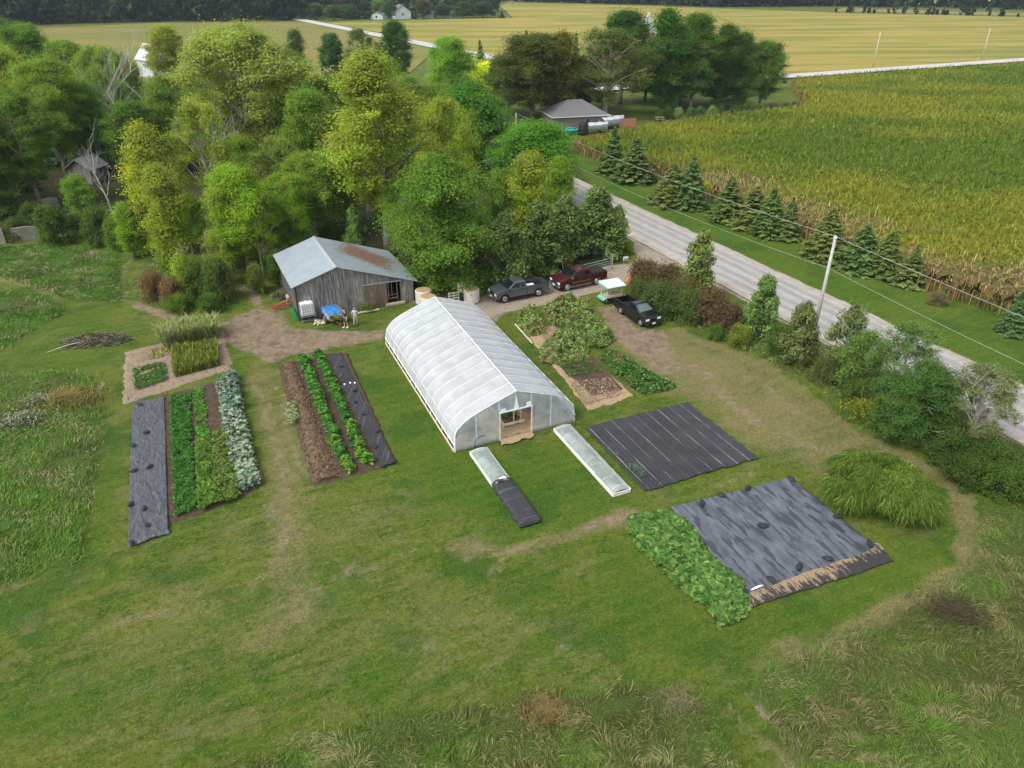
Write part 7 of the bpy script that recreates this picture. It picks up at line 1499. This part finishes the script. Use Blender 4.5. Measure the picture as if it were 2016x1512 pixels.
# ================================================================= PEOPLE
simple('skin', (.50, .31, .22), .6, var=.05); simple('shirt_dark', (.055, .058, .062), .85); simple('shorts_dark', (.05, .052, .06), .85); simple('shirt_blue', (.46, .54, .66), .85, var=.08); simple('khaki', (.46, .41, .29), .85, var=.08)
simple('shoe_white', (.80, .80, .78), .6); simple('shoe_brown', (.07, .045, .035), .7); simple('hair_brown', (.06, .038, .025), .8)
def skin_obj(name, chains, mat, parent, sub=1):
    """chains: lists of (point, radius); a first point equal to an earlier one joins it"""
    vs = []; rs = []; es = []
    for ch in chains:
        prev = None
        for p_, r_ in ch:
            k = next((i for i, v in enumerate(vs) if (Vector(v)-Vector(p_)).length < 1e-5), None)
            if k is None: vs.append(p_); rs.append(r_); k = len(vs)-1
            if prev is not None: es.append((prev, k))
            prev = k
    me = bpy.data.meshes.new(name); me.from_pydata(vs, es, []); o = link(name, me, parent, M[mat]); s = o.modifiers.new('skin', 'SKIN'); s.use_smooth_shade = True
    for i, sv in enumerate(me.skin_vertices[0].data): sv.radius = (rs[i], rs[i]); sv.use_root = (i == 0)
    m_ = o.modifiers.new('sub', 'SUBSURF'); m_.levels = sub; m_.render_levels = sub; return o
def person(label, x, y, rz, shirt, legs, short, shoes, armL, armR, stance=.14):
    X, Y = G(x, y); t = empty('person', (X, Y, 0), rz, label, 'person'); pel = (0, 0, .95); ch = [[(pel, .13), ((0, 0, 1.12), .125), ((0, .01, 1.32), .14), ((0, .015, 1.44), .11), ((0, .01, 1.53), .055), ((0, -.01, 1.60), .075), ((0, -.015, 1.68), .10), ((0, 0, 1.76), .075)]]
    for s, st in ((-1, -.06), (1, .08)):
        ch.append([(pel, .13), ((s*.10, 0, .88), .095), ((s*stance*.9, st*.5-.02, .50), .060), ((s*stance, st, .10), .040), ((s*stance*1.1, st-.10, .05), .042), ((s*stance*1.15, st-.19, .04), .03)])
    hands = []
    for s, arm in ((-1, armL), (1, armR)):
        sh = (s*.19, .01, 1.40); el, wr = arm; ch.append([((0, .015, 1.44), .11), (sh, .062), (el, .043), (wr, .030)]); hands.append((s, Vector(el), Vector(wr)))
    for s, el, wr in hands:
        d = (wr-el).normalized(); side = d.cross(Vector((0, 0, 1))).normalized() if abs(d.z) < .95 else Vector((1, 0, 0)); palm = wr+d*.07; ch.append([(tuple(wr), .030), (tuple(palm), .034)])
        for k, ln in enumerate((.065, .078, .074, .058)):
            o_ = side*(k-1.5)*.020; a = palm+d*.02+o_; ch.append([(tuple(palm), .034), (tuple(a), .010), (tuple(a+d*ln*.55+Vector((0, -.008, 0))), .009), (tuple(a+d*ln*.9+Vector((0, -.03, 0))), .008)])
        ch.append([(tuple(wr), .030), (tuple(wr+d*.03-side*.035*s), .012), (tuple(wr+d*.07-side*.05*s), .010)])
    body = skin_obj('body', ch, 'skin', t)
    skin_obj('shirt', [[((0, 0, 1.0), .165), ((0, 0, 1.15), .15), ((0, .01, 1.32), .165), ((0, .015, 1.445), .118)]]+[[((0, .015, 1.445), .118), ((s*.195, .01, 1.405), .078), (tuple(Vector((s*.19, .01, 1.40)).lerp(Vector(a[0]), .75)), .062)] for s, a in ((-1, armL), (1, armR))], shirt, t)
    zl = .50 if short else .12
    skin_obj('shorts' if short else 'trousers', [[((0, 0, 1.02), .15), ((0, 0, .93), .155)]]+[[((0, 0, .93), .155), ((s*.10, 0, .85), .115), ((s*stance*.9, st*.5-.02, .52), .082)]+([] if short else [((s*stance, st, .14), .062)]) for s, st in ((-1, -.06), (1, .08))], legs, t)
    skin_obj('hair', [[((0, .035, 1.72), .085), ((0, .02, 1.80), .08), ((0, -.02, 1.81), .065)]], 'hair_brown', t)
    b = MB(); b.box((0, -.115, 1.665), (.028, .04, .045)); b.build('nose', 'skin', t, bevel=.008); b = MB(); b.box((.034, -.103, 1.70), (.024, .014, .012)).box((-.034, -.103, 1.70), (.024, .014, .012)); b.build('eyes', 'trim', t); MB().box((0, -.105, 1.625), (.05, .012, .012)).build('mouth', 'old_red', t)
    for s in (-1, 1): MB().box((s*.098, .0, 1.68), (.02, .035, .06)).build('ear', 'skin', t, bevel=.006)
    for s, st in ((-1, -.06), (1, .08)): MB().box((s*stance*1.08, st-.085, .055), (.11, .29, .11)).build('shoe', shoes, t, bevel=.04)
    t.scale = (1.03, 1.03, 1.03); return t
person('person in a dark grey t-shirt and dark shorts with white shoes, next to the wagon', 682, 645, R(-35), 'shirt_dark', 'shorts_dark', True, 'shoe_white', ((-.34, -.05, 1.16), (-.45, -.25, 1.25)), ((.25, .02, 1.12), (.24, -.10, .90)))
person('person in a light blue shirt and khaki trousers standing with folded hands', 701, 641, R(20), 'shirt_blue', 'khaki', False, 'shoe_brown', ((-.27, .0, 1.13), (-.10, -.22, 1.10)), ((.27, .0, 1.13), (.10, -.23, 1.13)))

# ================================================================= BUILDINGS AROUND
simple('shingle', (.155, .15, .155), .9, var=.2, scale=6, bump=.3); simple('siding_brown', (.20, .165, .14), .8, var=.1); simple('siding_white', (.50, .56, .56), .7, var=.06); simple('pale_tin', (.55, .58, .60), .5, .3, var=.12); simple('brick', (.30, .12, .08), .9, var=.2); simple('window_dark', (.05, .06, .07), .2)
simple('fence_cedar', (.44, .22, .13), .85, var=.25, scale=3); simple('concrete', (.21, .19, .16), .95, var=.25, scale=1.5, bump=.4); simple('teal', (.03, .33, .30), .5, var=.2); simple('tarp_white', (.46, .48, .52), .6, var=.12, scale=2, bump=.6); simple('grey_tin', (.22, .22, .215), .6, .2, var=.25, scale=1.5)
def house(name, label, cat, X, Y, ang, w, d, he, hr, wallm, roofm, hip=False, windows=(), door=None, over=.4, chimney=False):
    t = empty(name, (X, Y, 0), ang, label, cat); b = MB()
    if hip: b.box((0, 0, he/2-.1), (w, d, he+.2))
    else: b.prism([(-w/2, -.2), (w/2, -.2), (w/2, he), (0, hr-.08), (-w/2, he)], -d/2, d/2)
    b.build('wall', wallm, t); b = MB(); W2, D2 = w/2+over, d/2+over
    if hip:
        k = max(0, (w-d)/2); b.add([(-W2, -D2, he), (W2, -D2, he), (W2, D2, he), (-W2, D2, he), (-k, 0, hr), (k+.01, 0, hr)], [(0, 1, 5, 4), (1, 2, 5), (2, 3, 4, 5), (3, 0, 4), (3, 2, 1, 0)])
    else:
        s = (hr-he)/(w/2); b.prism([(-W2, he-s*over), (0, hr), (W2, he-s*over), (W2, he-s*over+.15), (0, hr+.17), (-W2, he-s*over+.15)], -D2, D2)
    r_ = b.build('roof', roofm, t)
    if hip:
        b = MB()
        for s in (-1, 1): b.box((0, s*D2, he-.08), (2*W2+.1, .08, .2)).box((s*W2, 0, he-.08), (.08, 2*D2-.1, .2))
        b.build('fascia', 'siding_white', t)
    for x, z, ww, hh in windows:
        f_ = MB().box((x, -d/2-.03, z), (ww+.16, .06, hh+.16)).build('window', 'siding_white', t); MB().box((x, -d/2-.07, z), (ww, .03, hh)).build('pane', 'window_dark', f_)
    if door: MB().box((door[0], -d/2-.04, 1.05), (door[1], .06, 2.1)).build('door', 'window_dark', t)
    if chimney: MB().box((w*.2, 0, hr), (.7, .7, 1.2)).build('chimney', 'brick', r_)
    return t
def at(x, y): return G(x, y)
X, Y = at(1128, 255); house('garage', 'brown walled garage with a grey shingle hip roof at the bend beyond the trees', 'garage', X+.5, Y+5, R(14), 11.5, 8.5, 2.5, 5.0, 'siding_brown', 'shingle', True, [(1.5, 1.5, .8, .9)])
X, Y = at(310, 150); house('farmhouse', 'white building with a pale tin roof seen between the tree tops at upper left', 'house', X, Y, R(52), 6.5, 8, 5.0, 8.6, 'siding_white', 'pale_tin', False, [(-2, 5, 1, 1.4), (2, 5, 1, 1.4)])
X, Y = at(165, 362); house('shed', 'small grey board shed with a pale roof under the trees at left', 'shed', X, Y+2, R(-12), 3.9, 3.6, 2.2, 3.5, 'barn_boards', 'grey_tin', False, [(.2, 3.0, .35, .4)], over=.35)
for x, y, w_, l, an, wm, rm in [(788, 37, 10, 'grey and white two storey far house in the middle of the far trees', 20, 'siding_white', 'shingle'), (744, 38, 8, 'pale far house left of the two storey one', -10, 'siding_white', 'shingle'), (845, 36, 6, 'low pale far shed at the edge of the far field', 80, 'siding_white', 'pale_tin'), (884, 36, 5, 'small white far shed in front of the dark far trees', 60, 'siding_white', 'pale_tin')]:
    X, Y = at(x, y); house('far_house', l, 'house', X, Y+4, R(an), w_, w_*1.1, 4 if w_ > 9 else 2.4, 7.5 if w_ > 9 else 3.8, wm, rm, False, [(0, 2.5 if w_ > 9 else 1.4, 1.2, 1.2)])
# church
X, Y = at(1268, 140); h = CAM_H-Y*math.tan(PITCH+math.atan((22-756)/FPX)); hb = CAM_H-Y*math.tan(PITCH+math.atan((64-756)/FPX))
t = empty('church', (X, Y, 0), R(20), 'church whose pale pointed spire rises above the grove', 'church'); simple('spire', (.52, .54, .58), .6, .2, var=.1)
MB().box((0, 0, hb/2), (3.6, 3.6, hb)).build('tower', 'brick', t); MB().add([(-1.9, -1.9, hb), (1.9, -1.9, hb), (1.9, 1.9, hb), (-1.9, 1.9, hb), (0, 0, h)], [(0, 1, 4), (1, 2, 4), (2, 3, 4), (3, 0, 4), (3, 2, 1, 0)]).build('spire', 'spire', t)
MB().lathe([(.9, hb-2), (.9, hb+1.5), (1.1, hb+1.6), (.7, hb+2.6), (.1, hb+3)], 12, (2.6, 1.2, 0)).build('turret', 'siding_white', t); MB().prism([(-5, 0), (5, 0), (5, 6), (0, 10), (-5, 6)], 2, 22).build('nave', 'brick', t); MB().prism([(-5.4, 5.7), (0, 10.05), (5.4, 5.7), (5.4, 5.9), (0, 10.3), (-5.4, 5.9)], 1.9, 22.2).build('nave_roof', 'shingle', t)
# boats, covers, barrel, fence by the garage
def boat(label, x, y, ang, L, W_, H_, mat, name='boat', cat='boat', raised=.4):
    p = G(x, y); t = empty(name, (p[0], p[1], 0), ang, label, cat)
    def hull(u, v):
        s = u*2-1; w = W_/2*np.sqrt(np.clip(1-np.clip(s, 0, 1)**2.4, 0, 1))*(.9+.1*u); a = math.pi*(v-.5); X_ = s*L/2; Yy = w*np.sin(a)*1.0; Zz = raised+H_*(1-np.cos(a)*1.0)*.9; return X_, Yy, Zz
    grid_mesh('hull', hull, 20, 12, mat, t)
    def top(u, v): s = u*2-1; w = W_/2*np.sqrt(np.clip(1-np.clip(s, 0, 1)**2.4, 0, 1))*(.9+.1*u); return s*L/2, w*(2*v-1), raised+H_*.9+.25*H_*np.cos((v-.5)*math.pi)+.05*np.sin(u*20)
    grid_mesh('cover', top, 20, 8, mat, t); b = MB(); b.box((-.3*L, 0, raised*.5), (.1, W_*.8, raised)).box((.2*L, 0, raised*.5), (.1, W_*.5, raised)); b.build('cradle', 'trim', t); return t
boat('white tarped boat behind the far end of the spruces', 1170, 262, R(22), 6.0, 2.4, 1.4, 'tarp_white'); boat('second white covered boat right of the first', 1205, 252, R(35), 6.0, 2.2, 1.6, 'tarp_white')
boat('teal rowing boat lying before the brown garage', 1118, 264, R(8), 4.2, 1.5, .7, 'teal', raised=.15); boat('teal canoe behind the teal rowing boat', 1112, 259, R(16), 4.5, 1.0, .5, 'teal', raised=.2)
p = G(1148, 265); b = MB(); b.lathe([(.9, 0), (.95, .3), (.95, 1.9), (.7, 2.3), (.1, 2.4)], 16); o = b.build('water_barrel', 'trim', None, smooth=True); o.location = (p[0], p[1], 0); tag(o, 'tall dark round tank left of the tarped boats', 'tank')
A, B_ = G(1218, 252), G(1252, 249); d = math.dist(A, B_); t = empty('wooden_fence', (A[0], A[1], 0), math.atan2(B_[1]-A[1], B_[0]-A[0]), 'reddish wooden board fence panel beside the tarped boats', 'fence'); b = MB()
k = int(d/.16)
for i in range(k): b.box((.08+i*.16, 0, .85+.03*math.sin(i*3)), (.14, .03, 1.7))
b.build('boards', 'fence_cedar', t); MB().box((d/2, .04, 1.4), (d, .05, .1)).box((d/2, .04, .4), (d, .05, .1)).build('rails', 'fence_cedar', t)
p = G(1210, 246); b = MB(); b.bar((-1.2, 0, 0), (-1.2, 0, 1.9), .1).bar((0, 0, 0), (0, 0, 1.9), .1).bar((1.2, 0, 0), (1.2, 0, 1.9), .1).bar((-1.25, 0, 1.85), (1.25, 0, 1.85), .1); o = b.build('white_frame', 'siding_white', None); o.location = (p[0], p[1], 0); o.rotation_euler = (0, 0, R(10)); tag(o, 'white post frame behind the boats', 'frame')
# old concrete walls at the left, wood heap, white van
def cwall(label, a, b_, h, th=.3):
    A, B_ = G(*a), G(*b_); d = math.dist(A, B_); bb = MB(); bb.prism([(0, -.2), (d, -.2), (d, h*.9), (d*.6, h), (0, h*.95)], 0, th); o = bb.build('concrete_wall', 'concrete', None, bevel=.02); o.location = (A[0], A[1], 0); o.rotation_euler = (0, 0, math.atan2(B_[1]-A[1], B_[0]-A[0])); tag(o, label, 'wall', 'old concrete walls')
cwall('leftmost old concrete wall piece at the left edge', (-60, 480), (12, 478), 1.9); cwall('low old concrete wall in the undergrowth at the left', (28, 476), (80, 471), 1.7); cwall('upper old concrete wall behind the low one', (55, 432), (108, 424), 1.5); cwall('upright concrete slab beside the upper wall', (90, 420), (120, 414), 1.9)
brush(222, 348, 3.5, 2.2, 2.0, 150, 'big dark heap of firewood right of the small shed', 141, [(.06, .05, .04), (.10, .09, .07)])
p = G(112, 322); t = empty('van', (p[0], p[1], 0), R(-80), 'white van glimpsed through the trees at the left', 'van'); b = MB(); b.prism([(-2.6, .4), (2.6, .4), (2.6, 1.2), (1.9, 1.4), (1.3, 2.3), (-2.6, 2.4)], -1, 1); b.build('body', 'siding_white', t, bevel=.12)
MB().add([(1.93, -.85, 1.45), (1.93, .85, 1.45), (1.40, .75, 2.2), (1.40, -.75, 2.2)], [(0, 1, 2, 3)]).build('windshield', 'car_glass', t)
for x in (-1.7, 1.7):
    for s in (-1, 1): MB().lathe([(.05, -.1), (.36, -.1), (.36, .1), (.05, .1)], 16, (x, s*.92, .36), 'y').build('wheel', 'tyre', t)
MB().box((2.62, 0, .75), (.05, 1.3, .3)).build('grille', 'trim', t)
# picnic table far in the grove
p = G(1298, 238); t = empty('picnic_table', (p[0], p[1], 0), R(10), 'dark picnic table on the grass under the grove trees', 'picnic table'); MB().box((0, 0, .75), (1.9, .8, .05)).build('table_top', 'old_wood', t)
for s in (-1, 1): MB().box((0, s*.7, .45), (1.9, .28, .05)).build('bench', 'old_wood', t); MB().bar((s*.6, -.7, 0), (s*.6, .3, .74), .08).bar((s*.6, .7, 0), (s*.6, -.3, .74), .08).build('leg', 'old_wood', t)
# remove prototypes that were never planted
for k, (t, _, _) in PROTO.items():
    if k not in _used:
        for c in list(t.children): bpy.data.objects.remove(c)
        bpy.data.objects.remove(t)
# ================================================================= HAZE
def haze():
    q = NT('haze'); v = q.n('ShaderNodeVolumePrincipled'); v.inputs['Color'].default_value = (.72, .82, .95, 1); v.inputs['Density'].default_value = HAZE_D; v.inputs['Anisotropy'].default_value = .2
    q.t.links.new(v.outputs[0], q.out.inputs['Volume']); b = MB(); b.box((0, 2600, 16), (9600, 7400, 36)); o = b.build('haze', [q.m]); tag(o, kind='stuff')
HAZE_D = 0.00012
if HAZE_D: haze()
